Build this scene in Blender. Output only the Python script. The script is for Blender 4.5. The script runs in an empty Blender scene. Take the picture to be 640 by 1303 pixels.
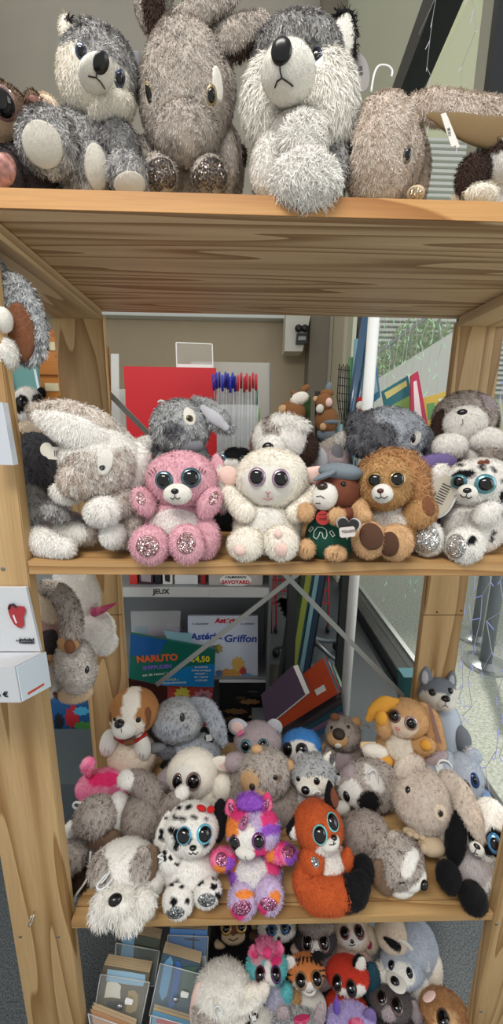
import bpy, bmesh, math, random
import numpy as np
from mathutils import Vector, Matrix
from mathutils.bvhtree import BVHTree

# ---------------------------------------------------------------- camera
SC = bpy.context.scene
COL = SC.collection
FPX, PITCH, YAW, ROLL = 479.5, .2146, .0254, .0130

def cam_basis():
    fw = np.array([math.sin(YAW)*math.cos(PITCH), math.cos(YAW)*math.cos(PITCH), -math.sin(PITCH)])
    rt = np.array([math.cos(YAW), -math.sin(YAW), 0.0])
    up = np.cross(rt, fw)
    c, s = math.cos(ROLL), math.sin(ROLL)
    return np.array([c*rt+s*up, -s*rt+c*up, fw])
CB = cam_basis()
cam_data = bpy.data.cameras.new('camera')
cam = bpy.data.objects.new('camera', cam_data)
COL.objects.link(cam)
SC.camera = cam
cam_data.sensor_fit = 'VERTICAL'
cam_data.sensor_height = 36.0
cam_data.lens = FPX/1303*36.0
cam_data.clip_start = .02
cam_data.clip_end = 200
cam.matrix_world = Matrix(((CB[0][0], CB[1][0], -CB[2][0], 0), (CB[0][1], CB[1][1], -CB[2][1], 0),
                           (CB[0][2], CB[1][2], -CB[2][2], 0), (0, 0, 0, 1)))

# ---------------------------------------------------------------- light
SC.view_settings.view_transform = 'Standard'
SC.view_settings.look = 'None'
SC.view_settings.gamma = 1.0
SC.view_settings.use_curve_mapping = False
SC.view_settings.exposure = 0.16
w = bpy.data.worlds.new('daylight')
SC.world = w
w.use_nodes = True
bg = w.node_tree.nodes['Background']
bg.inputs[0].default_value = (.97, .98, 1.0, 1)
bg.inputs[1].default_value = .56

def light(name, kind, loc, target, energy, size=1, size_y=None, color=(1, 1, 1)):
    d = bpy.data.lights.new(name, kind)
    d.energy = energy
    d.color = color
    if kind == 'AREA':
        d.shape = 'RECTANGLE'
        d.size = size
        d.size_y = size_y or size
    elif kind == 'SUN':
        d.angle = size
    o = bpy.data.objects.new(name, d)
    COL.objects.link(o)
    o.location = loc
    dv = Vector(target)-Vector(loc)
    o.rotation_euler = dv.to_track_quat('-Z', 'Y').to_euler()
    return o
light('added_front_light', 'AREA', (-.5, -.5, 1.55), (0, .7, -.35), 34, 1.2, .5, (1, .96, .90))  # unseen area lamp, added above the camera to brighten the shelves
light('window_light', 'AREA', (2.4, -.2, .6), (0, .7, -.3), 26, 1.6, 1.6, (.92, .96, 1))
light('sun', 'SUN', (4, 6, 6), (2.2, 2, -1), 3.0, .05, None, (1, .96, .88))

# ---------------------------------------------------------------- pixel to place helpers (frame 640 x 1303)
def ray(u, v):
    return CB.T @ np.array([(u-320)/FPX, (651.5-v)/FPX, 1.0])
def PY(u, v, Y):
    d = ray(u, v)
    return d*(Y/d[1])
def PZ(u, v, z):
    d = ray(u, v)
    return d*(z/d[2])
def pjs(P):
    c = np.asarray(P) @ CB.T
    return np.stack([320+FPX*c[..., 0]/c[..., 2], 651.5-FPX*c[..., 1]/c[..., 2]], -1)
def depth(P):
    return float(np.asarray(P) @ CB[2])
RNG = np.random.default_rng(7)
def hexc(h):
    h = h.lstrip('#')
    c = np.array([int(h[i:i+2], 16)/255 for i in (0, 2, 4)])
    return np.where(c <= .04045, c/12.92, ((c+.055)/1.055)**2.4)

# ---------------------------------------------------------------- materials
MATS = {}
def new_mat(name):
    m = bpy.data.materials.new(name)
    m.use_nodes = True
    return m, m.node_tree.nodes, m.node_tree.links, m.node_tree.nodes['Principled BSDF']
def plain(name, col, rough=.5, metal=0, coat=0, noise=0, nscale=40, trans=0, alpha=1, sheen=0, spec=.5, emit=0):
    if name in MATS:
        return MATS[name]
    m, n, l, b = new_mat(name)
    c = hexc(col)
    b.inputs['Base Color'].default_value = (*c, 1)
    b.inputs['Roughness'].default_value = rough
    b.inputs['Metallic'].default_value = metal
    b.inputs['Coat Weight'].default_value = coat
    b.inputs['Sheen Weight'].default_value = sheen
    b.inputs['Specular IOR Level'].default_value = spec
    b.inputs['Transmission Weight'].default_value = trans
    b.inputs['Alpha'].default_value = alpha
    if emit:
        b.inputs['Emission Color'].default_value = (*c, 1)
        b.inputs['Emission Strength'].default_value = emit
    if noise:
        tc = n.new('ShaderNodeTexCoord')
        t = n.new('ShaderNodeTexNoise')
        t.inputs['Scale'].default_value = nscale
        t.inputs['Detail'].default_value = 5
        l.new(tc.outputs['Object'], t.inputs['Vector'])
        r = n.new('ShaderNodeValToRGB')
        r.color_ramp.elements[0].position = .3
        r.color_ramp.elements[1].position = .7
        r.color_ramp.elements[0].color = (*(c*(1-noise)), 1)
        r.color_ramp.elements[1].color = (*np.minimum(c*(1+noise), 1), 1)
        l.new(t.outputs['Fac'], r.inputs['Fac'])
        l.new(r.outputs['Color'], b.inputs['Base Color'])
        bp = n.new('ShaderNodeBump')
        bp.inputs['Strength'].default_value = .15
        bp.inputs['Distance'].default_value = .002
        l.new(t.outputs['Fac'], bp.inputs['Height'])
        l.new(bp.outputs['Normal'], b.inputs['Normal'])
    MATS[name] = m
    return m

def wood(name, axis, light_c='d9b27c', dark_c='a8763f', seed=0.0, scale=1.0, rings=8, line=.75, stretch=.07):
    """pine plank: growth lines run along axis (0,1,2)"""
    if name in MATS:
        return MATS[name]
    m, n, l, b = new_mat(name)
    tc = n.new('ShaderNodeTexCoord')
    mp = n.new('ShaderNodeMapping')
    sc = [1, 1, 1]
    sc[axis] = stretch
    mp.inputs['Scale'].default_value = sc
    mp.inputs['Location'].default_value = (seed, seed*1.7, seed*.6)
    l.new(tc.outputs['Object'], mp.inputs['Vector'])
    big = n.new('ShaderNodeTexNoise')
    big.inputs['Scale'].default_value = 9*scale
    big.inputs['Detail'].default_value = 2
    big.inputs['Roughness'].default_value = .4
    l.new(mp.outputs['Vector'], big.inputs['Vector'])
    mul = n.new('ShaderNodeMath'); mul.operation = 'MULTIPLY'
    mul.inputs[1].default_value = rings
    l.new(big.outputs['Fac'], mul.inputs[0])
    fr = n.new('ShaderNodeMath'); fr.operation = 'FRACT'
    l.new(mul.outputs[0], fr.inputs[0])
    ramp = n.new('ShaderNodeValToRGB')
    e = ramp.color_ramp.elements
    L, D = hexc(light_c), hexc(dark_c)
    e[0].position = 0; e[0].color = (*L, 1)
    e[1].position = .55; e[1].color = (*(L*.75+D*.25), 1)
    x = e.new(line+.1); x.color = (*(L*.25+D*.75), 1)
    x = e.new(.97); x.color = (*D, 1)
    x = e.new(1.0); x.color = (*L, 1)
    l.new(fr.outputs[0], ramp.inputs['Fac'])
    fine = n.new('ShaderNodeTexNoise')
    mp2 = n.new('ShaderNodeMapping')
    s2 = [1, 1, 1]; s2[axis] = .03
    mp2.inputs['Scale'].default_value = s2
    l.new(tc.outputs['Object'], mp2.inputs['Vector'])
    l.new(mp2.outputs['Vector'], fine.inputs['Vector'])
    fine.inputs['Scale'].default_value = 380
    fine.inputs['Detail'].default_value = 3
    mx = n.new('ShaderNodeMixRGB'); mx.blend_type = 'MULTIPLY'
    mx.inputs[0].default_value = .35
    l.new(ramp.outputs['Color'], mx.inputs[1])
    l.new(fine.outputs['Fac'], mx.inputs[2])
    g = n.new('ShaderNodeMixRGB'); g.blend_type = 'MULTIPLY'; g.inputs[0].default_value = 1
    g.inputs[2].default_value = (1.12, 1.12, 1.12, 1)
    l.new(mx.outputs['Color'], g.inputs[1])
    # knots
    vo = n.new('ShaderNodeTexVoronoi'); vo.inputs['Scale'].default_value = 5
    mp3 = n.new('ShaderNodeMapping'); s3 = [1, 1, 1]; s3[axis] = .5
    mp3.inputs['Scale'].default_value = s3; mp3.inputs['Location'].default_value = (seed*2, seed, seed)
    l.new(tc.outputs['Object'], mp3.inputs['Vector']); l.new(mp3.outputs['Vector'], vo.inputs['Vector'])
    kr = n.new('ShaderNodeValToRGB')
    kr.color_ramp.elements[0].position = .02; kr.color_ramp.elements[0].color = (.22, .13, .07, 1)
    kr.color_ramp.elements[1].position = .05; kr.color_ramp.elements[1].color = (1, 1, 1, 1)
    l.new(vo.outputs['Distance'], kr.inputs['Fac'])
    km = n.new('ShaderNodeMixRGB'); km.blend_type = 'MULTIPLY'; km.inputs[0].default_value = 1
    l.new(g.outputs['Color'], km.inputs[1]); l.new(kr.outputs['Color'], km.inputs[2])
    l.new(km.outputs['Color'], b.inputs['Base Color'])
    b.inputs['Roughness'].default_value = .55
    bp = n.new('ShaderNodeBump'); bp.inputs['Strength'].default_value = .12; bp.inputs['Distance'].default_value = .001
    l.new(fine.outputs['Fac'], bp.inputs['Height']); l.new(bp.outputs['Normal'], b.inputs['Normal'])
    MATS[name] = m
    return m

def fur_material():
    m, n, l, b = new_mat('plush_fur')
    a = n.new('ShaderNodeAttribute'); a.attribute_name = 'Col'
    l.new(a.outputs['Color'], b.inputs['Base Color'])
    t = n.new('ShaderNodeTexNoise'); t.inputs['Scale'].default_value = 900; t.inputs['Detail'].default_value = 3
    tc = n.new('ShaderNodeTexCoord'); l.new(tc.outputs['Object'], t.inputs['Vector'])
    bp = n.new('ShaderNodeBump'); bp.inputs['Strength'].default_value = .5; bp.inputs['Distance'].default_value = .0012
    l.new(t.outputs['Fac'], bp.inputs['Height']); l.new(bp.outputs['Normal'], b.inputs['Normal'])
    b.inputs['Roughness'].default_value = .85
    b.inputs['Specular IOR Level'].default_value = .15
    b.inputs['Sheen Weight'].default_value = .05
    b.inputs['Sheen Roughness'].default_value = .5
    return m
FUR = fur_material()
def glitter(name, c1, c2, scale=900):
    if name in MATS:
        return MATS[name]
    m, n, l, b = new_mat(name)
    tc = n.new('ShaderNodeTexCoord')
    v = n.new('ShaderNodeTexVoronoi'); v.inputs['Scale'].default_value = scale
    l.new(tc.outputs['Object'], v.inputs['Vector'])
    r = n.new('ShaderNodeValToRGB')
    r.color_ramp.elements[0].color = (*hexc(c1), 1); r.color_ramp.elements[1].color = (*hexc(c2), 1)
    r.color_ramp.elements[0].position = .25; r.color_ramp.elements[1].position = .8
    l.new(v.outputs['Color'], r.inputs['Fac'])
    l.new(r.outputs['Color'], b.inputs['Base Color'])
    b.inputs['Metallic'].default_value = .85
    b.inputs['Roughness'].default_value = .28
    geo = n.new('ShaderNodeNewGeometry')
    sub = n.new('ShaderNodeVectorMath'); sub.operation = 'SUBTRACT'; sub.inputs[1].default_value = (.5, .5, .5)
    l.new(v.outputs['Color'], sub.inputs[0])
    sc = n.new('ShaderNodeVectorMath'); sc.operation = 'SCALE'; sc.inputs['Scale'].default_value = 1.3
    l.new(sub.outputs[0], sc.inputs[0])
    ad = n.new('ShaderNodeVectorMath'); ad.operation = 'ADD'
    l.new(geo.outputs['Normal'], ad.inputs[0]); l.new(sc.outputs[0], ad.inputs[1])
    nn = n.new('ShaderNodeVectorMath'); nn.operation = 'NORMALIZE'
    l.new(ad.outputs[0], nn.inputs[0])
    l.new(nn.outputs[0], b.inputs['Normal'])
    MATS[name] = m
    return m
BLACKG = plain('black_gloss', '060505', .04, spec=.6)
def clear(name='clear_acrylic', col='eef4f4', alpha=.22):
    return plain(name, col, .08, alpha=alpha, coat=.6)

# ---------------------------------------------------------------- mesh helpers
def link(name, me, mat, parent=None, loc=None):
    o = bpy.data.objects.new(name, me)
    COL.objects.link(o)
    if mat is not None:
        me.materials.append(mat)
    if parent is not None:
        o.parent = parent
    if loc is not None:
        o.location = loc
    return o
def raw_mesh(name, V, F, smooth=True, cols=None):
    """F: list of face arrays (n,3) / (n,4)"""
    me = bpy.data.meshes.new(name)
    V = np.asarray(V, dtype=np.float32)
    Fs = [np.asarray(f, dtype=np.int32) for f in (F if isinstance(F, list) and len(F) and isinstance(F[0], np.ndarray) and F[0].ndim == 2 else [])]
    if not Fs:
        me.from_pydata([tuple(map(float, p)) for p in V], [], [tuple(int(i) for i in f) for f in F])
    else:
        me.vertices.add(len(V))
        me.vertices.foreach_set('co', V.ravel())
        li = np.concatenate([f.ravel() for f in Fs])
        lt = np.concatenate([np.full(len(f), f.shape[1], dtype=np.int32) for f in Fs])
        ls = np.concatenate([[0], np.cumsum(lt)[:-1]]).astype(np.int32)
        me.loops.add(len(li))
        me.loops.foreach_set('vertex_index', li)
        me.polygons.add(len(lt))
        me.polygons.foreach_set('loop_start', ls)
        me.polygons.foreach_set('loop_total', lt)
        me.update(calc_edges=True)
    if smooth:
        me.polygons.foreach_set('use_smooth', np.ones(len(me.polygons), dtype=bool))
    if cols is not None:
        at = me.attributes.new('Col', 'FLOAT_COLOR', 'POINT')
        c4 = np.ones((len(V), 4), dtype=np.float32)
        c4[:, :3] = cols
        at.data.foreach_set('color', c4.ravel())
    me.validate()
    return me
def empty(name, loc, label=None, cat=None, group=None, kind=None):
    o = bpy.data.objects.new(name, None)
    o.empty_display_size = .02
    COL.objects.link(o)
    o.location = loc
    tag(o, label, cat, group, kind)
    return o
def tag(o, label=None, cat=None, group=None, kind=None):
    if label: o['label'] = label
    if cat: o['category'] = cat
    if group: o['group'] = group
    if kind: o['kind'] = kind
    return o
class MB:
    """collects simple solids (world coordinates) into ONE mesh object"""
    def __init__(s):
        s.bm = bmesh.new()
    def box(s, x0, x1, y0, y1, z0, z1, bevel=0, mat3=None):
        g = bmesh.ops.create_cube(s.bm, size=1)['verts']
        for v in g:
            v.co = Vector(((x0+x1)/2+v.co.x*(x1-x0), (y0+y1)/2+v.co.y*(y1-y0), (z0+z1)/2+v.co.z*(z1-z0)))
            if mat3 is not None:
                v.co = mat3 @ v.co
        if bevel:
            es = list({e for v in g for e in v.link_edges})
            bmesh.ops.bevel(s.bm, geom=es, offset=bevel, segments=2, affect='EDGES')
        return s
    def slab(s, quad, th):
        """quad: 4 world points, extruded by vector th"""
        th = Vector(th)
        a = [s.bm.verts.new(Vector(p)) for p in quad]
        b = [s.bm.verts.new(Vector(p)+th) for p in quad]
        n = len(a)
        s.bm.faces.new(a); s.bm.faces.new(b[::-1])
        for i in range(n):
            s.bm.faces.new((a[i], b[i], b[(i+1) % n], a[(i+1) % n]))
        return s
    def tube(s, pts, r, n=10, cap=True):
        pts = [Vector(p) for p in pts]
        rs = r if isinstance(r, (list, tuple)) else [r]*len(pts)
        rings = []
        prev = None
        for i, p in enumerate(pts):
            t = (pts[min(i+1, len(pts)-1)]-pts[max(i-1, 0)]).normalized()
            a = prev if prev is not None else (Vector((0, 0, 1)) if abs(t.z) < .9 else Vector((1, 0, 0)))
            x = (a-t*a.dot(t)).normalized()
            prev = x
            y = t.cross(x)
            rings.append([s.bm.verts.new(p+(x*math.cos(k*2*math.pi/n)+y*math.sin(k*2*math.pi/n))*rs[i]) for k in range(n)])
        for A, B in zip(rings, rings[1:]):
            for k in range(n):
                s.bm.faces.new((A[k], A[(k+1) % n], B[(k+1) % n], B[k]))
        if cap:
            s.bm.faces.new(rings[0][::-1]); s.bm.faces.new(rings[-1])
        return s
    def ball(s, c, r, sub=2, scale=(1, 1, 1)):
        g = bmesh.ops.create_icosphere(s.bm, subdivisions=sub, radius=1)['verts']
        for v in g:
            v.co = Vector((c[0]+v.co.x*r*scale[0], c[1]+v.co.y*r*scale[1], c[2]+v.co.z*r*scale[2]))
        return s
    def build(s, name, mat, parent=None, smooth=False):
        bmesh.ops.recalc_face_normals(s.bm, faces=s.bm.faces[:])
        me = bpy.data.meshes.new(name)
        s.bm.to_mesh(me); s.bm.free()
        o = link(name, me, mat)
        # origin at the base of the mesh
        co = np.empty(len(me.vertices)*3); me.vertices.foreach_get('co', co); co = co.reshape(-1, 3)
        b = np.array([(co[:, 0].min()+co[:, 0].max())/2, (co[:, 1].min()+co[:, 1].max())/2, co[:, 2].min()])
        base = b
        me.vertices.foreach_set('co', (co-base).ravel())
        if parent is not None:
            o.parent = parent
            o.location = Vector(base)-world_loc(parent)
        else:
            o.location = base
        me.update()
        if smooth:
            for p in me.polygons: p.use_smooth = True
        return o
def world_loc(o):
    v = Vector((0, 0, 0))
    while o is not None:
        v = v+o.location
        o = o.parent
    return v
def text(body, name, O, ex, ez, size, mat, parent, align='CENTER', bold=0, ext=.0003, font_shear=0):
    """text lying in the plane (ex, ez) at world point O"""
    cu = bpy.data.curves.new(name, 'FONT')
    cu.body = body; cu.size = size; cu.align_x = align; cu.align_y = 'CENTER'; cu.extrude = ext; cu.offset = bold
    cu.shear = font_shear
    cu.resolution_u = 3
    to = bpy.data.objects.new('tmp', cu)
    me = bpy.data.meshes.new_from_object(to)
    bpy.data.objects.remove(to)
    ex = Vector(ex).normalized(); ez = Vector(ez).normalized(); ny = ex.cross(ez)
    M = Matrix(((ex.x, ez.x, ny.x), (ex.y, ez.y, ny.y), (ex.z, ez.z, ny.z)))
    for v in me.vertices:
        v.co = M @ v.co
    o = link(name, me, mat, parent)
    o.location = Vector(O)-(world_loc(parent) if parent else Vector((0, 0, 0)))
    return o
# ---------------------------------------------------------------- plush toys
def ico(sub):
    bm = bmesh.new()
    bmesh.ops.create_icosphere(bm, subdivisions=sub, radius=1)
    V = np.array([v.co[:] for v in bm.verts]); F = np.array([[v.index for v in f.verts] for f in bm.faces], dtype=np.int32)
    bm.free()
    return V, F
ICO = {k: ico(k) for k in (2, 3, 4, 5)}
PROBE = ICO[3][0]
def noise3(P, scale, seed=0):
    """cheap smooth value noise, -1..1"""
    r = np.random.default_rng(1000+seed)
    out = np.zeros(len(P)); amp = 1; tot = 0
    for o in range(3):
        K = r.normal(size=(6, 3))*scale*(1.9**o); ph = r.uniform(0, 6.28, 6)
        out += amp*np.sin(P @ K.T+ph).mean(1)*1.8
        tot += amp; amp *= .6
    return out/tot
# fur styles: root colour, tip colour, length (m), how much the two mix at random, random tufting
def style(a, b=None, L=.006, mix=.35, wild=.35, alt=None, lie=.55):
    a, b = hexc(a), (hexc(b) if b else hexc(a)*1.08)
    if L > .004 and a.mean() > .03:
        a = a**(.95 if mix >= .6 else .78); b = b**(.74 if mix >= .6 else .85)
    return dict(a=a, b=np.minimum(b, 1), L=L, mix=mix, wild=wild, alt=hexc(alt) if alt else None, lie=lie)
ST = {
 'cream': style('e6ddcb', 'f6f0e2'), 'white': style('dcd8d0', 'f8f5ee'), 'whitelong': style('dcd8ce', 'faf6ec', .015, .3, .45, lie=.75),
 'whitefluff': style('dfdcd4', 'fcf9f2', .012, .3, .8), 'velvetwhite': style('d9d6cd', 'e9e6dd', .0022),
 'huskygrey': style('4c4b4d', 'c2bfbc', .008, .9, .45, alt='777577'), 'greyrab': style('64574d', 'c9bdb1', .006, .8, .35, alt='9c8e82'),
 'beigerab': style('957d67', 'e4d5c5', .007, .7, .35, alt='ab937c'), 'whitebrown': style('8c6f5a', 'ece5db', .007, .9, .4, alt='b59c86'),
 'brownwhite': style('4f3c31', 'cfc4b9', .008, .95, .45, alt='7c685b'), 'browngrey': style('473a33', 'a5978c', .007, .85, .4, alt='6f6157'),
 'darkbrown': style('2e201b', '4d3a30', .008, .4, .5), 'midbrown': style('5a4434', '7d624c', .006, .5, .4), 'pink': style('cf8a9a', 'ecb8c2', .006, .4, .5),
 'furgreyblue': style('474e5a', 'bfc6cf', .008, .9, .5, alt='737b87'), 'silvergrey': style('3a3c40', 'cdd0d1', .008, .95, .45, alt='6d7074'),
 'lion': style('9a6a3a', 'cf9f66', .007, .5, .45), 'mane': style('8a5428', 'c08450', .019, .6, .7, lie=.85), 'tan': style('b98a5a', 'd7ac7c', .005, .4, .4),
 'orange': style('9a3010', 'd05a28', .006, .4, .5), 'black': style('08080a', '1c1b1e', .005, .3, .5), 'blackfluff': style('0d0c0d', '262325', .009, .3, .6),
 'tanrab': style('b07a44', 'dcae7a', .007, .5, .5), 'gold': style('d3932c', 'e8b052', .003), 'magenta': style('e0417f', 'f587ac', .006, .5, .5, alt='f0a0b4'),
 'bluefur': style('1f5fae', '4a93dd', .008, .4, .5), 'lavender': style('9b86cc', 'c9bcea', .008, .5, .5), 'peach': style('dfc7aa', 'f3e3cd', .006, .3, .4),
 'beige': style('c9ad8d', 'dfc8ab', .004, .3, .3), 'velvetgrey': style('6e6f74', '8b8c90', .0012), 'greyblue': style('8b97a8', 'c8d1de', .006, .5, .4),
 'velvetbrown': style('6e4630', '8a5a3f', .003), 'capgrey': style('6e7880', '7f8a92', .0008), 'purple': style('6d5d92', '8a7aae', .004),
 'blush': style('e6c3b8', 'f2d6cc', .002), 'tancheek': style('b0855a', 'cda679', .003), 'mauve': style('8d7a80', 'b3a2a5', .006, .6, .4),
 'deepgrey': style('222226', '85868c', .008, .9, .5, alt='3f4046'), 'velvetred': style('6b3a2a', '84503c', .002),
 'silvershine': style('a9aab0', 'd6d7dc', .001), 'tigero': style('c2622a', 'e58c4c', .005, .4, .4), 'darkgrey': style('2f2b2d', '5b5457', .006, .5, .4),
 'goldtoe': style('b9a283', 'dcc9ac', .0015), 'pinkvelvet': style('d5a3a3', 'e7bdb8', .001), 'brownvelvet': style('4a3226', '5d4132', .0015),
 'mauvevelvet': style('a2837a', 'b79a90', .001), 'tanvelvet': style('6f5a3e', '857050', .001), 'pawpad': style('bdb8ad', 'd0cbc0', .0022), 'greenfelt': style('163f33', '1d5142', .0006),
}
def S(x):
    return ST[x] if isinstance(x, str) else x

CL = []
class Toy:
    def __init__(s, name, label, cat='plush toy', u=0, v=0, Y=.6, lean=0, floor=None, rest=False, group=None, edge=None, sag=None, fur=1.0, free=False):
        s.name, s.label, s.cat, s.group = name, label, cat, group
        s.u, s.v, s.Y, s.lean, s.floor, s.rest, s.edge, s.sag = u, v, Y, math.radians(lean), floor, rest, edge, sag
        s.furscale = fur
        s.parts = []; s.extra = []; s.cuts = []; s.n = len(bpy.data.objects)
        s.seed = abs(hash_(name+label)) % 9999
    # ---- frame
    def setup(s):
        s.base = PY(s.u, s.v, s.Y)
        s.e1 = np.array([1.0, 0, 0]); s.e2 = np.array([0, math.sin(s.lean), math.cos(s.lean)]); s.nn = np.array([0, math.cos(s.lean), -math.sin(s.lean)])
    def pt(s, u, v, dy=0):
        d = ray(u, v)
        k = ((s.base+s.nn*dy) @ s.nn)/(d @ s.nn)
        return d*k
    # ---- declaring parts: E = rounded body, T = tube
    def E(s, name, u, v, ru, rv, fur='white', rot=0, dy=0, dep=.85, taper=0, flat=0, sub=4, patch=(), parent=None, label=None, cut=True, comb=None, sq=0, body=False):
        s.parts.append(dict(k='E', name=name, u=u, v=v, ru=ru, rv=rv, fur=fur, rot=math.radians(rot), dy=dy, dep=dep, taper=taper, sub=sub, patch=list(patch), parent=parent, label=label, cut=cut, comb=comb, sq=sq, body=body or name == 'body'))
        return len(s.parts)-1
    def T(s, name, pts, fur='white', flat=1.0, patch=(), parent=None, label=None, cut=True, comb=None):
        s.parts.append(dict(k='T', name=name, pts=pts, fur=fur, flat=flat, patch=list(patch), parent=parent, label=label, cut=cut, comb=comb, body=False))
        return len(s.parts)-1
    # ---- geometry
    def solve(s, p):
        if p['k'] == 'E':
            V0, F = ICO[p['sub']]
            c, sn = math.cos(p['rot']), math.sin(p['rot'])
            a1 = s.e1*c+s.e2*sn; a2 = -s.e1*sn+s.e2*c
            ctr = s.pt(p['u'], p['v'], p['dy'])
            k = depth(ctr)/FPX
            rx, rz = p['ru']*k, p['rv']*k
            ry = p['dep']*min(rx, rz)
            def place(Q, ctr, rx, rz):
                x, y, z = Q[:, 0], Q[:, 1], Q[:, 2]
                if p['sq']:
                    q = 1-p['sq']
                    x, y, z = [np.sign(t)*np.abs(t)**q for t in (x, y, z)]
                    nr = (np.abs(x)**2.6+np.abs(y)**2.6+np.abs(z)**2.6)**(1/2.6)
                    x, y, z = x/nr, y/nr, z/nr
                tx = 1-p['taper']*z
                return ctr+np.outer(x*tx*rx, a1)+np.outer(y*(1-.5*abs(p['taper'])*z)*ry, s.nn)+np.outer(z*rz, a2)
            for it in range(7):
                W = place(PROBE, ctr, rx, rz)
                q = pjs(W); du = q[:, 0]-p['u']; dw = p['v']-q[:, 1]
                X = du*c+dw*sn; Z = -du*sn+dw*c
                ex, ez = (X.max()+X.min())/2, (Z.max()+Z.min())/2
                hx, hz = (X.max()-X.min())/2, (Z.max()-Z.min())/2
                ctr = ctr-(a1*ex+a2*ez)*k
                rx *= p['ru']/hx; rz *= p['rv']/hz
            W = place(V0, ctr, rx, rz)
            p.update(c=ctr, a1=a1, a2=a2, r=(rx, ry, rz), V=W, F=[F], kk=k)
        else:
            P = np.array([s.pt(q[0], q[1], q[2]) for q in p['pts']])
            R = np.array([q[3]*depth(w_)/FPX for q, w_ in zip(p['pts'], P)])
            # catmull-rom
            n = len(P); ext = np.vstack([2*P[0]-P[1], P, 2*P[-1]-P[-2]]); re = np.concatenate([[R[0]], R, [R[-1]]])
            C, RR = [], []
            for i in range(n-1):
                for t in np.linspace(0, 1, 8, endpoint=False):
                    def cr(a, b, c_, d):
                        return .5*((2*b)+(-a+c_)*t+(2*a-5*b+4*c_-d)*t*t+(-a+3*b-3*c_+d)*t**3)
                    C.append(cr(*ext[i:i+4])); RR.append(max(cr(*re[i:i+4]), .0004))
            C.append(P[-1]); RR.append(R[-1])
            C = np.array(C); RR = np.array(RR)
            # rounded ends
            t0 = (C[0]-C[1]); t0 /= np.linalg.norm(t0); t1 = (C[-1]-C[-2]); t1 /= np.linalg.norm(t1)
            ang = np.linspace(0, math.pi/2, 6)[1:]
            pre = [(C[0]+t0*RR[0]*math.sin(a), RR[0]*math.cos(a)) for a in ang][::-1]
            post = [(C[-1]+t1*RR[-1]*math.sin(a), RR[-1]*math.cos(a)) for a in ang]
            C = np.vstack([[q[0] for q in pre], C, [q[0] for q in post]]); RR = np.concatenate([[q[1] for q in pre], RR, [q[1] for q in post]])
            T_ = np.gradient(C, axis=0); T_ /= np.linalg.norm(T_, axis=1)[:, None]+1e-12
            N = 20
            S1 = np.cross(T_, s.nn); S1 /= np.linalg.norm(S1, axis=1)[:, None]+1e-9
            S2 = np.cross(S1, T_)
            A = np.arange(N)*2*math.pi/N
            V = (C[:, None]+(S1[:, None]*np.cos(A)[None, :, None]+S2[:, None]*np.sin(A)[None, :, None]*p['flat'])*np.maximum(RR, 1e-4)[:, None, None]).reshape(-1, 3)
            m = len(C); i = np.arange(m-1)[:, None]*N; j = np.arange(N)[None]
            F = np.stack([i+j, i+(j+1) % N, i+N+(j+1) % N, i+N+j], -1).reshape(-1, 4)
            # outward winding
            f0 = V[F]; ce = f0.mean(1); no = np.cross(f0[:, 1]-f0[:, 0], f0[:, 2]-f0[:, 0])
            cc = np.repeat((C[:-1]+C[1:])/2, N, axis=0)
            if ((ce-cc)*no).sum() < 0: F = F[:, ::-1].copy()
            p.update(V=V, F=[F], c=C[len(C)//2], kk=depth(C[len(C)//2])/FPX, C=C, RR=RR)
    def layout(s):
        s.setup()
        for p in s.parts: s.solve(p)
        if s.rest:
            for _ in range(4):
                zm = min(p['V'][:, 2].min() for p in s.parts)
                s.Y = s.Y*(s.floor-.003)/zm
                s.setup()
                for p in s.parts: s.solve(p)
        for i, p in enumerate(s.parts):
            V = p['V']
            V += (V-p['c'])/(np.linalg.norm(V-p['c'], axis=1)[:, None]+1e-9)*(noise3(V, 60, s.seed+i)*.0012)[:, None]
            if s.floor is not None:
                if p['body'] and not s.rest and V[:, 2].min() > s.floor:
                    zc = p['c'][2]; lo = V[:, 2] < zc
                    V[lo, 2] = zc+(V[lo, 2]-zc)*(zc-s.floor)/(zc-V[:, 2].min())
                on = V[:, 2] < s.floor
                if s.edge is not None: on &= V[:, 1] > s.edge
                CL.append((on.mean(), p['name'], p['u'] if 'u' in p else p['pts'][0][:2], s.label, round(float(V[:, 2].min()-s.floor), 3)))
                V[on, 2] = s.floor+.0004+.0016*np.exp((V[on, 2]-s.floor)/.012)
            f = p['F'][0]
            tri = f if f.shape[1] == 3 else np.vstack([f[:, :3], f[:, [0, 2, 3]]])
            p['tri'] = tri
            p['bvh'] = BVHTree.FromPolygons([tuple(x) for x in V], [tuple(int(a) for a in t) for t in tri])
    def hit(s, u, v, on=None):
        d = Vector(ray(u, v)).normalized(); best = None
        for i, p in enumerate(s.parts):
            if on is not None and i != on: continue
            h = p['bvh'].ray_cast(Vector((0, 0, 0)), d)
            if h[0] is not None and (best is None or h[3] < best[2]):
                n = h[1] if h[1].dot(d) < 0 else -h[1]
                best = (np.array(h[0]), np.array(n), h[3], i)
        if best is None:
            # nearest surface point to the sight line
            q = s.pt(u, v, 0)
            for i, p in enumerate(s.parts):
                if on is not None and i != on: continue
                h = p['bvh'].find_nearest(Vector(q))
                if best is None or h[3] < best[2]: best = (np.array(h[0]), np.array(h[1]), h[3], i)
        return best
    # ---- face details (recorded, done after layout)
    def eye(s, u, v, r, iris='3a2a1c', pupil=.68, rv=None, on=None, rim=None):
        s.extra.append(('eye', u, v, r, rv or r, iris, pupil, on, rim))
        s.cuts.append((u, v, r*1.12, (rv or r)*1.12, 0, None))
    def nose(s, u, v, ru, rv, col='0c0a0a', rot=0, on=None, rough=.25, name='nose', th=.7):
        s.extra.append(('nose', u, v, ru, rv, col, rot, on, rough, name, th))
        s.cuts.append((u, v, ru, rv, 0, None))
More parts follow.
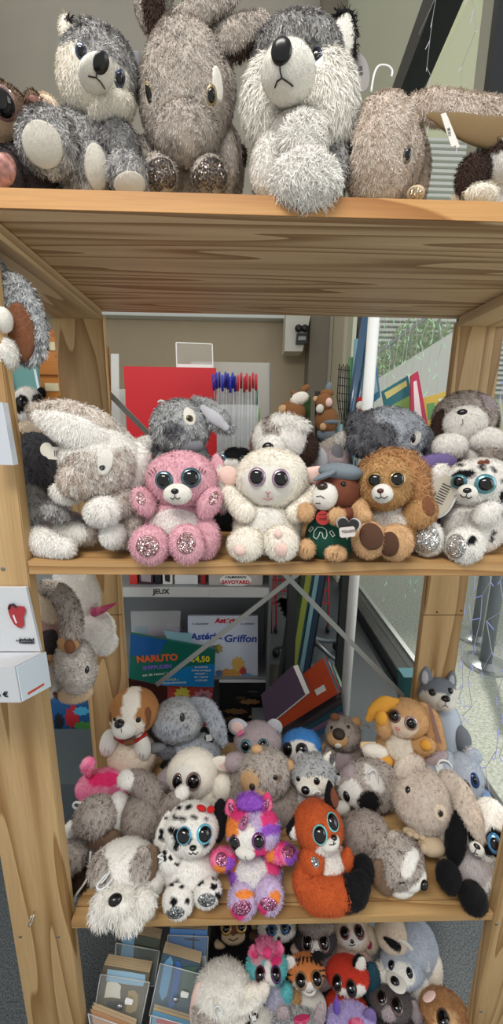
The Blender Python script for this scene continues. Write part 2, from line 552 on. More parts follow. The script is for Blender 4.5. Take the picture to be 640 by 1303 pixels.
    def line(s, pts, r=.6, col='141010', name='mouth', on=None, off=.35):
        s.extra.append(('line', pts, r, col, name, on, off))
    def pad(s, u, v, ru, rv, rot=0, mat=None, fur=None, on=None, name='foot_pad', off=.0015, label=None):
        s.extra.append(('pad', u, v, ru, rv, rot, mat, fur, on, name, off, label))
        if name != 'belly': s.cuts.append((u, v, ru*.95, rv*.95, math.radians(rot), on))
    def card(s, pts, mat, th=.0012, name='tag', dy=-.004, text_=None, label=None):
        s.extra.append(('card', pts, mat, th, name, dy, text_, label))
    def loop(s, pts, r=.9, col='e9eceb', name='tag_loop', dy=-.004):
        s.extra.append(('loop', pts, r, col, name, dy))
    # ---- colour
    def colour(s, p, P, ypos):
        st = S(p['fur']); n = len(P)
        a = np.tile(st['a'], (n, 1)); b = np.tile(st['b'], (n, 1))
        if st['alt'] is not None:
            t = np.clip(noise3(P, 130, s.seed)*1.6+.35, 0, 1)[:, None]
            a = a*(1-t)+st['alt']*t
        mx = np.full(n, st['mix']); L = np.full(n, st['L'])
        pr = pjs(P)
        for q in p['patch']:
            u, v, ru, rv, rot, f2 = q[:6]
            ro = math.radians(rot)
            du = pr[:, 0]-u; dw = v-pr[:, 1]
            X = (du*math.cos(ro)+dw*math.sin(ro))/ru; Z = (-du*math.sin(ro)+dw*math.cos(ro))/rv
            ins = X*X+Z*Z+noise3(P, 260, s.seed+3)*.12 < 1
            if not (len(q) > 6 and q[6] == 'all'): ins &= ypos
            f2 = S(f2)
            a[ins] = f2['a']; b[ins] = f2['b']; mx[ins] = f2['mix']; L[ins] = f2['L']
        return a, b, mx, L
    def front(s, p, P):
        return ((P-p['c']) @ s.nn) < .35*(p['r'][1] if p['k'] == 'E' else .01)
    # ---- build everything
    def build(s):
        s.layout()
        zf = s.floor if (s.floor is not None) else min(p['V'][:, 2].min() for p in s.parts)
        ctr = np.mean([p['c'] for p in s.parts], axis=0)
        root = empty(s.name, (ctr[0], ctr[1], zf), s.label, s.cat, s.group)
        s.root = root
        base = np.array(root.location)
        objs = []
        # px ellipses to keep fur away from
        cuts = s.cuts
        for i, p in enumerate(s.parts):
            V = p['V']; st = S(p['fur'])
            a, b, mx, L = s.colour(p, V, s.front(p, V))
            col = np.where((mx >= .6)[:, None], a*.35+b*.6, a*.55+b*.45)
            geoV = [V]; geoC = [col]; F3 = []; F4 = []
            (F3 if p['F'][0].shape[1] == 3 else F4).append(p['F'][0])
            Lmax = max([st['L']]+[S(q[5])['L'] for q in p['patch']])
            if Lmax > .0018 and s.furscale > 0:
                tri = p['tri']; A, B, C = V[tri[:, 0]], V[tri[:, 1]], V[tri[:, 2]]
                cr = np.cross(B-A, C-A); area = np.linalg.norm(cr, axis=1)/2
                fn = cr/(2*area[:, None]+1e-15)
                dens = 300000*s.furscale*min(1.0, (.006/Lmax)**.7)*min(2.0, max(.2, (.0013/p['kk'])**1.6))
                n = int(min(26000, area.sum()*dens))
                if n > 10:
                    rg = np.random.default_rng(s.seed*31+i)
                    idx = rg.choice(len(tri), n, p=area/area.sum())
                    r1 = np.sqrt(rg.random(n)); r2 = rg.random(n)
                    P = A[idx]*(1-r1)[:, None]+B[idx]*(r1*(1-r2))[:, None]+C[idx]*(r1*r2)[:, None]
                    N = fn[idx]
                    keep = np.ones(n, bool)
                    for j, o in enumerate(s.parts):
                        if j != i and o['cut'] and o['k'] == 'E' and (o['taper'] == 0):
                            d = P-o['c']
                            q = (d @ o['a1']/o['r'][0])**2+(d @ s.nn/o['r'][1])**2+(d @ o['a2']/o['r'][2])**2
                            keep &= q > .9
                    pr = pjs(P); fr = s.front(p, P)
                    for (u, v, ru, rv, ro, on) in cuts:
                        if on is not None and on != i: continue
                        du = pr[:, 0]-u; dw = v-pr[:, 1]
                        X = (du*math.cos(ro)+dw*math.sin(ro))/ru; Z = (-du*math.sin(ro)+dw*math.cos(ro))/rv
                        keep &= ~((X*X+Z*Z < 1) & fr)
                    if s.floor is not None: keep &= ~((P[:, 2] < s.floor+.0015) & (P[:, 1] > (s.edge or -9)))
                    P, N = P[keep], N[keep]; n = len(P)
                    a, b, mx, L = s.colour(p, P, s.front(p, P))
                    comb = p['comb']
                    if comb is None: cv = -s.e2*.9+(P-p['c'])*4
                    else: cv = s.e1*comb[0]+s.e2*comb[1]+s.nn*.2+np.zeros_like(P)
                    cv = cv+rg.normal(size=(n, 3))*st['wild']+np.stack([noise3(P, 90, s.seed+11), noise3(P, 90, s.seed+12), noise3(P, 90, s.seed+13)], 1)*st['wild']*2.0
                    tt = cv-N*(cv*N).sum(1)[:, None]; tt /= np.linalg.norm(tt, axis=1)[:, None]+1e-9
                    lie = st['lie']
                    D = N*(1-lie)+tt*lie+rg.normal(size=(n, 3))*.12
                    D /= np.linalg.norm(D, axis=1)[:, None]
                    sd = np.cross(D, N); sd /= np.linalg.norm(sd, axis=1)[:, None]+1e-9
                    sd = sd+rg.normal(size=(n, 3))*.25
                    LL = (L*rg.uniform(.55, 1.15, n))[:, None]
                    LL = np.minimum(LL, 1)
                    w = (np.clip(L*.11, .00035, .0010)*rg.uniform(.7, 1.3, n))[:, None]*1.0
                    P0 = P-N*.0006
                    q0 = P0+sd*w*.5; q1 = P0-sd*w*.5
                    M_ = P+D*LL*.55
                    q2 = M_+sd*w*.42; q3 = M_-sd*w*.42
                    tip = P+D*LL*.85+tt*LL*.2+np.array([0, 0, -1.0])*LL*.1
                    Vf = np.stack([q0, q1, q3, q2, tip], 1).reshape(-1, 3)
                    if s.floor is not None:
                        lo = (Vf[:, 2] < s.floor+.0003) & (Vf[:, 1] > (s.edge or -9))
                        Vf[lo, 2] = s.floor+.0003
                    o = np.arange(n)*5
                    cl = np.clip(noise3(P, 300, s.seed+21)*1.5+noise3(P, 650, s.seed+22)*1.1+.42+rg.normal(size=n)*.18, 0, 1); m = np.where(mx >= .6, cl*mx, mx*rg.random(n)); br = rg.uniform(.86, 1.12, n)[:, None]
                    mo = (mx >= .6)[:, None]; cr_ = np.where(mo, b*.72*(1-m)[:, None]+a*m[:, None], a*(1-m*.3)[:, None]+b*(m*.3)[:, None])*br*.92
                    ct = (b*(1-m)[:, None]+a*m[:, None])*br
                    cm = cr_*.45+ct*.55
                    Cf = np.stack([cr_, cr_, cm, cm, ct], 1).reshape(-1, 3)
                    off = len(V)
                    F4.append(np.stack([o, o+1, o+2, o+3], 1)+off); F3.append(np.stack([o+3, o+2, o+4], 1)+off)
                    geoV.append(Vf); geoC.append(Cf)
            VV = np.vstack(geoV)-base; CC = np.clip(np.vstack(geoC), 0, 1)
            Fs = []
            if F3: Fs.append(np.vstack(F3))
            if F4: Fs.append(np.vstack(F4))
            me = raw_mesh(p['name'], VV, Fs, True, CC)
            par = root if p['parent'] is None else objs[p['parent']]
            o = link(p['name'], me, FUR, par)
            if p['label']: o['label'] = p['label']
            objs.append(o)
        s.objs = objs
        for e in s.extra: getattr(s, '_'+e[0])(*e[1:])
        return root
    def host(s, i):
        o = s.objs[i]
        return o if o.parent == s.root else o.parent
    def _mesh(s, name, V, F, mat, parent, cols=None, label=None):
        me = raw_mesh(name, np.asarray(V)-np.array(s.root.location), F, True, cols)
        o = link(name, me, mat, parent)
        if label: o['label'] = label
        return o
    def _dome(s, name, P, n, ru, rv, th, mat, parent, rot=0):
        V0, F = ICO[4 if ru > .004 else 3]
        up = CB[1]*math.cos(rot)-CB[0]*math.sin(rot)
        x = np.cross(up, n); x /= np.linalg.norm(x); z = np.cross(n, x)
        V = P+np.outer(V0[:, 0]*ru, x)+np.outer(V0[:, 1]*th, n)+np.outer(V0[:, 2]*rv, z)
        return s._mesh(name, V, [F], mat, parent)
    def _eye(s, u, v, r, rv, iris, pupil, on, rim):
        P, n, t, i = s.hit(u, v, on)
        vw = -P/np.linalg.norm(P)
        n = n*.6+vw*.4; n /= np.linalg.norm(n)
        k = depth(P)/FPX; R = r*k; RV = rv*k
        m = glitter('iris_'+iris, iris, iris, 1500) if (r > 5.5 and pupil < .95) else plain('bead_'+iris, iris, .07, spec=.4)
        if r > 5.5 and pupil < .95:
            m = plain('iris_gloss_'+iris, iris, .12, metal=.3, coat=1, noise=.5, nscale=900)
        if rim:
            s._dome('eye_rim', P, n, R*1.16, RV*1.16, R*.35, plain('rim_'+rim, rim, .5), s.root)
        e = s._dome('eye', P+n*R*.05, n, R, RV, R*.4, m, s.root)
        if pupil < .95:
            s._dome('pupil', P+n*R*.2, n, R*pupil, RV*pupil, R*.46, BLACKG, e)
    def _nose(s, u, v, ru, rv, col, rot, on, rough, name, th):
        P, n, t, i = s.hit(u, v, on)
        k = depth(P)/FPX
        vw = -P/np.linalg.norm(P); n = n*.6+vw*.4; n /= np.linalg.norm(n)
        s._dome(name, P, n, ru*k, rv*k, min(ru, rv)*k*th, plain('nose_'+col+str(rough), col, rough), s.root, math.radians(rot))
    def _line(s, pts, r, col, name, on, off):
        Q = []; par = None
        pts = np.array(pts, float)
        fine = []
        for a, b in zip(pts, pts[1:]):
            for t in np.linspace(0, 1, 5, endpoint=False): fine.append(a*(1-t)+b*t)
        fine.append(pts[-1])
        for q in fine:
            P, n, t, i = s.hit(q[0], q[1], on)
            L = S(s.parts[i]['fur'])['L']
            Q.append(P+n*(.0004+L*off)); par = i
        k = depth(Q[0])/FPX
        mb = MB(); mb.tube(Q, r*k, 6)
        mb.build(name, plain('thread_'+col, col, .6), s.root, True)
    def _pad(s, u, v, ru, rv, rot, mat, fur, on, name, off, label):
        nr, na = 9, 36
        ro = math.radians(rot); V = []
        dom = s.hit(u, v, on); on_ = dom[3]
        for j in range(nr+1):
            for k in range(na):
                a = k*2*math.pi/na; q = j/nr
                x, z = math.cos(a)*ru*q, math.sin(a)*rv*q
                uu, vv = u+x*math.cos(ro)-z*math.sin(ro), v-(x*math.sin(ro)+z*math.cos(ro))
                P, n, t, i = s.hit(uu, vv, on_)
                V.append(P+n*(off if j < nr else -.001))
        V = np.array(V)
        F = np.array([[j*na+k, j*na+(k+1) % na, (j+1)*na+(k+1) % na, (j+1)*na+k] for j in range(nr) for k in range(na)], dtype=np.int32)
        cols = None
        if mat is None:
            mat = FUR; st = S(fur); F = [F]; V0 = V
            cols = np.tile(st['a']*.5+st['b']*.5, (len(V), 1))
            if st['L'] > .0018:
                rg = np.random.default_rng(s.seed+len(name))
                kk = depth(dom[0])/FPX
                n_ = int(min(9000, math.pi*ru*rv*kk*kk*420000*s.furscale))
                j = rg.integers(0, len(F[0]), n_)
                w4 = rg.dirichlet((1, 1, 1, 1), n_)
                # area weighted by ring
                ring = np.minimum((np.sqrt(rg.random(n_))*nr).astype(int), nr-1); j = ring*na+rg.integers(0, na, n_)
                P = (V[F[0][j]]*w4[:, :, None]).sum(1)
                N = np.cross(V[F[0][j, 1]]-V[F[0][j, 3]], V[F[0][j, 2]]-V[F[0][j, 0]])
                sg = np.sign((N*(-P)).sum(1)); N *= sg[:, None]; N /= np.linalg.norm(N, axis=1)[:, None]+1e-12
                cv = -s.e2+rg.normal(size=(n_, 3))*(st['wild']+.2)+np.stack([noise3(P, 110, 5), noise3(P, 110, 6), noise3(P, 110, 7)], 1)
                tt = cv-N*(cv*N).sum(1)[:, None]; tt /= np.linalg.norm(tt, axis=1)[:, None]+1e-9
                D = N*.4+tt*.6; D /= np.linalg.norm(D, axis=1)[:, None]
                sd = np.cross(D, N); sd /= np.linalg.norm(sd, axis=1)[:, None]+1e-9
                L = (st['L']*rg.uniform(.6, 1.1, n_))[:, None]; w_ = min(.001, st['L']*.11)
                M_ = P+D*L*.55
                Vf = np.stack([P+sd*w_*.5, P-sd*w_*.5, M_-sd*w_*.4, M_+sd*w_*.4, P+D*L*.9+tt*L*.15], 1).reshape(-1, 3)
                o = np.arange(n_)*5+len(V0); br = rg.uniform(.88, 1.1, n_)[:, None]
                cr_ = st['a']*br; ct = st['b']*br
                cols = np.vstack([cols, np.clip(np.stack([cr_, cr_, (cr_+ct)/2, (cr_+ct)/2, ct], 1).reshape(-1, 3), 0, 1)])
                V = np.vstack([V, Vf]); F = [np.vstack([F[0], np.stack([o, o+1, o+2, o+3], 1)]), np.stack([o+3, o+2, o+4], 1).astype(np.int32)]
        else:
            F = [F]
        s._mesh(name, V, F, mat, s.objs[on_] if s.objs[on_].parent == s.root else s.root, cols, label)
    def _card(s, pts, mat, th, name, dy, text_, label):
        # a flat card held in front of the toy, shape given by its outline
        P = []
        u0 = np.mean([q[0] for q in pts]); v0 = np.mean([q[1] for q in pts])
        H = s.hit(u0, v0)[0]; c = H*(1+dy/np.linalg.norm(H)); n = s.nn
        for q in pts:
            d = ray(q[0], q[1]); P.append(d*((c @ n)/(d @ n)))
        mb = MB(); mb.slab(P, n*th)
        o = mb.build(name, mat, s.root)
        if label: o['label'] = label
        if text_:
            k = depth(c)/FPX
            for (tx, tu, tv, sz, ang, colr) in text_:
                d = ray(tu, tv); Q = d*((c @ n)/(d @ n))-n*.0006
                a = math.radians(ang)
                text(tx, 'printed_text', Q, s.e1*math.cos(a)+s.e2*math.sin(a), -s.e1*math.sin(a)+s.e2*math.cos(a), sz*k, plain('ink_'+colr, colr, .6), o)
    def _loop(s, pts, r, col, name, dy):
        u0 = np.mean([q[0] for q in pts]); v0 = np.mean([q[1] for q in pts])
        H = s.hit(u0, v0)[0]; c = H*(1+dy/np.linalg.norm(H)); Q = []
        pts = [np.array(q, float) for q in pts]
        for i in range(len(pts)-1):
            a, b = pts[max(i-1, 0)], pts[i]; c_, d_ = pts[i+1], pts[min(i+2, len(pts)-1)]
            for t in np.linspace(0, 1, 5, endpoint=False):
                q = .5*((2*b)+(-a+c_)*t+(2*a-5*b+4*c_-d_)*t*t+(-a+3*b-3*c_+d_)*t**3)
                d = ray(*q); Q.append(d*((c @ s.nn)/(d @ s.nn)))
        d = ray(*pts[-1]); Q.append(d*((c @ s.nn)/(d @ s.nn)))
        MB().tube(Q, r*depth(c)/FPX, 6).build(name, plain('loop_'+col, col, .3, alpha=.9), s.root, True)
def hash_(t):
    h = 7
    for ch in t: h = (h*131+ord(ch)) % 1000003
    return h
def heart(u, v, r, rot=0, n=26):
    a = math.radians(rot); out = []
    for i in range(n):
        t = i*2*math.pi/n
        x = 16*math.sin(t)**3/17; y = (13*math.cos(t)-5*math.cos(2*t)-2*math.cos(3*t)-math.cos(4*t))/17+.12
        out.append((u+r*(x*math.cos(a)-y*math.sin(a)), v-r*(x*math.sin(a)+y*math.cos(a))))
    return out
def oval(u, v, ru, rv, rot=0, n=28):
    a = math.radians(rot)
    return [(u+ru*math.cos(t)*math.cos(a)-rv*math.sin(t)*math.sin(a), v-(ru*math.cos(t)*math.sin(a)+rv*math.sin(t)*math.cos(a))) for t in [i*2*math.pi/n for i in range(n)]]
def rect(u, v, w_, h_, rot=0, chamfer=0):
    a = math.radians(rot); P = [(-w_, -h_), (w_, -h_), (w_, h_), (-w_, h_)] if not chamfer else [(-w_+chamfer, -h_), (w_-chamfer, -h_), (w_, -h_+chamfer), (w_, h_-chamfer), (w_-chamfer, h_), (-w_+chamfer, h_), (-w_, h_-chamfer), (-w_, -h_+chamfer)]
    return [(u+x*math.cos(a)-y*math.sin(a), v-(x*math.sin(a)+y*math.cos(a))) for x, y in P]
# ---------------------------------------------------------------- the room
FL = -1.45
XL, XR, YF, YB = -.332, .516, .56, .97
PT = .115                       # post width
ZT, ZM, ZB = .272, -.202, -.949  # underside of the top board, upper face of the middle and bottom boards
WX = .93
def struct(name, mb, mat, parent=None):
    o = mb.build(name, mat, parent)
    if parent is None: o['kind'] = 'structure'
    return o
carpet = plain('carpet', '4d5558', .95, noise=.45, nscale=420)
m, n_, l_, b_ = new_mat('carpet_fleck')
tc = n_.new('ShaderNodeTexCoord'); t1 = n_.new('ShaderNodeTexNoise'); t1.inputs['Scale'].default_value = 260; t1.inputs['Detail'].default_value = 6
t1.inputs['Roughness'].default_value = .75
l_.new(tc.outputs['Object'], t1.inputs['Vector'])
r_ = n_.new('ShaderNodeValToRGB'); r_.color_ramp.elements[0].position = .38; r_.color_ramp.elements[1].position = .66
r_.color_ramp.elements[0].color = (*hexc('2a2f33'), 1); r_.color_ramp.elements[1].color = (*hexc('757b7d'), 1)
l_.new(t1.outputs['Fac'], r_.inputs['Fac']); l_.new(r_.outputs['Color'], b_.inputs['Base Color']); b_.inputs['Roughness'].default_value = 1
carpet = m
struct('floor', MB().box(-4, WX+.1, -.6, 4.7, FL-.05, FL), carpet)
struct('wall_back', MB().box(-4, WX, 4.6, 4.75, FL, 4.4), plain('wall_beige', 'b5a68c', .9, noise=.04, nscale=3))
struct('wall_left', MB().box(-2.6, -2.5, .9, 4.6, FL, 4.4), plain('wall_grey_green', 'bfbbae', .9, noise=.04, nscale=3))
struct('trim_1', MB().box(-2.5, WX-.2, 4.45, 4.6, 1.19, 1.25, .005), plain('beam_white', 'dfe3df', .7))
struct('wall_back_upper', MB().box(-2.5, WX-.2, 4.58, 4.6, 1.25, 4.4), plain('wall_upper', 'bfb9ab', .9, noise=.04, nscale=3))
# pillar, window side
pil = plain('pillar_beige', 'cdc6ae', .8)
struct('wall_right', MB().box(WX, WX+.14, 3.45, 4.6, FL, 1.35).slab([(WX, 2.3, 2.14), (WX, 4.6, 1.68), (WX, 4.6, 4.4), (WX, 2.3, 4.4)], (.14, 0, 0)), plain('wall_window_side', 'd3d6bf', .9))
struct('trim_2', MB().box(WX-.22, WX, 4.32, 4.6, FL, 4.4), plain('pillar_dark', '8f8779', .85))
struct('trim_3', MB().box(WX-.03, WX, 3.62, 4.05, FL, 1.2), pil)
# window 1: long glazed wall with black frame
fr = plain('frame_black', '14181a', .35, coat=.3)
wf = empty('window_1', (WX+.06, 2, FL), kind='structure')
top = MB(); top.slab([(WX-.02, .3, 2.45), (WX-.02, 4.6, 1.56), (WX-.02, 4.6, 1.68), (WX-.02, .3, 2.66)], (.14, 0, 0))
top.build('top_rail', fr, wf)
MB().box(WX-.02, WX+.12, 1.70, 3.3, FL, FL+.10, .004).box(WX+.05, WX+.08, -.2, 1.70, FL, FL+.07, .004).build('bottom_rail', fr, wf)
MB().box(WX+.10, WX+.13, 1.74, 3.3, FL+.10, FL+.115).build('sill_strip', plain('alu', 'cfd3d2', .35, metal=.7), wf)
for nm, y0, y1, mt, x0 in (('mullion', 1.695, 1.73, fr, WX-.02), ('mullion', 3.2, 3.26, fr, WX-.02), ('mullion', -.2, -.14, fr, WX-.02)):
    MB().box(x0, WX+.05, y0, y1, FL+.1, 2.42-.207*(y0-.3)).build(nm, mt, wf)
MB().box(WX-.01, WX+.05, 1.75, 1.83, .62, 2.12).build('mullion_cover', plain('cover_beige', 'a9a897', .6), wf)
glass = plain('window_glass', 'e8f2ee', .03, alpha=.10, spec=.6)
MB().box(WX+.05, WX+.056, -.14, 3.2, FL+.1, 1.85).build('pane', glass, wf)
# small far windows beyond the pillar
wf2 = empty('window_2', (WX-.1, 4.2, FL), kind='structure')
MB().box(WX-.02, WX+.0, 4.08, 4.12, .2, 1.3).build('window_frame', fr, wf2)
MB().box(WX-.015, WX-.005, 4.12, 4.3, .2, 1.25).build('pane', plain('pale_pane', 'e8e2d2', .2), wf2)

# ---------------------------------------------------------------- outside
m, n_, l_, b_ = new_mat('gravel_asphalt')
tc = n_.new('ShaderNodeTexCoord'); t1 = n_.new('ShaderNodeTexNoise'); t1.inputs['Scale'].default_value = 70; t1.inputs['Detail'].default_value = 8; t1.inputs['Roughness'].default_value = .8
l_.new(tc.outputs['Object'], t1.inputs['Vector'])
r_ = n_.new('ShaderNodeValToRGB'); r_.color_ramp.elements[0].position = .36; r_.color_ramp.elements[1].position = .66
r_.color_ramp.elements[0].color = (*hexc('7b8178'), 1); r_.color_ramp.elements[1].color = (*hexc('d8dccc'), 1)
l_.new(t1.outputs['Fac'], r_.inputs['Fac']); l_.new(r_.outputs['Color'], b_.inputs['Base Color']); b_.inputs['Roughness'].default_value = .9
struct('ground', MB().box(WX+.13, 30, -12, 40, FL-.12, FL-.02), m)
# neighbouring building with slatted front and a pale ramp wall
bld = empty('building', (6, 9, FL), 'pale green building with horizontal white slats seen through the window', 'building')
MB().box(1.2, 16, 9.3, 9.6, FL, 11).build('wall', plain('bld_wall', 'e6e8bd', .8), bld)
sl = MB()
for i in range(46): sl.box(1.2, 15, 9.1, 9.28, .9+i*.11, .9+i*.11+.055)
o = sl.build('slats', plain('bld_slat', 'f2f5ec', .6), bld)
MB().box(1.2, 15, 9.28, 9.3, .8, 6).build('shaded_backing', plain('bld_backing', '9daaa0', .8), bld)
ramp = empty('ramp_wall', (4, 7, FL), 'white sloping ramp parapet outside behind the glass', 'ramp')
A_ = PY(484, 481, 6); B_ = PY(640, 384, 6)
MB().slab([(A_[0], 6, FL), (B_[0], 6, FL), tuple(B_), tuple(A_)], (0, .2, 0)).build('parapet', plain('ramp_white', 'f2f3ee', .7), ramp)
MB().tube([PY(480, 449, 5.95), PY(640, 335, 5.95)], .03).build('handrail', plain('rail_grey', '9aa09c', .4, metal=.6), ramp)
for u in (500, 523, 560): MB().tube([PY(u, 478-(u-484)*.62, 5.95), PY(u-1, 449-(u-480)*.71, 5.95)], .018).build('baluster', plain('rail_grey', '9aa09c', .4, metal=.6), ramp)
def leafcloud(c, r, n, size, seed):
    rg = np.random.default_rng(seed); V = []; F = []
    d = rg.normal(size=(n, 3)); d /= np.linalg.norm(d, axis=1)[:, None]
    P = np.array(c)+d*np.array(r)*(rg.random((n, 1))**.4)
    a = rg.normal(size=(n, 3)); a /= np.linalg.norm(a, axis=1)[:, None]
    b = np.cross(a, rg.normal(size=(n, 3))); b /= np.linalg.norm(b, axis=1)[:, None]
    V = np.stack([P-a*size, P+b*size*.5, P+a*size, P-b*size*.5], 1).reshape(-1, 3)
    return V, [np.arange(n*4, dtype=np.int32).reshape(-1, 4)]
bush_m = plain('leaf_green', 'b9cfa2', .6)
for i, (c, r, lb) in enumerate([((2.3, 6.9, .8), (.5, .5, .7), 'light green leafy bush outside left of the ramp parapet'), ((3.3, 7.4, 1.5), (.6, .5, .6), 'light green leafy tree crown outside above the ramp parapet')]):
    V, F = leafcloud(c, r, 1500, .05, i)
    b = np.array([c[0], c[1], FL])
    rt = empty('bush' if i == 0 else 'tree', b, lb, 'plant')
    link('foliage', raw_mesh('foliage', V-b, F, False), bush_m, rt)
    MB().tube([(c[0], c[1], FL), (c[0]+.03, c[1], FL+.8), (c[0], c[1], c[2])], [.05, .04, .02], 8).build('trunk', plain('bark', '5b4a38', .9), rt)
for (u, v, z, lb) in ((617, 845, FL-.02, 'grey barrier post on round steel base, nearest the window'), (605, 811, FL-.02, 'grey barrier post on round steel base, behind the nearer one')):
    c = PZ(u, v, z); r = empty('barrier_post', c, lb, 'barrier post', 'barrier posts outside the window')
    base = MB(); base.tube([c, c+[0, 0, .012]], .135, 40); base.tube([c+[0, 0, .012], c+[0, 0, .03]], [.10, .045], 40)
    base.build('base_plate', plain('steel', 'b9bdc0', .25, metal=.8), r, False)
    MB().tube([c+[0, 0, .03], c+[0, 0, .95]], .036, 24).build('pole', plain('post_grey', '5d6870', .4), r, True)
    MB().tube([c+[0, 0, .95], c+[0, 0, 1.0]], .042, 24).build('cap', plain('post_cap', '23282b', .4), r, True)

# ---------------------------------------------------------------- the wooden shelf unit
unit = empty('wooden_shelf_unit', ((XL+XR)/2, (YF+YB)/2, FL), 'pine shelf unit with wide plank posts filled with plush animals', 'shelf unit')
PX_ = {}
def post(x0, x1, y0, y1, seed, z1=.262, scale=1.0):
    return MB().box(x0, x1, y0, y1, FL, z1, .0015).build('post', wood('pine_post_%s' % seed, 2, seed=seed, light_c='c9a877', dark_c='96703f', scale=scale, rings=10), unit)
TH = .022
pf = post(XL-PT, XL, YF, YF+TH, 1.3)
post(XR, XR+PT, YF, YF+TH, 4.1, scale=1.6)
post(XL-PT, XL, YB, YB+TH, 2.2)
post(XR, XR+PT, YB, YB+TH, 3.7)
MB().box(XL-PT-.03, XR+PT+.03, YF, YB+TH, ZT, ZT+.023, .001).build('shelf', wood('pine_top', 0, seed=5.2, light_c='dcc19a', dark_c='9a7650', scale=1.5, line=.66, rings=11, stretch=.035), unit)
MB().box(XL-PT-.03, XR+PT+.03, YF-.0012, YF-.0001, ZT, ZT+.023, .0004).build('warm_lit_edge', wood('pine_warm_lit', 0, seed=2.4, light_c='cd9a5e', dark_c='a06a34', rings=6), unit)  # added strip, warm light on the board's front edge painted in its colour
MB().box(XL+.001, XR-.001, YF, YB+TH, ZM-.0225, ZM, .001).build('shelf', wood('pine_mid', 0, seed=8.2, light_c='c39b66', dark_c='94693a', rings=10), unit)
bs = MB(); bs.box(XL+.001, XR-.001, YF, YF+.024, ZB-.019, ZB, .0012); bs.box(XL+.001, XR-.001, YF+.0255, YB+TH, ZB-.019, ZB, .0012)
bs.build('shelf', wood('pine_low', 0, seed=11.2, light_c='c8a26c', dark_c='9c7342', rings=10), unit)
for sd, x0 in ((1, XL-PT), (2, XR)):
    for z in (ZT,):
        MB().box(x0, x0+PT, YF+TH, YB, z-.022, z-.001, .001).build('side_rail', wood('pine_rail_%d' % sd, 1, seed=6.2+sd, light_c='d9bf98', dark_c='a5855e', rings=9), unit)
# spliced joint strip with two screws on the back right post, screws on the front posts
MB().box(XR-.0008, XR+PT+.0008, YB-.0006, YB, -.5075, -.5055).build('joint_line', plain('joint_dark', '5a4128', .9), unit)
MB().box(XL-PT, XL+.0008, YB-.0006, YB, -.5075, -.5055).build('joint_line', plain('joint_dark', '5a4128', .9), unit)
def screw(u, v, Y, r=.0035, mat=None):
    c = PY(u, v, Y)
    sc = MB(); sc.ball(c, r, 2, (1, .35, 1))
    sc.tube([c-np.array([r*.6, r*.4, 0]), c+np.array([r*.6, -r*.4, 0])], r*.13, 5)
    sc.build('screw', mat or plain('screw_steel', '8a8a88', .3, metal=.9), unit, True)
for q in ((26, 1192, YF), (74, 1192, YF), (4, 724, YF), (632, 1176, YF), (612, 1287, YF)): screw(*q)
for q in ((556, 779, YB), (587, 777, YB), (112, 775, YB)): screw(*q, r=.003, mat=plain('screw_dark', '3a2a1c', .5))
# bent wire hook on the left post
h = [PY(44, 1160, YF), PY(40, 1166, YF-.012), PY(36, 1176, YF-.014), PY(37, 1180, YF-.010), PY(41, 1172, YF-.004), PY(43, 1164, YF)]
MB().tube(h, .0010, 6).build('hook', plain('hook_steel', 'd6d6d2', .25, metal=.9), unit, True)
# steel cross brace at the back
steel = plain('brace_steel', '9da19d', .45, metal=.35)
YX = YB+TH+.006
def bar(a, b, y, wd=.0135, th=.003):
    A = PY(*a, y); B = PY(*b, y); d = (B-A)/np.linalg.norm(B-A); nrm = np.array([-d[2], 0, d[0]])*wd/2
    return MB().slab([A-nrm, B-nrm, B+nrm, A+nrm], (0, th, 0))
bar((138, 500), (513, 886), YX).build('cross_brace', steel, unit)
bar((199, 872), (580, 572), YX+.004).build('cross_brace', steel, unit)
# ---------------------------------------------------------------- shop behind
YG = 1.45
def PG(u, v, Y=YG): return PY(u, v, Y)
def card(name, quad, Y, mat, th=.006, parent=None):
    return MB().slab([PY(u, v, Y) for u, v in quad], (0, th, 0)).build(name, mat, parent)
g = empty('display_gondola', (-.3, 1.55, FL), 'grey metal shop display unit with price rails behind the shelf', 'display unit')
grey = plain('gondola_grey', '8b8f91', .5); lgrey = plain('rail_lightgrey', 'c3c5c4', .5)
gx0, gx1 = -1.05, .112
MB().box(gx0, gx1, 1.70, 1.72, FL, -.15).build('back_panel', grey, g)
MB().box(gx1, gx1+.012, YG-.01, 1.72, FL, -.15).build('side_upright', plain('upright_grey', '747a7c', .5, metal=.3), g)
MB().box(gx0, gx1+.012, YG-.01, 1.72, -.15, -.13, .002).build('top_board', grey, g)
MB().box(gx0, gx1, YG, 1.70, -.645, -.635).build('shelf_board', grey, g)
rl = MB().box(gx0, gx1, YG-.012, YG-.002, -.673, -.632).build('price_rail', lgrey, g)
MB().box(gx0, gx1, YG+.05, 1.70, -1.100, -1.088).build('shelf_board', grey, g)
MB().box(gx0, gx1, YG-.012, YG-.002, -1.49+.05, -1.40).build('base_rail', plain('base_rail', '7d8284', .5), g)
rp = MB().box(gx0, PG(265, 750)[0], YG-.0145, YG-.0125, -.669, -.633).build('rail_label', plain('label_grey', 'c9cbc9', .6), g)
ink = plain('ink_black', '15161a', .6)
text('JEUX', 'lettering', PG(205, 753, YG-.0155), (1, 0, 0), (0, 0, 1), .030, ink, rp, bold=.0007)
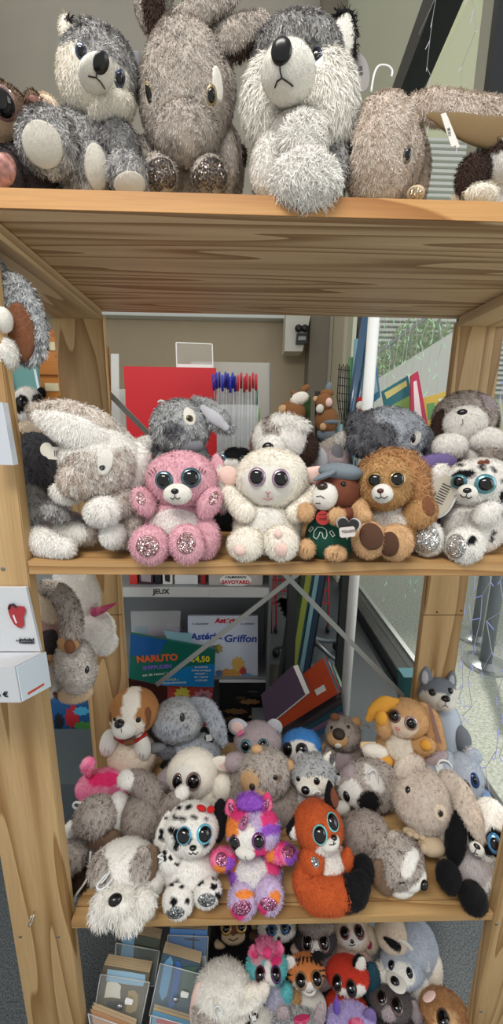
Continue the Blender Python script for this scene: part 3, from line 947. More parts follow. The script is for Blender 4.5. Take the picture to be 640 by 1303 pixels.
# items on the upper shelf (only their lower halves show)
up = [((166, 176), 'c8382d', 'red spined thin box on the upper rail, leftmost'), ((178, 196), '4a2b3a', 'dark plum boxed game standing on the upper rail'), ((198, 206), '20242c', 'black narrow boxed game beside the plum one'), ((208, 220), 'e8e4dd', 'white narrow boxed game with black figure'), ((223, 252), 'dfe1e2', 'wide plain white boxed game on the upper rail'), ((256, 262), 'a6252f', 'narrow red spine left of the almanac')]
for (u0, u1), c, lb in up:
    a = PG(u0, 745, YG+.04); b = PG(u1, 745, YG+.04)
    o = MB().box(a[0], b[0], YG+.03, YG+.09, -.634, -.44, .001).build('boxed_game', plain('box_'+c, c, .4), None)
    tag(o, lb, 'boxed game', 'boxed games on the upper rail')
    if c in ('e8e4dd', '4a2b3a'):
        MB().slab([(a[0]+.01, YG+.0295, -.62), (b[0]-.01, YG+.0295, -.625), (b[0]-.006, YG+.0295, -.55), (a[0]+.008, YG+.0295, -.57)], (0, -.0005, 0)).build('printed_figure', plain('print_'+('22' if c[0] == 'e' else 'a0'), '22242a' if c[0] == 'e' else 'a8a0a0', .5), o)
a = PG(266, 745, YG+.03); b = PG(334, 745, YG+.03)
al = MB().box(a[0], b[0], YG+.02, YG+.035, -.634, -.40, .001).build('almanac', plain('almanac_cover', 'b9b4b0', .4), None)
tag(al, 'almanac with red title on a white oval standing on the upper rail', 'book')
e = PG(300, 738, YG+.019)
ov = MB().slab([e+np.array([.066*math.cos(t), -.0005, .029*math.sin(t)]) for t in np.linspace(0, 2*math.pi, 32, endpoint=False)], (0, -.0006, 0)).build('title_oval', plain('oval_white', 'efefec', .5), al)
text('SAVOYARD', 'lettering', PG(300, 741, YG+.017), (1, 0, 0), (0, 0, 1), .0225, plain('ink_red', 'c21c28', .6), ov, bold=.0008)
text("L'ALMANACH", 'lettering', PG(300, 734.5, YG+.017), (1, 0, 0), (0, 0, 1), .014, ink, ov, bold=.0004)

# comic album
YC = YG+.06
cb = card('comic_album', [(239, 863), (328, 863), (328, 784), (239, 784)], YC, plain('cover_paleblue', 'd9e2f2', .25, coat=.4), .012)
tag(cb, 'white comic album with blue hand lettered title on the display unit', 'book')
yq = YC-.001
red = plain('ink_comic_red', 'cf2430', .5); blue = plain('ink_comic_blue', '2348a5', .5)
text('Astérix', 'title', PY(288, 790, yq), (1, 0, 0), (0, 0, 1), .033, red, cb, bold=.0014, font_shear=.15)
text('R. GOSCINNY', 'author_name', PY(255, 794, yq), (1, 0, 0), (0, 0, 1), .0115, ink, cb)
text('A. UDERZO', 'author_name', PY(315, 794, yq), (1, 0, 0), (0, 0, 1), .0115, ink, cb)
text('Astérix', 'title', PY(261, 810, yq), (1, 0, .05), (-.05, 0, 1), .044, blue, cb, bold=.0013, font_shear=.2)
text('et le', 'title', PY(284, 812, yq), (1, 0, 0), (0, 0, 1), .018, blue, cb)
text('Griffon', 'title', PY(306, 813, yq), (1, 0, 0), (0, 0, 1), .050, blue, cb, bold=.001, font_shear=.1)
def blot(u, v, ru, rv, Y, c, parent, name='printed_patch', seed=1, k=9, off=.0012):
    rg = np.random.default_rng(seed); P = []
    for i in range(k*2):
        t = i*math.pi/k; q = 1 if i % 2 else rg.uniform(.6, .85)
        P.append(PY(u+ru*q*math.cos(t), v-rv*q*math.sin(t), Y-off))
    return MB().slab(P, (0, -.0005, 0)).build(name, plain('print_'+c, c, .5), parent)
# plain ornament instead of the drawn figures
blot(276, 826, 9, 6, YC, '8c8250', cb, seed=3, k=7)
blot(279, 825, 3, 7, YC, 'b7a55f', cb, seed=4, k=5, off=.0018)
blot(290, 857, 17, 7, YC, 'd29a4c', cb, seed=5)
blot(303, 845, 9, 11, YC, 'e0b45e', cb, seed=6, off=.0018)
blot(309, 854, 5, 6, YC, 'c2483a', cb, seed=7, off=.0024)
blot(279, 857, 5, 5, YC, '5f7ba8', cb, seed=8, off=.0024)
blot(315, 860, 7, 3.5, YC, '6aa7cf', cb, seed=9, off=.003)
# green and blue card pack
YN = YG+.03
pk = card('trading_card_pack', [(164, 868), (272, 874), (274, 826), (166, 806)], YN, plain('pack_green', '1d6a5a', .25, coat=.5), .012)
tag(pk, 'green and blue trading card pack with orange lettering and price', 'card pack')
card('blue_corner', [(166, 834), (200, 836), (213, 806+9), (166, 807)], YN-.001, plain('pack_blue', '1c5da0', .25, coat=.5), .0008, pk)
card('blue_band', [(196, 872), (272, 874.5), (273.5, 845), (238, 848)], YN-.001, plain('pack_blue2', '2080bf', .25, coat=.5), .0008, pk)
text('NARUTO', 'title', PY(200, 838, YN-.002), (1, 0, .07), (-.07, 0, 1), .043, plain('ink_orange', 'e0663a', .5), pk, bold=.002)
text('SHIPPUDEN', 'title', PY(200, 849, YN-.002), (1, 0, .07), (-.07, 0, 1), .0245, plain('ink_violet', '7d6ac4', .5), pk, bold=.001)
text('est de retour !', 'slogan', PY(197, 858, YN-.002), (1, 0, .1), (-.1, 0, 1), .0185, plain('ink_white', 'e9efe9', .5), pk)
text('€4,50', 'price', PY(254, 839, YN-.002), (1, 0, 0), (0, 0, 1), .037, plain('ink_yellow', 'e8dc3a', .5), pk, bold=.001)
for k, tx in enumerate(('24 CARTES', 'DANS CHAQUE', 'PAQUET +', 'EN 1 BOITE', 'A COLLER')):
    text(tx, 'small_print', PY(256, 849+k*4.2, YN-.002), (1, 0, 0), (0, 0, 1), .012, plain('ink_white', 'e9efe9', .5), pk)
text('20 SUR 1', 'small_print', PY(220, 865, YN-.002), (1, 0, .05), (-.05, 0, 1), .014, plain('ink_yellow', 'e8dc3a', .5), pk)
text('DANS DEMARRAGE', 'small_print', PY(222, 869, YN-.002), (1, 0, .05), (-.05, 0, 1), .012, plain('ink_white', 'e9efe9', .5), pk)
# clear bag and lilac box behind it
lb_ = card('lilac_box', [(170, 812), (232, 812), (232, 800), (170, 800)], YG+.09, plain('lilac', '8d6f9c', .3, coat=.4), .02)
tag(lb_, 'lilac and teal small box in a clear bag above the card pack', 'box')
card('teal_end', [(170, 812), (188, 812), (188, 797), (170, 797)], YG+.085, plain('teal_print', '3d86a8', .3), .003, lb_)
o = card('clear_bag', [(168, 812), (228, 812), (230, 777), (166, 778)], YG+.075, clear('clear_bag', 'f3f5f5', .25), .002); tag(o, 'crinkled clear plastic bag above the green card pack', 'bag')
o = card('plastic_sleeve', [(212, 812), (246, 826), (243, 806), (208, 803)], YG+.045, plain('sleeve_blue', '9fd0dc', .15, alpha=.75, coat=.6), .002); tag(o, 'pale blue plastic sleeve behind the top edge of the card pack', 'sleeve')
# red card pack below, black magazine
pr_ = card('sticker_pack', [(211, 925), (270, 925), (271, 874), (214, 871)], YG+.05, plain('pack_red', 'b4473f', .25, coat=.5), .008)
tag(pr_, 'red sticker pack with pink swirl below the green card pack', 'card pack')
blot(232, 882, 11, 9, YG+.05, 'd8c94a', pr_, seed=11); blot(258, 887, 14, 11, YG+.05, 'c98a90', pr_, seed=12); blot(258, 888, 7, 6, YG+.05, '8d4e58', pr_, seed=13, off=.002)
dk = card('black_magazine', [(279, 935), (339, 935), (339, 867), (279, 867)], YG+.045, plain('mag_black', '1c1a1a', .2, coat=.5), .008)
tag(dk, 'black glossy magazine with brown and gold picture under the comic album', 'magazine')
for i, (u, v, a_, b_2, c) in enumerate([(300, 905, 17, 4, '7d5a34'), (318, 893, 14, 4, '8f6a3f'), (296, 915, 12, 4, '5d4026'), (325, 912, 10, 3, 'a47b45'), (306, 888, 8, 2.5, '4a3a2c'), (322, 880, 9, 2, '35424a')]):
    blot(u, v, a_, b_2, YG+.045, c, dk, seed=20+i, off=.0012+.0003*i)
card('white_edge', [(279, 868.5), (339, 868.5), (339, 865), (279, 865)], YG+.044, plain('edge_white', 'dcdde0', .4), .002, dk)
# dark red card in front
o = card('dark_red_card', [(150, 905), (213, 918), (213, 874), (150, 861)], 1.12, plain('maroon_card', '3f1715', .6), .003)
tag(o, 'dark maroon card behind the brown and white plush puppy', 'card')
MB().box(PY(150, 905, 1.12)[0], PY(213, 905, 1.12)[0], 1.12, 1.16, FL, PY(190, 916, 1.12)[2]).build('card_stand', plain('stand_dark', '2b2422', .7), o)
# poster cards low on the left
po = card('card_box', [(70, 965), (126, 965), (121, 896), (64, 893)], YG-.02, plain('poster_blue', '2f5c8d', .25, coat=.4), .05)
tag(po, 'colourful blue and red boxed toy low on the left display shelf', 'boxed toy')
for i, (u, v, a_, b_2, c) in enumerate([(92, 912, 10, 17, 'b5303a'), (107, 925, 14, 8, '4f8f4a'), (104, 905, 12, 6, '4aa6cc'), (75, 918, 7, 12, '2a2e38'), (85, 950, 17, 10, '5aa3c9'), (80, 955, 8, 6, '1c2f55'), (99, 948, 6, 8, 'a3852f'), (115, 955, 9, 9, '5b7a2e')]):
    blot(u, v, a_, b_2, YG-.02, c, po, seed=40+i, off=.0012+.0003*i)
card('dark_field', [(105, 965), (125.5, 965), (122.5, 941), (104, 941)], YG-.0245, plain('poster_dark', '141c24', .4), .0004, po)
text('ADO', 'lettering', PY(114, 947, YG-.025), (1, 0, 0), (0, 0, 1), .032, plain('ink_white', 'e9efe9', .5), po, bold=.001)
text('ACTION', 'lettering', PY(114, 960, YG-.025), (1, 0, 0), (0, 0, 1), .020, plain('ink_white', 'e9efe9', .5), po, bold=.0006)

# ---- on top of the gondola
gz = -.13
rp_ = MB(); a = PY(157, 466, 1.5); b = PY(275, 465, 1.5)
rp_.box(a[0], b[0], 1.5, 1.508, gz, a[2]); rp_ = rp_.build('red_panel', plain('red_board', 'bf0f1d', .5), None)
tag(rp_, 'plain red rectangular display board standing behind the plush rabbits', 'display board')
hd = empty('sign_holder', (PY(247, 470, 1.58)[0], 1.6, gz), 'clear acrylic sign holder rising behind the red board', 'sign holder')
P = [PY(224, 436, 1.58), PY(270, 438, 1.58), PY(271, 470, 1.58), PY(225, 470, 1.58)]
wire = MB()
for i in range(4): wire.tube([P[i], P[(i+1) % 4]], .0022, 6)
wire.build('holder_edge', plain('acrylic_edge', 'eff2ee', .2), hd)
MB().slab([PY(224, 436, 1.58), PY(270, 438, 1.58), (P[2][0], 1.58, gz), (P[3][0], 1.58, gz)], (0, .002, 0)).build('acrylic_sheet', clear('acrylic_sheet', 'f2f4f2', .10), hd)
card('paper_insert', [(226, 470), (270, 471), (270, 464), (225, 463)], 1.577, plain('paper_white', 'e5e3e0', .6), .001, hd)
o = MB(); a = PY(300, 462, 1.68); b = PY(344, 461, 1.68)
o.box(PY(244, 462, 1.68)[0], b[0], 1.66, 1.675, gz, a[2])
o = o.build('grey_pegboard', plain('pegboard', 'a7a59c', .6), None); tag(o, 'grey upright panel behind the pen holder', 'panel')
card('slot_strip', [(343, 560), (344.5, 560), (344.5, 462), (343, 462)], 1.655, plain('slot', '6f706c', .5), .002, o)
# pen holder
hb = PY(300, 560, 1.42)
ph = empty('pen_holder', (hb[0], 1.42, gz), 'clear acrylic pen holder with rows of blue and red pens', 'pen holder')
xa, xb = PY(276, 500, 1.42)[0], PY(329, 500, 1.42)[0]
zt = PY(300, 497, 1.42)[2]
pm = MB(); pm.box(xa, xb, 1.455, 1.458, gz, zt); pm.box(xa, xb, 1.395, 1.398, gz, zt-.05); pm.box(xa, xa+.003, 1.398, 1.455, gz, zt-.02); pm.box(xb-.003, xb, 1.398, 1.455, gz, zt-.02)
pm.box((xa+xb)/2-.001, (xa+xb)/2+.001, 1.398, 1.455, gz, zt-.02)
for q in (.33, .66): pm.box(xa, xb, 1.398, 1.455, gz+q*(zt-gz), gz+q*(zt-gz)+.002)
pm.build('tray', clear('acrylic_pen', 'e8eef0', .25), ph)
rg = np.random.default_rng(3)
ORD = ('first', 'second', 'third', 'fourth', 'fifth', 'sixth', 'seventh', 'eighth', 'ninth')
def pen(u, v, colr, lab, k):
    T = PY(u, v, 1.42+.012*(k % 3)-.01); zb = gz+.01
    B_ = np.array([np.clip(T[0]+rg.uniform(-.02, .02)*.5, xa+.008, xb-.008), T[1], zb])
    d = (T-B_)/np.linalg.norm(T-B_)
    r = empty('pen', B_, lab, 'pen', 'pens in the clear holder')
    MB().tube([B_, T-d*.055], .0026, 8).build('barrel', plain('barrel_clear', '8d9298', .2, alpha=.5), r, True)
    MB().tube([T-d*.055, T-d*.006, T], [.0052, .0046, .003], 10).build('pen_cap', plain('cap_'+colr, colr, .25, coat=.5), r, True)
    MB().tube([T-d*.045+np.array([0, -.0065, 0]), T-d*.008+np.array([0, -.0055, 0])], .0013, 6).build('pen_clip', plain('cap_'+colr, colr, .25, coat=.5), r, True)
for k, u in enumerate((271, 275, 279, 283, 287, 290, 293, 296, 299)):
    pen(u, 473+[3, 1, 0, 4, 0, 2, 6, 1, 5][k], '1b2ba6', ORD[k]+' blue capped clear pen from the left in the acrylic holder', k)
for k, u in enumerate((303, 307, 311, 314, 318, 322, 326)):
    pen(u, 474+[3, 0, 5, 1, 4, 0, 2][k], 'c21a2c', ORD[k]+' red capped clear pen from the left in the acrylic holder', k)
for k, (u, c) in enumerate(((330, '0f8c58'), (333, '7fc043'))):
    pen(u-3, 497+k*22, c, ('dark green' if k == 0 else 'light green')+' capped pen at the right end of the holder', k+1)
# acrylic holder at far left edge behind the post
st_ = empty('leaflet_stand', (PY(150, 520, 1.2)[0], 1.2, -.13), 'empty clear acrylic leaflet stand beside the back left post', 'leaflet stand')
for k, (u0, u1, v0, v1) in enumerate(((142, 152, 450, 548), (150, 160, 495, 548))):
    card('acrylic_face', [(u0, v1), (u1, v1), (u1-1, v0), (u0-1, v0)], 1.24-.03*k, clear('acrylic_thin', 'dfe6e6', .45), .003, st_)
MB().box(PY(140, 555, 1.2)[0], PY(166, 555, 1.2)[0], 1.17, 1.26, PY(150, 556, 1.2)[2]-.01, PY(150, 556, 1.2)[2]).build('foot', clear('acrylic_thin', 'dfe6e6', .45), st_)
MB().box(-.47, -.44, 1.19, 1.23, FL, PY(150, 556, 1.2)[2]-.01).build('column', grey, st_)

# ---- emergency lamp on the far soffit
so = MB(); so.slab([PY(364, 398, 4.2), PY(396, 398, 4.2), PY(385, 447, 4.2), PY(362, 447, 4.2)], (0, .25, 0)); 
so = so.build('soffit', plain('soffit_white', 'd9d6ca', .8), None); tag(so, kind='structure'); so.name = 'trim_4'
lm = empty('wall_lamp', PY(384, 434, 4.15), 'small black twin spot emergency lamp on the far white soffit', 'lamp')
MB().slab([PY(377, 437, 4.14), PY(391, 437, 4.14), PY(391, 424, 4.14), PY(378, 424, 4.14)], (0, .06, 0)).build('housing', plain('lamp_black', '1b1b1c', .4), lm)
for u in (380, 388):
    MB().ball(PY(u, 418, 4.12), .04, 2, (1, .8, 1)).build('lamp_head', plain('lamp_black', '1b1b1c', .4), lm, True)
MB().slab([PY(379, 433, 4.135), PY(389, 433, 4.135), PY(389, 428, 4.135), PY(380, 428, 4.135)], (0, -.004, 0)).build('diffuser', plain('lamp_grey', '9fa2a0', .3), lm)

# ---- pole stand
c = PY(446, 800, 1.3); x = c[0]
pl = empty('display_pole', (x, 1.3, FL), 'white metal pole standing between the books and the window', 'pole')
MB().tube([(x, 1.3, FL+.02), (x, 1.3, .45)], .0185, 24).build('pole', plain('pole_white', 'eef0ee', .3), pl, True)
bb = MB(); bb.tube([(x-.02, 1.30, FL+.02), (x+.2, 1.30, FL+.02)], .012, 8); bb.tube([(x, 1.2, FL+.02), (x, 1.42, FL+.02)], .012, 8)
bb.build('foot', plain('foot_black', '1d2022', .5), pl, True)
# black feet of other stands
def tripod(u, v, lab, h=1.1, rot=0, castor=True):
    c = PZ(u, v, FL+.16)
    r = empty('castor_stand', (c[0], c[1], FL), lab, 'stand', 'castor stands behind the shelf')
    MB().tube([c, c+[0, 0, h]], .016, 16).build('pole', plain('pole_grey', '7c8487', .4, metal=.5), r, True)
    MB().tube([c-[0, 0, .05], c+[0, 0, .06]], .03, 16).build('hub', plain('foot_black', '1d2022', .5), r, True)
    for k in range(5):
        a = rot+k*2*math.pi/5; e = np.array([c[0]+.22*math.cos(a), c[1]+.22*math.sin(a), FL+.075])
        MB().tube([c, (c*.4+e*.6)+[0, 0, -.01], e], [.016, .013, .011], 8).build('leg', plain('leg_steel', '6e777b', .4, metal=.5), r, True)
        MB().ball(e-[0, 0, .035], .034, 2, (.8, .8, 1)).build('castor', plain('foot_black', '1d2022', .5), r, True)
tripod(396, 812, 'five legged castor stand with grey pole behind the leaning books', rot=.5)
# red wire rack
rw = empty('wire_rack', PZ(385, 830, FL), 'red wire display rack behind the magazine stand', 'wire rack')
yr = 2.5
wr = MB()
for u in (346, 352, 418): wr.tube([PY(u, 722, yr), PY(u-1, 835, yr)], .006, 6)
for v in (738, 752, 768, 830): wr.tube([PY(343, v, yr), PY(420, v, yr)], .005, 6)
for u in range(350, 418, 9): wr.tube([PY(u, 735, yr), PY(u, 768, yr-.12)], .003, 5)
wr.tube([PY(343, 768, yr-.12), PY(420, 768, yr-.12)], .004, 6)
wr.build('wire_frame', plain('wire_red', 'b0202c', .4), rw, True)
for u in (350, 415):
    MB().tube([PY(u, 830, yr), (PY(u, 830, yr)[0], yr, FL+.03)], .006, 6).build('leg', plain('wire_red', 'b0202c', .4), rw, True)
    MB().ball((PY(u, 830, yr)[0], yr, FL+.03), .03, 2, (.5, 1, 1)).build('castor', plain('foot_black', '1d2022', .5), rw, True)
# black and white striped sheets in a black wire pocket
sp = empty('sheet_pocket', PY(370, 800, 1.9), 'black wire pocket of white printed sheets beside the red rack', 'sheet holder')
for k in range(9):
    MB().slab([PY(350+k*1.2, 764+k*2.6, 1.9), PY(384+k*1.0, 768+k*4.2, 1.9), PY(390+k, 763+k*4.2, 1.9), PY(356+k*1.2, 758+k*2.6, 1.9)], (0, .002, 0)).build('sheet', plain('sheet_white' if k % 2 == 0 else 'sheet_grey', 'd9dad6' if k % 2 == 0 else '5c6062', .6), sp)
wk = MB()
for k in range(7): wk.tube([PY(378+k*4, 742, 2.05), PY(366+k*5, 812, 2.05)], .0035, 6)
for v in (760, 790, 812): wk.tube([PY(372-(v-760)*.1, v, 2.05), PY(404-(v-760)*.1, v, 2.05)], .0035, 6)
wk.tube([PY(385, 812, 2.05), (PY(385, 812, 2.05)[0], 1.86, FL)], .008, 8)
wk.build('wire_frame', plain('foot_black', '1d2022', .5), sp, True)
# leaning long flat boards and tubes (from low left to top right)
cols = [('1c211e', 'black'), ('3c4f37', 'dark green'), ('a8b04e', 'yellow green'), ('27505f', 'dark teal'), ('86b0b8', 'pale blue'), ('2c3d52', 'navy'), ('1a1c20', 'very dark')]
for k, (c, nm) in enumerate(cols):
    Yk = 1.62+.03*k
    A = PY(352+k*5.2, 900, Yk); B_ = PY(404+k*7.2, 560-k*5, Yk)
    A = np.array([A[0], A[1], A[2]])
    th = .009+.004*(k % 3)
    d = B_-A; A = A+d*((FL+.02-A[2])/d[2]) if False else A
    o = MB().slab([A, A+[th*1.6, 0, 0], B_+[th*1.6, 0, 0], B_], (0, .10, 0)).build('poster_board', plain('board_'+c, c, .35, coat=.3), None)
    tag(o, 'long %s poster board leaning in the stand behind the books' % nm, 'poster board', 'poster boards leaning in the stand')
lb_ = MB(); a0 = PY(352, 900, 1.6); a1 = PY(392, 900, 1.85)
o = MB().box(a0[0]-.02, a1[0]+.06, 1.58, 1.95, a0[2]-.02, a0[2]-.002).box(a0[0]+.05, a0[0]+.09, 1.72, 1.76, FL, a0[2]-.02).box(a0[0]-.02, a1[0]+.06, 1.6, 1.9, FL, FL+.02).build('poster_stand', plain('foot_black', '1d2022', .5), None)
tag(o, 'low black stand carrying the leaning poster boards', 'stand')
for k, (u0, v0, u1, v1, c, r, lb) in enumerate([(466, 398, 440, 560, '2f4f6b', .014, 'dark blue long tube leaning in front of the pillar, left of the white pole'), (473, 402, 452, 545, '3a5a78', .010, 'thin steel blue tube leaning beside the white pole'), (456, 432, 448, 560, '6f9fae', .016, 'pale blue rolled poster leaning by the pillar'), (447, 455, 438, 560, '4e7a4c', .011, 'green rolled poster leaning by the pillar'), (463, 470, 452, 560, 'c9a95a', .009, 'thin straw coloured rolled poster by the pillar')]):
    Yk = 1.5+.02*k; A = PY(u1, v1, Yk); B_ = PY(u0, v0, Yk); d = (B_-A); zb = gz-.2
    A = A+d*((zb-A[2])/d[2])
    o = MB().tube([A, B_], r, 14).build('poster_tube', plain('tube_'+c, c, .35, coat=.4), None, True); tag(o, lb, 'tube', 'rolled posters by the pillar')
o = MB().box(.385, .50, 1.44, 1.60, gz-.225, gz-.20).box(.44, .47, 1.54, 1.57, FL, gz-.225).box(.40, .49, 1.45, 1.60, FL, FL+.015).build('tube_stand', plain('foot_black', '1d2022', .5), None); tag(o, 'black stand tray holding the rolled posters', 'stand')
# black net bag hanging left of tubes
nb = MB()
for k in range(6): nb.tube([PY(432+k*2.4, 463+k % 2*3, 1.48), PY(429+k*3, 505, 1.48), PY(433+k*2, 535, 1.48)], .0022, 5)
for v in (470, 480, 490, 500, 510, 520): nb.tube([PY(430, v, 1.478), PY(446, v+2, 1.478)], .0016, 5)
o = nb.build('net_bag', plain('net_black', '17181a', .7), None, True); tag(o, 'black net bag hanging beside the rolled posters', 'bag')

# leaning books and folders
def book(front, th_px, Y, cov, lab, page='e6e4dc', name='book', cat='book', off=.0):
    """front: 4 px corners (bl, br, tr, tl) of the cover; thickness runs back and to the right"""
    Q = [PY(u, v, Y) for u, v in front]; t = np.array([th_px*.0028, .5*th_px*.0028, 0])
    r = empty(name, Q[0], lab, cat, 'books and folders leaning behind the plush')
    MB().slab(Q, t*.08).build('front_cover', plain('cover_'+cov, cov, .35, coat=.3), r)
    q2 = [np.array(p)+t*.1 for p in Q]; c_ = sum(q2)/4; q2 = [c_+(p-c_)*.97 for p in q2]
    MB().slab(q2, t*.8).build('page_block', plain('pages_'+page, page, .8), r)
    MB().slab([np.array(p)+t*.92 for p in Q], t*.08).build('back_cover', plain('cover_'+cov, cov, .35, coat=.3), r)
    return r
YK = 1.28
book([(338, 925), (388, 884), (372, 847), (332, 884)], 9, YK-.05, '5b4a5e', 'dark purple hardback book with white pages leaning leftmost')
r = book([(352, 930), (430, 882), (411, 837), (352, 885)], 5, YK, 'c4481f', 'orange red folder with small white sticker leaning against purple book', page='3d6f86')
MB().slab([PY(400, 878, YK-.001), PY(412, 871, YK-.001), PY(415, 878, YK-.001), PY(403, 885, YK-.001)][::1], (0, -.001, 0)).build('price_sticker', plain('sticker_white', 'e6e7e4', .5), r)
for k, (c, nm) in enumerate((('2f7d93', 'teal'), ('b9d08a', 'pale green'))):
    book([(372+k*7, 930), (434+k*5, 884+k*3), (417+k*5, 841+k*6), (372+k*6, 880)], 4, YK+.03+.03*k, c, nm+' notebook leaning behind the orange folder', page='bcd3d6')
for k, (c, nm) in enumerate((('3b3338', 'dark brown'), ('1f4a57', 'deep teal'), ('6e5672', 'mauve'), ('2c4f73', 'navy blue'))):
    A = [(360+k*11, 936), (434+k*1.5, 889+k*8), (435+k*1.5, 896+k*8), (366+k*11, 940)]
    o = card('folder', A, YK-.015-.004*k, plain('folder_'+c, c, .4, coat=.2), .12); tag(o, nm+' flat folder lying slanted under the orange folder', 'folder', 'slanted folders under the orange folder')
o = MB().box(.05, .38, 1.12, 1.46, PY(380, 940, 1.28)[2]-.03, PY(380, 940, 1.28)[2]-.005).box(.1, .13, 1.2, 1.23, FL, PY(380, 940, 1.28)[2]-.03).box(.32, .35, 1.4, 1.43, FL, PY(380, 940, 1.28)[2]-.03).build('book_table', plain('table_grey', '6d7274', .5), None)
tag(o, 'low grey table carrying the leaning books', 'table')
o = card('teal_box', [(514, 905), (537, 905), (535, 862), (514, 862)], 1.06, plain('teal_card', '2b6e78', .5), .05); tag(o, 'teal cardboard box between the window frame and the grey wolf', 'box')
MB().box(PY(514, 905, 1.06)[0], PY(537, 905, 1.06)[0], 1.06, 1.11, FL, PY(520, 905, 1.06)[2]).build('pedestal', plain('ped_dark', '3a4144', .6), o)

# packaged goods hanging at the window (right of the pole)
def pack(quad, Y, c, lab, name='packet', extra=()):
    o = card(name, quad, Y, plain('pk_'+c, c, .3, coat=.5), .008); tag(o, lab, 'packet', 'packets by the window')
    for i, (q, c2) in enumerate(extra): card('printed_patch', q, Y-.001-.0006*i, plain('pk_'+c2, c2, .35), .0006, o)
    return o
pack([(497, 560), (531, 535), (519, 478), (486, 498)], 1.30, '2f6f7a', 'teal colouring book packet standing by the window', extra=[([(500, 545), (527, 527), (522, 503), (494, 518)], '7fa35a'), ([(492, 508), (518, 491), (517, 484), (489, 500)], 'c8bf7a')])
pack([(522, 565), (548, 560), (532, 472), (523, 478)], 1.27, 'b51f4a', 'crimson wrapped packet with clear window by the glass', extra=[([(528, 540), (538, 538), (530, 484), (526, 486)], 'e9d5d8')])
pack([(541, 560), (576, 552), (571, 497), (536, 507)], 1.33, 'c7a63a', 'yellow picture pack standing beside the back right post', extra=[([(545, 535), (556, 533), (553, 512), (543, 514)], '5b8e4e'), ([(559, 528), (572, 526), (569, 505), (558, 508)], 'd7e0c8')])
pack([(478, 545), (492, 560), (500, 540), (484, 520)], 1.34, 'b9a04a', 'small yellow packet at the foot of the teal packet', extra=())
pack([(466, 520), (484, 505), (478, 450), (463, 470)], 1.36, '4f86a8', 'light blue picture packet left of the teal packet', extra=[([(468, 508), (481, 498), (478, 476), (466, 488)], '9fc3c9')])
o = MB().box(.44, WX-.021, 1.24, 1.42, PY(520, 566, 1.3)[2]-.02, PY(520, 566, 1.3)[2]-.003).build('window_ledge_shelf', plain('table_grey', '6d7274', .5), None)
tag(o, 'grey side shelf carrying the colourful packets by the window', 'shelf')
# green display cards for the small hanging plush
for (q, lb) in (([(393, 560), (396, 505), (388, 505), (366, 548), (368, 560)], 'green folded display card behind the brown plush keyring'), ([(409, 560), (409, 498), (401, 498), (401, 560)], 'dark brown display card behind the plush monkey keyring')):
    o = MB().slab([PY(u, v, 1.56) for u, v in q], (0, .006, 0)).build('display_card', plain('dc_'+lb[:5], '3b5a22' if 'green' in lb else '2b2420', .5), None); tag(o, lb, 'display card')
o = MB().box(.125, .375, 1.36, 1.58, PY(400, 562, 1.5)[2]-.02, PY(400, 562, 1.5)[2]).box(.2, .24, 1.5, 1.54, FL, PY(400, 562, 1.5)[2]-.02).build('counter_display', plain('counter_dark', '37393a', .5), None)
tag(o, 'small dark counter tray carrying the plush keyrings', 'tray')

# left outside the shelf unit
YL = 1.5
o = MB(); a = PY(-90, 470, 1.9); b = PY(52, 508, 1.9)
tb = card('teal_board', [(-120, 506), (50, 506), (47, 463), (-120, 463)], 1.9, plain('teal_board', '5f8f8c', .5), .02); tag(tb, 'teal notice board on the left behind the hanging ear', 'board')
card('cyan_edge', [(-120, 506), (32, 506), (32, 501.5), (-120, 501.5)], 1.89, plain('cyan_strip', '58cfd0', .4), .004, tb)
card('paper_strip', [(10, 503), (20, 503), (12, 470), (2, 470)], 1.885, plain('paper_white', 'e5e3e0', .6), .002, tb)
MB().box(-1.5, -1.45, 1.93, 1.98, FL, PY(0, 480, 1.9)[2]).build('support_leg', grey, tb)
wb = MB().box(PY(-120, 540, 1.75)[0], PY(33, 540, 1.75)[0], 1.7, 1.88, PY(0, 548, 1.75)[2], PY(0, 507, 1.75)[2]).box(-1.5, -1.4, 1.75, 1.8, FL, PY(0, 548, 1.75)[2]).build('white_shelf_box', plain('white_box', 'cfd2d0', .5), None); tag(wb, 'white shelf box below the teal notice board', 'box')
cbx = empty('wooden_cabinet', (PY(70, 500, 2.1)[0], 2.3, FL), 'orange stained wooden cabinet behind the left back post', 'cabinet')
x0 = PY(48, 500, 2.1)[0]; x1 = PY(110, 500, 2.1)[0]; zt_ = PY(66, 420, 2.1)[2]
MB().box(x0, x1, 2.1, 2.5, FL, zt_).build('body', wood('orange_wood', 0, light_c='b06a26', dark_c='8a4b17', seed=3.1, scale=.5), cbx)
for k in range(6):
    z0 = zt_-.02-.2*(k+1)
    d_ = MB().box(x0+.01, x1-.01, 2.088, 2.1, z0, z0+.185, .003).build('drawer', wood('orange_wood2', 0, light_c='c27a30', dark_c='96561c', seed=5.1, scale=.5), cbx)
    MB().box(x0+.05, x0+.12, 2.082, 2.088, z0+.12, z0+.16).build('label_plate', plain('label_pale', 'd8c9a4', .5), d_)
ac = MB().slab([PY(41, 462, 1.3), PY(43, 462, 1.3), PY(54, 512, 1.3), PY(51, 512, 1.3)], (0, .004, 0)).build('acrylic_strip', clear('acrylic_bar', 'dfe8ea', .7), tb)
# dark plinth furniture low on the left
o = MB().box(-1.6, -.56, 1.1, 1.35, FL, -1.22).build('dark_plinth', plain('plinth_dark', '4b5357', .6), None); tag(o, 'long grey plinth on the floor left of the shelf post', 'plinth')
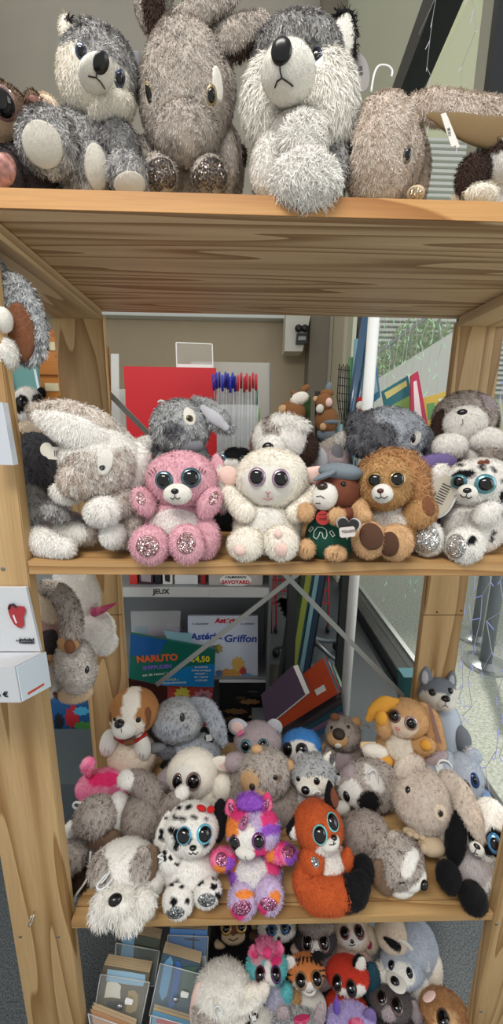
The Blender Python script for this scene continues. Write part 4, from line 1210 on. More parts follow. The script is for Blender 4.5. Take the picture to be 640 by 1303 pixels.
# product box hung on the front left post
bx = empty('product_box', (-.40, .545, -.437), 'white cardboard product box with red clip picture fixed to the left post', 'box')
wc = plain('box_white', 'c9ccd0', .55)
MB().slab([PY(-30, 829, .552), PY(51.5, 829, .552), PY(33, 748, .552), PY(-30, 748, .552)], (0, .006, 0)).build('back_panel', wc, bx)
B0 = np.array([-.317, .552, -.352]); 
vb = [(-.45, .478, -.336), (-.318, .478, -.329), (-.318, .552, -.354), (-.45, .552, -.354)]
vt = [(-.45, .478, -.386), (-.316, .478, -.387), (-.316, .552, -.418), (-.45, .552, -.418)]
bm = bmesh.new(); A = [bm.verts.new(p) for p in vb]; Bv = [bm.verts.new(p) for p in vt]
bm.faces.new(A); bm.faces.new(Bv[::-1])
for i in range(4): bm.faces.new((A[i], Bv[i], Bv[(i+1) % 4], A[(i+1) % 4]))
mb = MB(); mb.bm.free(); mb.bm = bm; mb.build('carton', wc, bx)
# end flap label, slightly proud of the carton's right side
fl = MB().slab([(-.3172, .480, -.331), (-.3155, .553, -.354), (-.3135, .553, -.417), (-.3152, .480, -.387)], (.0012, 0, 0)).build('end_label', plain('label_bluewhite', 'dbe8f2', .5), bx)
ex = Vector((.002, .073, -.025)).normalized(); ez = Vector((0, .1, 1)); 
MB().slab([(-.3140, .493, -.3825), (-.3135, .535, -.3975), (-.3135, .535, -.4015), (-.3140, .493, -.3865)], (.0006, 0, 0)).build('red_bar', plain('bar_red', 'd2553d', .5), fl)
# printed clip shape
rg = np.random.default_rng(5)
clip = [(10, 772), (12, 768.5), (17, 768), (20, 771), (25, 771), (31, 772), (33, 776), (32, 781), (30, 785), (30.5, 790), (31, 796), (28, 799), (23, 798), (18, 794), (14, 787), (11, 779)]
MB().slab([PY(u, v, .550) for u, v in clip], (0, -.0006, 0)).build('printed_clip', plain('clip_red', 'a01420', .3, coat=.6), bx)
MB().tube([PY(11, 775, .549), PY(13, 770, .549), PY(17, 769, .549), PY(21, 773, .549)], .0017, 6).build('printed_clip_strap', plain('clip_black', '151516', .4), bx)
MB().slab([PY(16, 783, .549), PY(18, 782, .549), PY(22, 793, .549), PY(20, 793, .549)], (0, -.0004, 0)).build('printed_mark', plain('mark_white', 'ddd0d2', .5), bx)
text('Included', 'printed_text', PY(34, 814, .5505), (1, 0, 0), (0, 0, 1), .0068, ink, bx, bold=.0002)
text('Fountain', 'printed_text', PY(34, 817.5, .5505), (1, 0, 0), (0, 0, 1), .0068, ink, bx, bold=.0002)
text('==', 'printed_text', PY(23, 815.5, .5505), (1, 0, 0), (0, 0, 1), .007, ink, bx)
text('6 €', 'price', PY(3, 884, .4775), (1, 0, 0), (0, 0, 1), .0115, ink, bx, bold=.0003)
# leaflet holder in front of the post, far left
lh = MB().slab([PY(-14, 591, .53), PY(17, 592, .53), PY(3, 512, .53), (PY(-14, 512, .53))], (0, .012, 0)).build('leaflet_holder', plain('holder_white', 'c4cad2', .2, coat=.6), None)
tag(lh, 'white plastic leaflet holder cut off at the left frame edge', 'leaflet holder')

# ---- postcard display, lower left
pc = empty('postcard_rack', (-.20, .70, FL), 'clear tiered acrylic rack of postcards under the bottom board', 'postcard rack')
ac_m = plain('acrylic_pocket', 'cdd6d6', .08, alpha=.10, coat=.3)
LEAN = math.radians(38)
def pocket(quad, Y, depth_=.035, cards=5, cc='7f8f76', over=10, lab='', blots=(), off=0):
    """quad bl br tr tl of the pocket's front sheet; the sheets lean back"""
    n = np.array([0, math.cos(LEAN), -math.sin(LEAN)]); up = np.array([0, math.sin(LEAN), math.cos(LEAN)])
    B0 = PY(*quad[0], Y)
    def on(q, o=0):
        dd = ray(*q); return dd*(((B0+n*o) @ n)/(dd @ n))
    Q = [on(q) for q in quad]
    pk_ = MB().slab(Q, n*.002).build('pocket_front', ac_m, pc)
    for a_, b_, s_ in ((1, 2, .002), (0, 3, -.002)):
        MB().slab([Q[a_], Q[a_]+n*depth_, Q[b_]+n*depth_, Q[b_]], (s_, 0, 0)).build('pocket_side', ac_m, pc)
    ed = MB()
    for a_ in range(4): ed.tube([Q[a_], Q[(a_+1) % 4]], .0011, 5)
    ed.build('pocket_edge', plain('acrylic_edge2', 'd5dad8', .15, alpha=.8), pc, True)
    c0 = Q[0]*.3+Q[1]*.3+Q[2]*.2+Q[3]*.2-n*.002
    V = MB(); V.ball(c0, .0075, 2, (1, .55, .8)); V.build('rivet', plain('steel', 'b9bdc0', .25, metal=.8), pc, True)
    e = c0+np.array([.02, 0, 0])+up*.008
    MB().slab([e+(np.array([1, 0, 0])*x_+up*z_)*.0085 for x_, z_ in ((-1, -.5), (.8, -.7), (1.1, 0), (1, .3), (-.8, .7), (-1.1, .2))], -n*.001).build('price_sticker', plain('sticker_white', 'e6e7e4', .5), pc)
    for k in range(cards):
        o = .004+depth_*.85*(cards-1-k)/cards; ex = over*.0013*(1+.25*(cards-1-k)/cards)
        q = [on(quad[0], 0)+n*o+[.003, 0, 0]+up*.003, on(quad[1], 0)+n*o-[.003, 0, 0]+up*.003, on(quad[2], 0)+n*o-[.003, 0, 0]+up*ex, on(quad[3], 0)+n*o+[.003, 0, 0]+up*ex]
        front = k == cards-1
        o_ = MB().slab(q, n*.0012).build('postcard', plain('pc_'+(cc if front else 'cdb692'), cc if front else 'cdb692', .35, coat=.3), None)
        tag(o_, lab if front else lab.replace('postcards in', 'cards, back of stack,'), 'postcard', lab)
        if front:
            for i, (a, b, w_, h_, c) in enumerate(blots):
                base = q[0]*(1-a)*(1-b)+q[1]*a*(1-b)+q[2]*a*b+q[3]*(1-a)*b
                ex_ = (q[1]-q[0]); ez_ = (q[3]-q[0])
                rg = np.random.default_rng(i+len(lab))
                MB().slab([base+ex_*sx*w_/2*rg.uniform(.8, 1.1)+ez_*sz*h_/2*rg.uniform(.7, 1.1)-n*(.0005+.0003*i) for sx, sz in ((-1, -1), (0, -1.1), (1, -1), (1.1, 0), (1, 1), (.2, 1.2), (-1, 1))], -n*.0003).build('printed_patch', plain('print_'+c, c, .4), o_)
pocket([(143, 1250), (196, 1255), (203, 1210), (148, 1200)], .64, .05, 6, '34402e', 14, 'dark green forest postcards in the upper left pocket', [(.25, .55, .35, .9, '6f9dbb'), (.7, .5, .4, .5, '22301f')])
pocket([(118, 1300), (178, 1308), (190, 1250), (128, 1240)], .58, .05, 6, '5d523c', 10, 'village view postcards in the lower left pocket', [(.3, .55, .35, .3, 'd9d6c6'), (.5, .85, .9, .25, '8fb2c8'), (.75, .4, .25, .4, 'a08a5c'), (.4, .25, .4, .25, '2d261e')])
pocket([(210, 1235), (262, 1240), (265, 1192), (214, 1190)], .655, .04, 5, '4f86c4', 8, 'blue sky bare tree postcards in the upper right pocket', [(.5, .2, .95, .35, 'dfe6ee'), (.65, .6, .05, .6, '2c2a33'), (.6, .75, .4, .04, '2c2a33')])
pocket([(190, 1292), (248, 1303), (256, 1240), (204, 1226)], .585, .05, 7, '31495a', 12, 'blue and green panel postcards in the lower right pocket', [(.2, .6, .2, .7, '5f94b8'), (.45, .5, .15, .8, '2e5a9a'), (.75, .6, .3, .6, '3d5c4a')])
pocket([(120, 1330), (170, 1335), (172, 1312), (112, 1290)], .545, .03, 3, 'b08058', 4, 'tan printed postcards at the bottom left corner of the rack', [(.7, .5, .5, .4, '3a3440')])
pocket([(188, 1330), (240, 1335), (242, 1306), (192, 1292)], .55, .03, 3, '5b8fae', 4, 'mountain lake postcards in the front right pocket', [(.4, .75, .6, .14, 'b03a3c'), (.5, .35, .8, .3, 'd7dfe2')])
MB().box(-.31, -.08, .58, .86, FL, -1.42, .004).build('base', plain('base_grey', '3b3f41', .5), pc)
MB().box(-.29, -.10, .84, .845, -1.42, -1.18).build('back_sheet', ac_m, pc)

# ---- platform that carries the lowest plush
o = MB().box(-.06, .36, .55, 1.02, FL, FL+.02, .004).build('plush_crate', plain('crate_dark', '2a2522', .8), None)
tag(o, 'low dark crate under the lowest row of plush animals', 'crate')

# ---- string lights on the glass
def string_lights(name, lab, x, y0, y1, z0, z1, nstr, seed, c, wirec):
    rg = np.random.default_rng(seed)
    r = empty(name, (x, (y0+y1)/2, z0), lab, 'string lights')
    wm = MB(); bl = MB()
    wm.tube([(x, y0, z1), (x, (y0+y1)/2, z1-.01), (x, y1, z1)], .0015, 5)
    for i in range(nstr):
        y = y0+(i+.5)*(y1-y0)/nstr; zl = z0+rg.uniform(0, .35)*(z1-z0)
        pts = [(x, y, z1)]; z = z1
        while z > zl:
            z -= rg.uniform(.06, .12); pts.append((x+rg.uniform(-.012, .012), y+rg.uniform(-.035, .035), z))
            e = Vector(pts[-1]); d = Vector((rg.uniform(-.02, .02), rg.uniform(-.03, .03), -.022))
            bl.tube([e, e+d], 0.0015, 5)
        wm.tube(pts, .0013, 4, False)
    wm.build('wire', plain('wire_'+wirec, wirec, .4, alpha=.85), r)
    o = bl.build('bulbs', plain('led_'+c, c, .3, emit=.35), r); o['kind'] = 'stuff'
string_lights('string_lights', 'curtain of green string lights hanging on the window left of the back post', WX-.03, 1.78, 3.1, -1.15, .95, 15, 1, 'a8e8b4', 'cfe0cf')
string_lights('string_lights', 'curtain of blue string lights hanging on the window right of the back post', WX-.03, .75, 1.66, -1.38, .3, 13, 2, '98a0ee', 'dfe0f0')
string_lights('string_lights', 'pinkish string lights high on the window above the lop eared rabbit', WX-.04, 1.3, 2.4, 1.15, 2.0, 3, 3, 'e0cce4', 'c9cbd0')
# ================================================================ the plush animals
def toy(name, label, **k): return Toy(name, label, **k)
TOYS = []
def done(t):
    t.build(); TOYS.append(t)

# ---------------- middle board, front row
t = toy('plush_bear', 'pink plush bear with dark glitter eyes and pink sparkle foot pads', u=228, v=712, Y=.6, lean=6, floor=ZM, rest=True, edge=YF)
b = t.E('body', 227, 668, 41, 40, 'pink', dep=.8, dy=.012)
hd = t.E('head', 231, 610, 45, 36, 'pink', dep=.85, dy=.0)
for a in ((183, 638, 14, 20, 28), (266, 640, 14, 21, -28)): t.E('arm', *a[:4], 'pink', rot=a[4], dy=-.02, dep=1)
f1 = t.E('foot', 191, 693, 25, 24, 'pink', dy=-.038, dep=.7, rot=0); f2 = t.E('foot', 238, 692, 22, 25, 'pink', dy=-.038, dep=.7)
t.E('leg', 262, 684, 18, 27, 'pink', dy=-.012)
t.E('ear', 279, 615, 11, 38, 'pink', dy=.02, dep=.6, rot=6, patch=[(283, 620, 8, 30, 6, 'white')])
mz = t.E('muzzle', 226, 629, 18, 14, 'velvetwhite', dy=-.045, dep=.9)
GP = glitter('glitter_pink', '8a4a50', 'f6dcdc', 700)
t.pad(188, 695, 16, 15, 0, GP, on=f1); t.pad(237, 691, 13, 15, -10, GP, on=f2); t.pad(272, 634, 6, 10, -25, GP, name='hand_pad')
t.pad(179, 634, 6, 9, 20, GP, name='hand_pad')
t.pad(222, 667, 34, 21, 0, None, 'white', on=b, name='belly')
t.eye(209, 611, 12, '2f5563', .74, on=hd); t.eye(243, 608, 13, '2f5563', .76, on=hd)
t.nose(222.5, 625, 5, 3.6, on=mz)
t.line([(222.5, 628), (222.5, 632)], .5, on=mz); t.line([(217, 633), (220, 635), (222.5, 632), (226, 635), (229.5, 633)], .6, on=mz)
for k in range(3):
    t.line([(200-k*3, 601+k*2), (197-k*3.5, 596+k*2.5)], .5, name='eyelash'); t.line([(252+k*3, 601+k*1.5), (254+k*3.5, 595+k*2)], .5, name='eyelash')
done(t)
# ---------------- top board
FT = ZT+.023
GD = glitter('glitter_dark', '3a3230', 'a39a92', 500)
GS = glitter('glitter_silver', '8f8d8a', 'f4f2ee', 700)
FR_PINK = plain('satin_pink', 'a8776e', .35, metal=.2, noise=.4, nscale=200)
INK = '15161a'

t = toy('plush_dog', 'dark brown big eyed plush cut off by the left frame edge on the top board', u=10, v=240, Y=.63, floor=FT, edge=YF)
b = t.E('body', 25, 218, 46, 34, 'darkgrey', dy=.01); hd = t.E('head', 2, 143, 43, 44, 'midbrown', patch=[(-2, 160, 22, 26, 0, 'beige')])
t.E('arm', 62, 196, 26, 12, 'beige', rot=-28, dy=.01); t.E('ear', 43, 128, 13, 10, 'midbrown', rot=-25, dy=-.01)
f = t.E('foot', 5, 215, 24, 30, 'darkgrey', dy=-.04); t.pad(3, 217, 19, 25, 0, FR_PINK, on=f)
t.pad(43, 126, 9, 4, -10, FR_PINK, name='inner_ear'); t.E('tuft', 60, 130, 15, 9, 'peach', rot=-15, dy=.03)
t.eye(3, 131, 17, '8a6a63', .82, on=hd)
done(t)

t = toy('plush_husky', 'grey and cream plush husky tilting its head, soles forward, on the top board', u=124, v=245, Y=.64, floor=FT, edge=YF)
b = t.E('body', 118, 192, 56, 62, 'huskygrey', dy=.03, dep=.7)
hd = t.E('head', 124, 97, 51, 67, 'huskygrey', rot=28, dep=.85, patch=[(108, 120, 44, 50, 25, 'cream', 'f'), (98, 95, 30, 44, 10, 'cream'), (150, 98, 14, 17, 20, 'cream')])
hd_fur = S('huskygrey')
t.E('ear', 86, 34, 11, 17, 'cream', rot=12, dy=.03, taper=.35, dep=.5, patch=[(91, 24, 8, 6, -30, 'blackfluff')])
t.E('ear', 171, 82, 12, 17, 'velvetgrey', rot=-25, dy=.03, taper=.3, dep=.5)
t.E('cheek', 141, 138, 32, 29, 'cream', dy=-.004, rot=20, dep=.8)
mz = t.E('muzzle', 122, 93, 24, 27, 'velvetwhite', rot=28, dy=-.055, dep=1)
t.E('brow', 128, 47, 34, 16, 'huskygrey', rot=-22, dy=-.022, dep=.9)
t.E('arm', 150, 185, 26, 34, 'huskygrey', rot=15, dy=.0)
t.eye(103.5, 66, 7.5, '2b3c5c', .7, rv=8.5, on=hd); t.eye(152, 100, 7, '2b3c5c', .7, rv=9.5)
t.nose(128.5, 80, 9, 12, rot=-24, on=mz, th=.45)
t.line([(123, 91), (122, 98)], .7, on=mz); t.line([(112, 96), (117, 97), (122, 98), (128, 104), (133, 112)], .8, on=mz)
f1 = t.E('foot', 61, 180, 37, 47, 'huskygrey', rot=24, dy=-.045, dep=.7); t.pad(55, 184, 25, 33, 24, None, 'pawpad', on=f1, off=.004)
f2 = t.E('foot', 112, 215, 33, 42, 'huskygrey', rot=8, dy=-.012, dep=.7); t.pad(122, 213, 15, 31, 8, None, 'pawpad', on=f2, off=.004)
f3 = t.E('foot', 163, 220, 26, 31, 'huskygrey', rot=0, dy=-.03, dep=.8); t.pad(165, 233, 20, 16, 0, None, 'pawpad', on=f3, off=.004)
done(t)

t = toy('plush_rabbit', 'large grey brown plush rabbit with sparkly dark paws on the top board', u=236, v=245, Y=.66, floor=FT, edge=YF)
b = t.E('body', 258, 200, 52, 62, 'greyrab', dy=.035, dep=.7)
hd = t.E('head', 236, 116, 58, 100, 'greyrab', dep=.8, dy=.0, sub=5, comb=(0, -.5), taper=.12)
t.E('snout', 238, 168, 40, 44, 'greyrab', dy=-.03, dep=.7, comb=(0, -.6))
t.T('ear', [(212, 40, .02, 22), (195, 5, .02, 24), (200, -50, .02, 26), (205, -90, .02, 18)], 'greyrab', .5, label=None)
t.T('ear_lining', [(192, 38, -.012, 5), (194, 5, -.014, 13), (200, -45, -.012, 15)], 'darkbrown', .35)
t.T('ear', [(228, 26, -.02, 12), (255, 12, -.02, 15), (290, -4, -.02, 12), (306, -14, -.02, 6)], 'greyrab', .6)
t.T('ear', [(270, 40, .0, 13), (292, 45, -.01, 18), (312, 37, -.01, 16), (334, 28, -.01, 11)], 'greyrab', .6)
t.T('ear_lining', [(296, 72, -.005, 6), (308, 62, -.006, 9), (325, 44, -.006, 7)], 'darkbrown', .5)
t.E('cheek', 282, 118, 17, 52, 'greyrab', dy=.005, rot=-2)
wp = t.pad(276, 108, 6, 25, 8, None, 'velvetwhite', on=hd, name='eye_patch', off=.003)
t.eye(268.5, 122, 7.5, '8f7a4a', .7, rv=11); t.eye(190, 120, 5, '8f7a4a', .8, rv=12)
t.nose(238, 175, 8, 5, '3a2a25', on=hd, rough=.9, th=.5)
t.E('leg', 287, 205, 17, 46, 'greyrab', dy=.01); t.E('leg', 183, 203, 16, 32, 'greyrab', dy=.01)
for u, v in ((203, 222), (268, 222)):
    f = t.E('paw', u, v, 23, 27, 'greyrab', dy=-.03, dep=.8, cut=False)
    for k in (-1, 0, 1): t.pad(u+k*13-1, v+8-abs(k)*3, 8, 13, -k*8, GD, on=f, name='toe', off=.003)
    t.pad(u+1, v-9, 17, 13, 0, GD, on=f, name='paw_top', off=.0015)
t.E('tail_patch', 308, 197, 6, 14, 'darkbrown', dy=.03)
done(t)

t = toy('plush_wolf', 'fluffy white and grey plush wolf with paws hanging over the top board edge', u=385, v=245, Y=.64, floor=FT, edge=YF+.001, fur=1.2)
b = t.E('body', 382, 205, 62, 65, 'white', dy=.03, dep=.7, patch=[(330, 215, 16, 40, 0, 'huskygrey'), (436, 212, 18, 44, 0, 'huskygrey')])
hd = t.E('head', 380, 68, 56, 56, 'huskygrey', dy=.01, dep=.85, patch=[(402, 78, 18, 18, 0, 'cream')])
t.E('cheek', 345, 125, 36, 62, 'whitelong', rot=-8, dy=-.005, dep=.8, comb=(-.3, -1)); t.E('cheek', 418, 126, 38, 68, 'whitelong', rot=10, dy=-.008, dep=.8, comb=(.35, -1))
t.E('ear', 436, 44, 19, 30, 'velvetwhite', rot=-14, dy=.015, taper=.45, dep=.4)
t.T('ear_edge', [(416, 34, .012, 1.6), (428, 19, .012, 1.8), (442, 14, .012, 2.2), (450, 25, .012, 2), (451, 50, .012, 2), (452, 70, .012, 1.6)], 'blackfluff', 1)
t.E('ear', 335, 60, 15, 24, 'darkgrey', rot=14, dy=.03, taper=.3, dep=.4)
mz = t.E('muzzle', 367, 93, 35, 45, 'velvetwhite', rot=4, dy=-.065, dep=.9, taper=-.05)
t.E('chest', 382, 170, 38, 38, 'whitelong', dy=-.02, comb=(0, -1))
t.eye(402, 72, 8.5, '26344e', .72, rv=9.5)
t.nose(358, 65, 13.5, 13.5, on=mz, th=.5)
t.line([(356, 80), (357, 92), (359, 99)], .9, on=mz); t.line([(350, 111), (353, 103), (359, 99), (366, 104), (373, 109)], .9, on=mz)
t.E('arm', 343, 208, 23, 42, 'white', rot=-14, dy=-.03)
t.E('arm', 384, 182, 27, 38, 'whitefluff', dy=-.062, dep=.9, comb=(0, -.3)); t.E('leg', 428, 215, 15, 42, 'huskygrey', dy=-.01)
t.E('paw', 389, 234, 43, 41, 'whitefluff', dy=-.075, dep=.75, comb=(0, -.4), cut=False)
t.card(oval(458, 92, 12, 25, 8), plain('tag_grey', '8b8785', .6), dy=.03, text_=[('||| ||', 459, 90, 6, -78, '555250')])
t.card(oval(452, 100, 4, 18, 14), plain('tag_grey2', '6f6a68', .6), dy=.02)
done(t)

t = toy('plush_rabbit', 'beige plush rabbit with one long lop ear stretched right on the top board', u=488, v=250, Y=.64, floor=FT, edge=YF)
b = t.E('body', 505, 215, 42, 60, 'beigerab', dy=.04, dep=.6)
hd = t.E('head', 485, 192, 47, 77, 'beigerab', dep=.85, sub=5, comb=(0, -.3))
t.E('cheek', 525, 200, 15, 45, 'beigerab', dy=.012, rot=-3)
t.T('ear', [(530, 132, .0, 12), (548, 134, -.005, 18), (580, 140, -.01, 20), (612, 150, -.015, 23), (660, 160, -.02, 25)], 'beigerab', .55)
t.T('ear_lining', [(548, 147, -.02, 4), (580, 158, -.026, 13), (615, 168, -.032, 17), (655, 172, -.035, 20)], 'tanvelvet', .35)
t.eye(518, 197, 7, '6b6152', .66, rv=9.5); t.eye(446, 190, 4, '2b2622', .9, rv=7)
t.E('paw', 529, 246, 12, 11, 'goldtoe', dy=-.02)
t.pad(529, 246, 9, 8, 0, glitter('glitter_gold', '8a765a', 'e8dcc0', 600), name='toe')
t.card(rect(571, 165, 3.5, 22, 18), plain('tag_white', 'dcd9d0', .5), dy=-.012, text_=[('| || |||', 571, 168, 4, 108, '4a4540')])
t.card(rect(575, 168, 2.5, 21, 22), plain('tag_white', 'dcd9d0', .5), dy=-.008)
t.loop([(472, 118), (476, 95), (482, 84), (493, 84), (499, 90), (498, 98)], 1.3, dy=.03)
done(t)

t = toy('plush_dog', 'dark brown and white plush dog at the right end of the top board', u=630, v=250, Y=.62, floor=FT, edge=YF)
b = t.E('body', 640, 228, 42, 34, 'white', dy=.03)
hd = t.E('head', 640, 205, 34, 32, 'white', dep=.8, patch=[(600, 200, 26, 40, 0, 'darkbrown'), (630, 185, 14, 9, 0, 'darkbrown')])
t.E('ear', 602, 222, 19, 30, 'darkbrown', rot=-28, dy=-.012, dep=.5)
t.E('paw', 612, 246, 22, 13, 'cream', dy=-.02); t.E('paw', 585, 250, 9, 10, 'cream', dy=.0)
done(t)

# ---------------- middle board
t = toy('plush_dog', 'grey furred brown lined ear of a plush dog hanging at the far left post', u=25, v=465, Y=.62, fur=1.1)
t.E('head', -12, 430, 42, 46, 'white', dep=.8); t.E('snout', 3, 407, 14, 17, 'velvetwhite', dy=-.05)
e = t.E('ear', 24, 406, 33, 62, 'silvergrey', rot=12, dy=-.025, dep=.35, cut=False)
t.pad(25, 423, 20, 40, 8, None, 'velvetbrown', on=e, name='ear_lining', off=.004)
t.E('body', -10, 375, 34, 50, 'silvergrey', dy=.02)
t.E('chin', 8, 450, 16, 20, 'white', dy=-.045)
done(t)

t = toy('plush_panda', 'plush panda head peeping out above the long rabbit ear at left', u=36, v=660, Y=.86, floor=ZM, edge=YF)
b = t.E('body', 26, 590, 26, 60, 'blackfluff', dy=.02); hd = t.E('head', 37, 517, 20, 25, 'white', dep=.9, patch=[(27, 514, 9, 12, -20, 'black'), (50, 507, 10, 7, 10, 'black')])
t.eye(28, 512, 5.5, '15110f', .8, on=hd, rv=7); t.eye(49, 508, 5, '15110f', .8, on=hd); t.E('ear', 53, 500, 6, 7, 'black', dy=.02)
done(t)

t = toy('plush_dog', 'shaggy grey plush with peach neck sitting behind the big rabbit at left', u=50, v=690, Y=.74, floor=ZM, edge=YF)
b = t.E('body', 52, 620, 36, 56, 'deepgrey', dy=.01, dep=.8); t.E('head', 48, 590, 34, 40, 'deepgrey', dy=-.01, dep=.8)
t.E('neck', 52, 555, 36, 19, 'peach', rot=-12, dy=.01); e = t.E('ear', 19, 557, 12, 11, 'tanvelvet', dy=-.03, dep=.5); t.pad(18, 557, 4, 7, 0, None, 'velvetbrown', on=e, name='ear_hole')
t.E('paw', 20, 587, 7, 12, 'velvetgrey', dy=-.04, rot=8); t.E('paw', 21, 581, 6, 9, 'silvershine', dy=-.03)
done(t)

t = toy('plush_husky', 'grey plush lying at the left end of the middle board, white feet forward', u=60, v=708, Y=.62, floor=ZM, rest=True, edge=YF)
t.E('body', 38, 652, 27, 34, 'huskygrey', dy=.02, dep=.9, patch=[]); t.E('arm', 70, 652, 20, 11, 'huskygrey', rot=-18, dy=-.01)
t.T('leg', [(30, 686, -.005, 18), (52, 688, -.012, 18), (68, 694, -.02, 17), (84, 697, -.03, 13)], 'white', .9)
t.T('leg', [(70, 676, .012, 15), (92, 678, .01, 17), (112, 680, .005, 14)], 'greyrab', .9, patch=[(88, 678, 22, 18, 0, 'white')])
t.E('belly', 78, 665, 30, 16, 'mauve', dy=.02)
done(t)

t = toy('plush_rabbit', 'large white and brown plush rabbit with huge ear on the middle board', u=135, v=700, Y=.63, floor=ZM, rest=True, edge=YF)
b = t.E('body', 158, 650, 36, 50, 'whitebrown', dy=.02, dep=.8)
hd = t.E('head', 127, 586, 52, 52, 'white', dep=.85, patch=[(103, 606, 34, 32, 25, 'whitebrown'), (150, 600, 20, 34, -20, 'whitebrown')])
t.E('snout', 99, 611, 27, 25, 'whitebrown', dy=-.035, rot=15); t.E('neck', 166, 600, 26, 40, 'white', dy=.01, rot=-15)
e = t.T('ear', [(44, 523, -.01, 11), (66, 529, -.015, 21), (96, 539, -.02, 26), (126, 550, -.015, 25), (150, 568, .0, 20)], 'whitebrown', .5, cut=False)
t.T('ear_lining', [(48, 530, -.028, 8), (70, 540, -.04, 17), (100, 551, -.046, 20), (126, 560, -.04, 15), (140, 566, -.032, 8)], 'white', .4)
t.pad(134, 588, 10, 18, -15, None, 'velvetwhite', on=hd, name='eye_patch', off=.003)
t.eye(130, 594, 6.5, '0c0a0a', 1, on=hd)
t.E('paw', 82, 628, 20, 14, 'white', rot=-20, dy=-.02); t.E('arm', 152, 636, 22, 26, 'whitebrown', dy=-.01)
t.E('paw', 131, 651, 24, 19, 'white', rot=10, dy=-.045, dep=1)
t.E('paw', 120, 652, 9, 13, 'white', rot=10, dy=-.06); t.E('paw', 133, 655, 9, 13, 'white', rot=5, dy=-.062)
t.E('leg', 168, 676, 20, 22, 'whitebrown', dy=-.005); t.E('foot', 144, 681, 17, 17, 'white', dy=-.035, dep=1)
t.card(rect(73, 577, 14, 8, -5, 3), plain('tag_cream', 'e4e0d4', .5), dy=-.02, text_=[('||||||', 75, 577, 8, -5, '3a3a3a')]); t.card(oval(59, 572, 8, 9, 10), plain('tag_cream', 'e4e0d4', .5), dy=-.018)
done(t)

t = toy('plush_rabbit', 'frosted grey plush rabbit with silvery ear lining behind the pink bear', u=229, v=676, Y=.74, floor=ZM, edge=YF)
b = t.E('body', 232, 610, 40, 60, 'silvergrey', dy=.02)
hd = t.E('head', 229, 544, 38, 36, 'silvergrey', dep=.9, patch=[(222, 548, 14, 10, 20, 'deepgrey')])
t.E('nose_pad', 243, 568, 17, 10, 'velvetgrey', dy=-.03); t.T('ear', [(250, 512, .0, 8), (264, 520, -.01, 13), (278, 535, -.012, 15), (291, 545, -.012, 8)], 'silvergrey', .5, cut=False)
t.T('ear_lining', [(258, 519, -.02, 4), (272, 531, -.024, 8), (287, 544, -.022, 5)], 'silvershine', .4)
t.pad(241, 530, 8, 13, 15, None, 'velvetwhite', on=hd, name='eye_patch'); t.eye(241, 533, 5, '6b5b3c', .62, on=hd)
t.E('arm', 186, 566, 19, 12, 'white', rot=15, dy=.02); t.loop([(212, 513), (205, 510), (201, 512)], 1.6, dy=.0)
t.E('ear', 205, 572, 12, 12, 'deepgrey', dy=.01)
done(t)

t = toy('plush_dalmatian', 'black and white plush with blue eye squeezed between pink bear and lamb', u=295, v=670, Y=.76, floor=ZM, edge=YF)
b = t.E('body', 290, 640, 24, 45, 'black', dy=.0); hd = t.E('head', 300, 590, 27, 21, 'white', dep=.8, patch=[(296, 577, 13, 8, 10, 'black'), (312, 588, 8, 9, 0, 'black')])
t.eye(282, 583, 6, '3b6f86', .6, on=hd); t.E('ear', 308, 578, 10, 8, 'black', dy=-.01)
done(t)

t = toy('plush_dog', 'white and dark brown eared plush dog behind the white lamb', u=358, v=676, Y=.75, floor=ZM, edge=YF)
b = t.E('body', 355, 620, 38, 55, 'white', dy=.02); hd = t.E('head', 357, 560, 37, 33, 'white', dep=.85, patch=[(345, 545, 12, 16, 20, 'brownwhite')])
t.E('ear', 385, 571, 20, 24, 'darkbrown', dy=-.012, dep=.5, rot=-10); t.E('ear', 328, 560, 9, 22, 'midbrown', dy=-.005, rot=-12, dep=.5)
t.E('forelock', 368, 542, 26, 14, 'whitefluff', rot=-10, dy=-.02)
t.E('muzzle', 346, 570, 18, 17, 'white', dy=-.04); t.nose(341, 569, 7.5, 6)
t.E('ear', 405, 583, 12, 17, 'silvershine', rot=25, dy=.01, dep=.5)
done(t)
t = toy('plush_husky', 'grey plush with white tipped ear rising behind the capped marmot', u=430, v=670, Y=.79, floor=ZM, edge=YF)
b = t.E('body', 425, 630, 28, 45, 'mauve', dy=.01); t.E('head', 424, 588, 24, 20, 'mauve')
t.T('ear', [(408, 575, 0, 10), (425, 566, 0, 11), (436, 556, 0, 7)], 'greyrab', .7, patch=[(438, 556, 12, 12, 0, 'white')])
t.E('tuft', 437, 558, 9, 10, 'whitefluff', rot=-20, dy=-.005); t.E('ear', 429, 580, 8, 15, 'velvetgrey', dy=-.02, rot=10, dep=.5)
done(t)

t = toy('plush_lamb', 'cream white plush lamb with big mauve rimmed eyes on the middle board', u=338, v=708, Y=.6, lean=6, floor=ZM, rest=True, edge=YF)
b = t.E('body', 340, 670, 43, 37, 'cream', dy=.014, dep=.85)
hd = t.E('head', 346, 608, 45, 38, 'cream', dep=.85, patch=[(340, 616, 33, 26, 0, 'velvetwhite')])
t.E('ear', 291, 606, 14, 13, 'blush', rot=-25, dy=.01, dep=.5); t.E('ear', 401, 604, 20, 11, 'blush', rot=8, dy=.01, dep=.5)
t.T('arm', [(292, 630, .0, 12), (302, 642, -.01, 13), (312, 652, -.02, 13)], 'cream'); t.T('arm', [(400, 630, .0, 12), (388, 642, -.01, 14), (376, 652, -.018, 12)], 'cream')
f1 = t.E('foot', 313, 692, 23, 21, 'cream', dy=-.035); f2 = t.E('foot', 357, 690, 23, 22, 'cream', dy=-.035)
t.E('hoof', 307, 699, 10, 9, 'blush', dy=-.05); t.E('hoof', 358, 697, 10, 12, 'blush', dy=-.05); t.E('hoof', 354, 680, 5, 6, 'blush', dy=-.055)
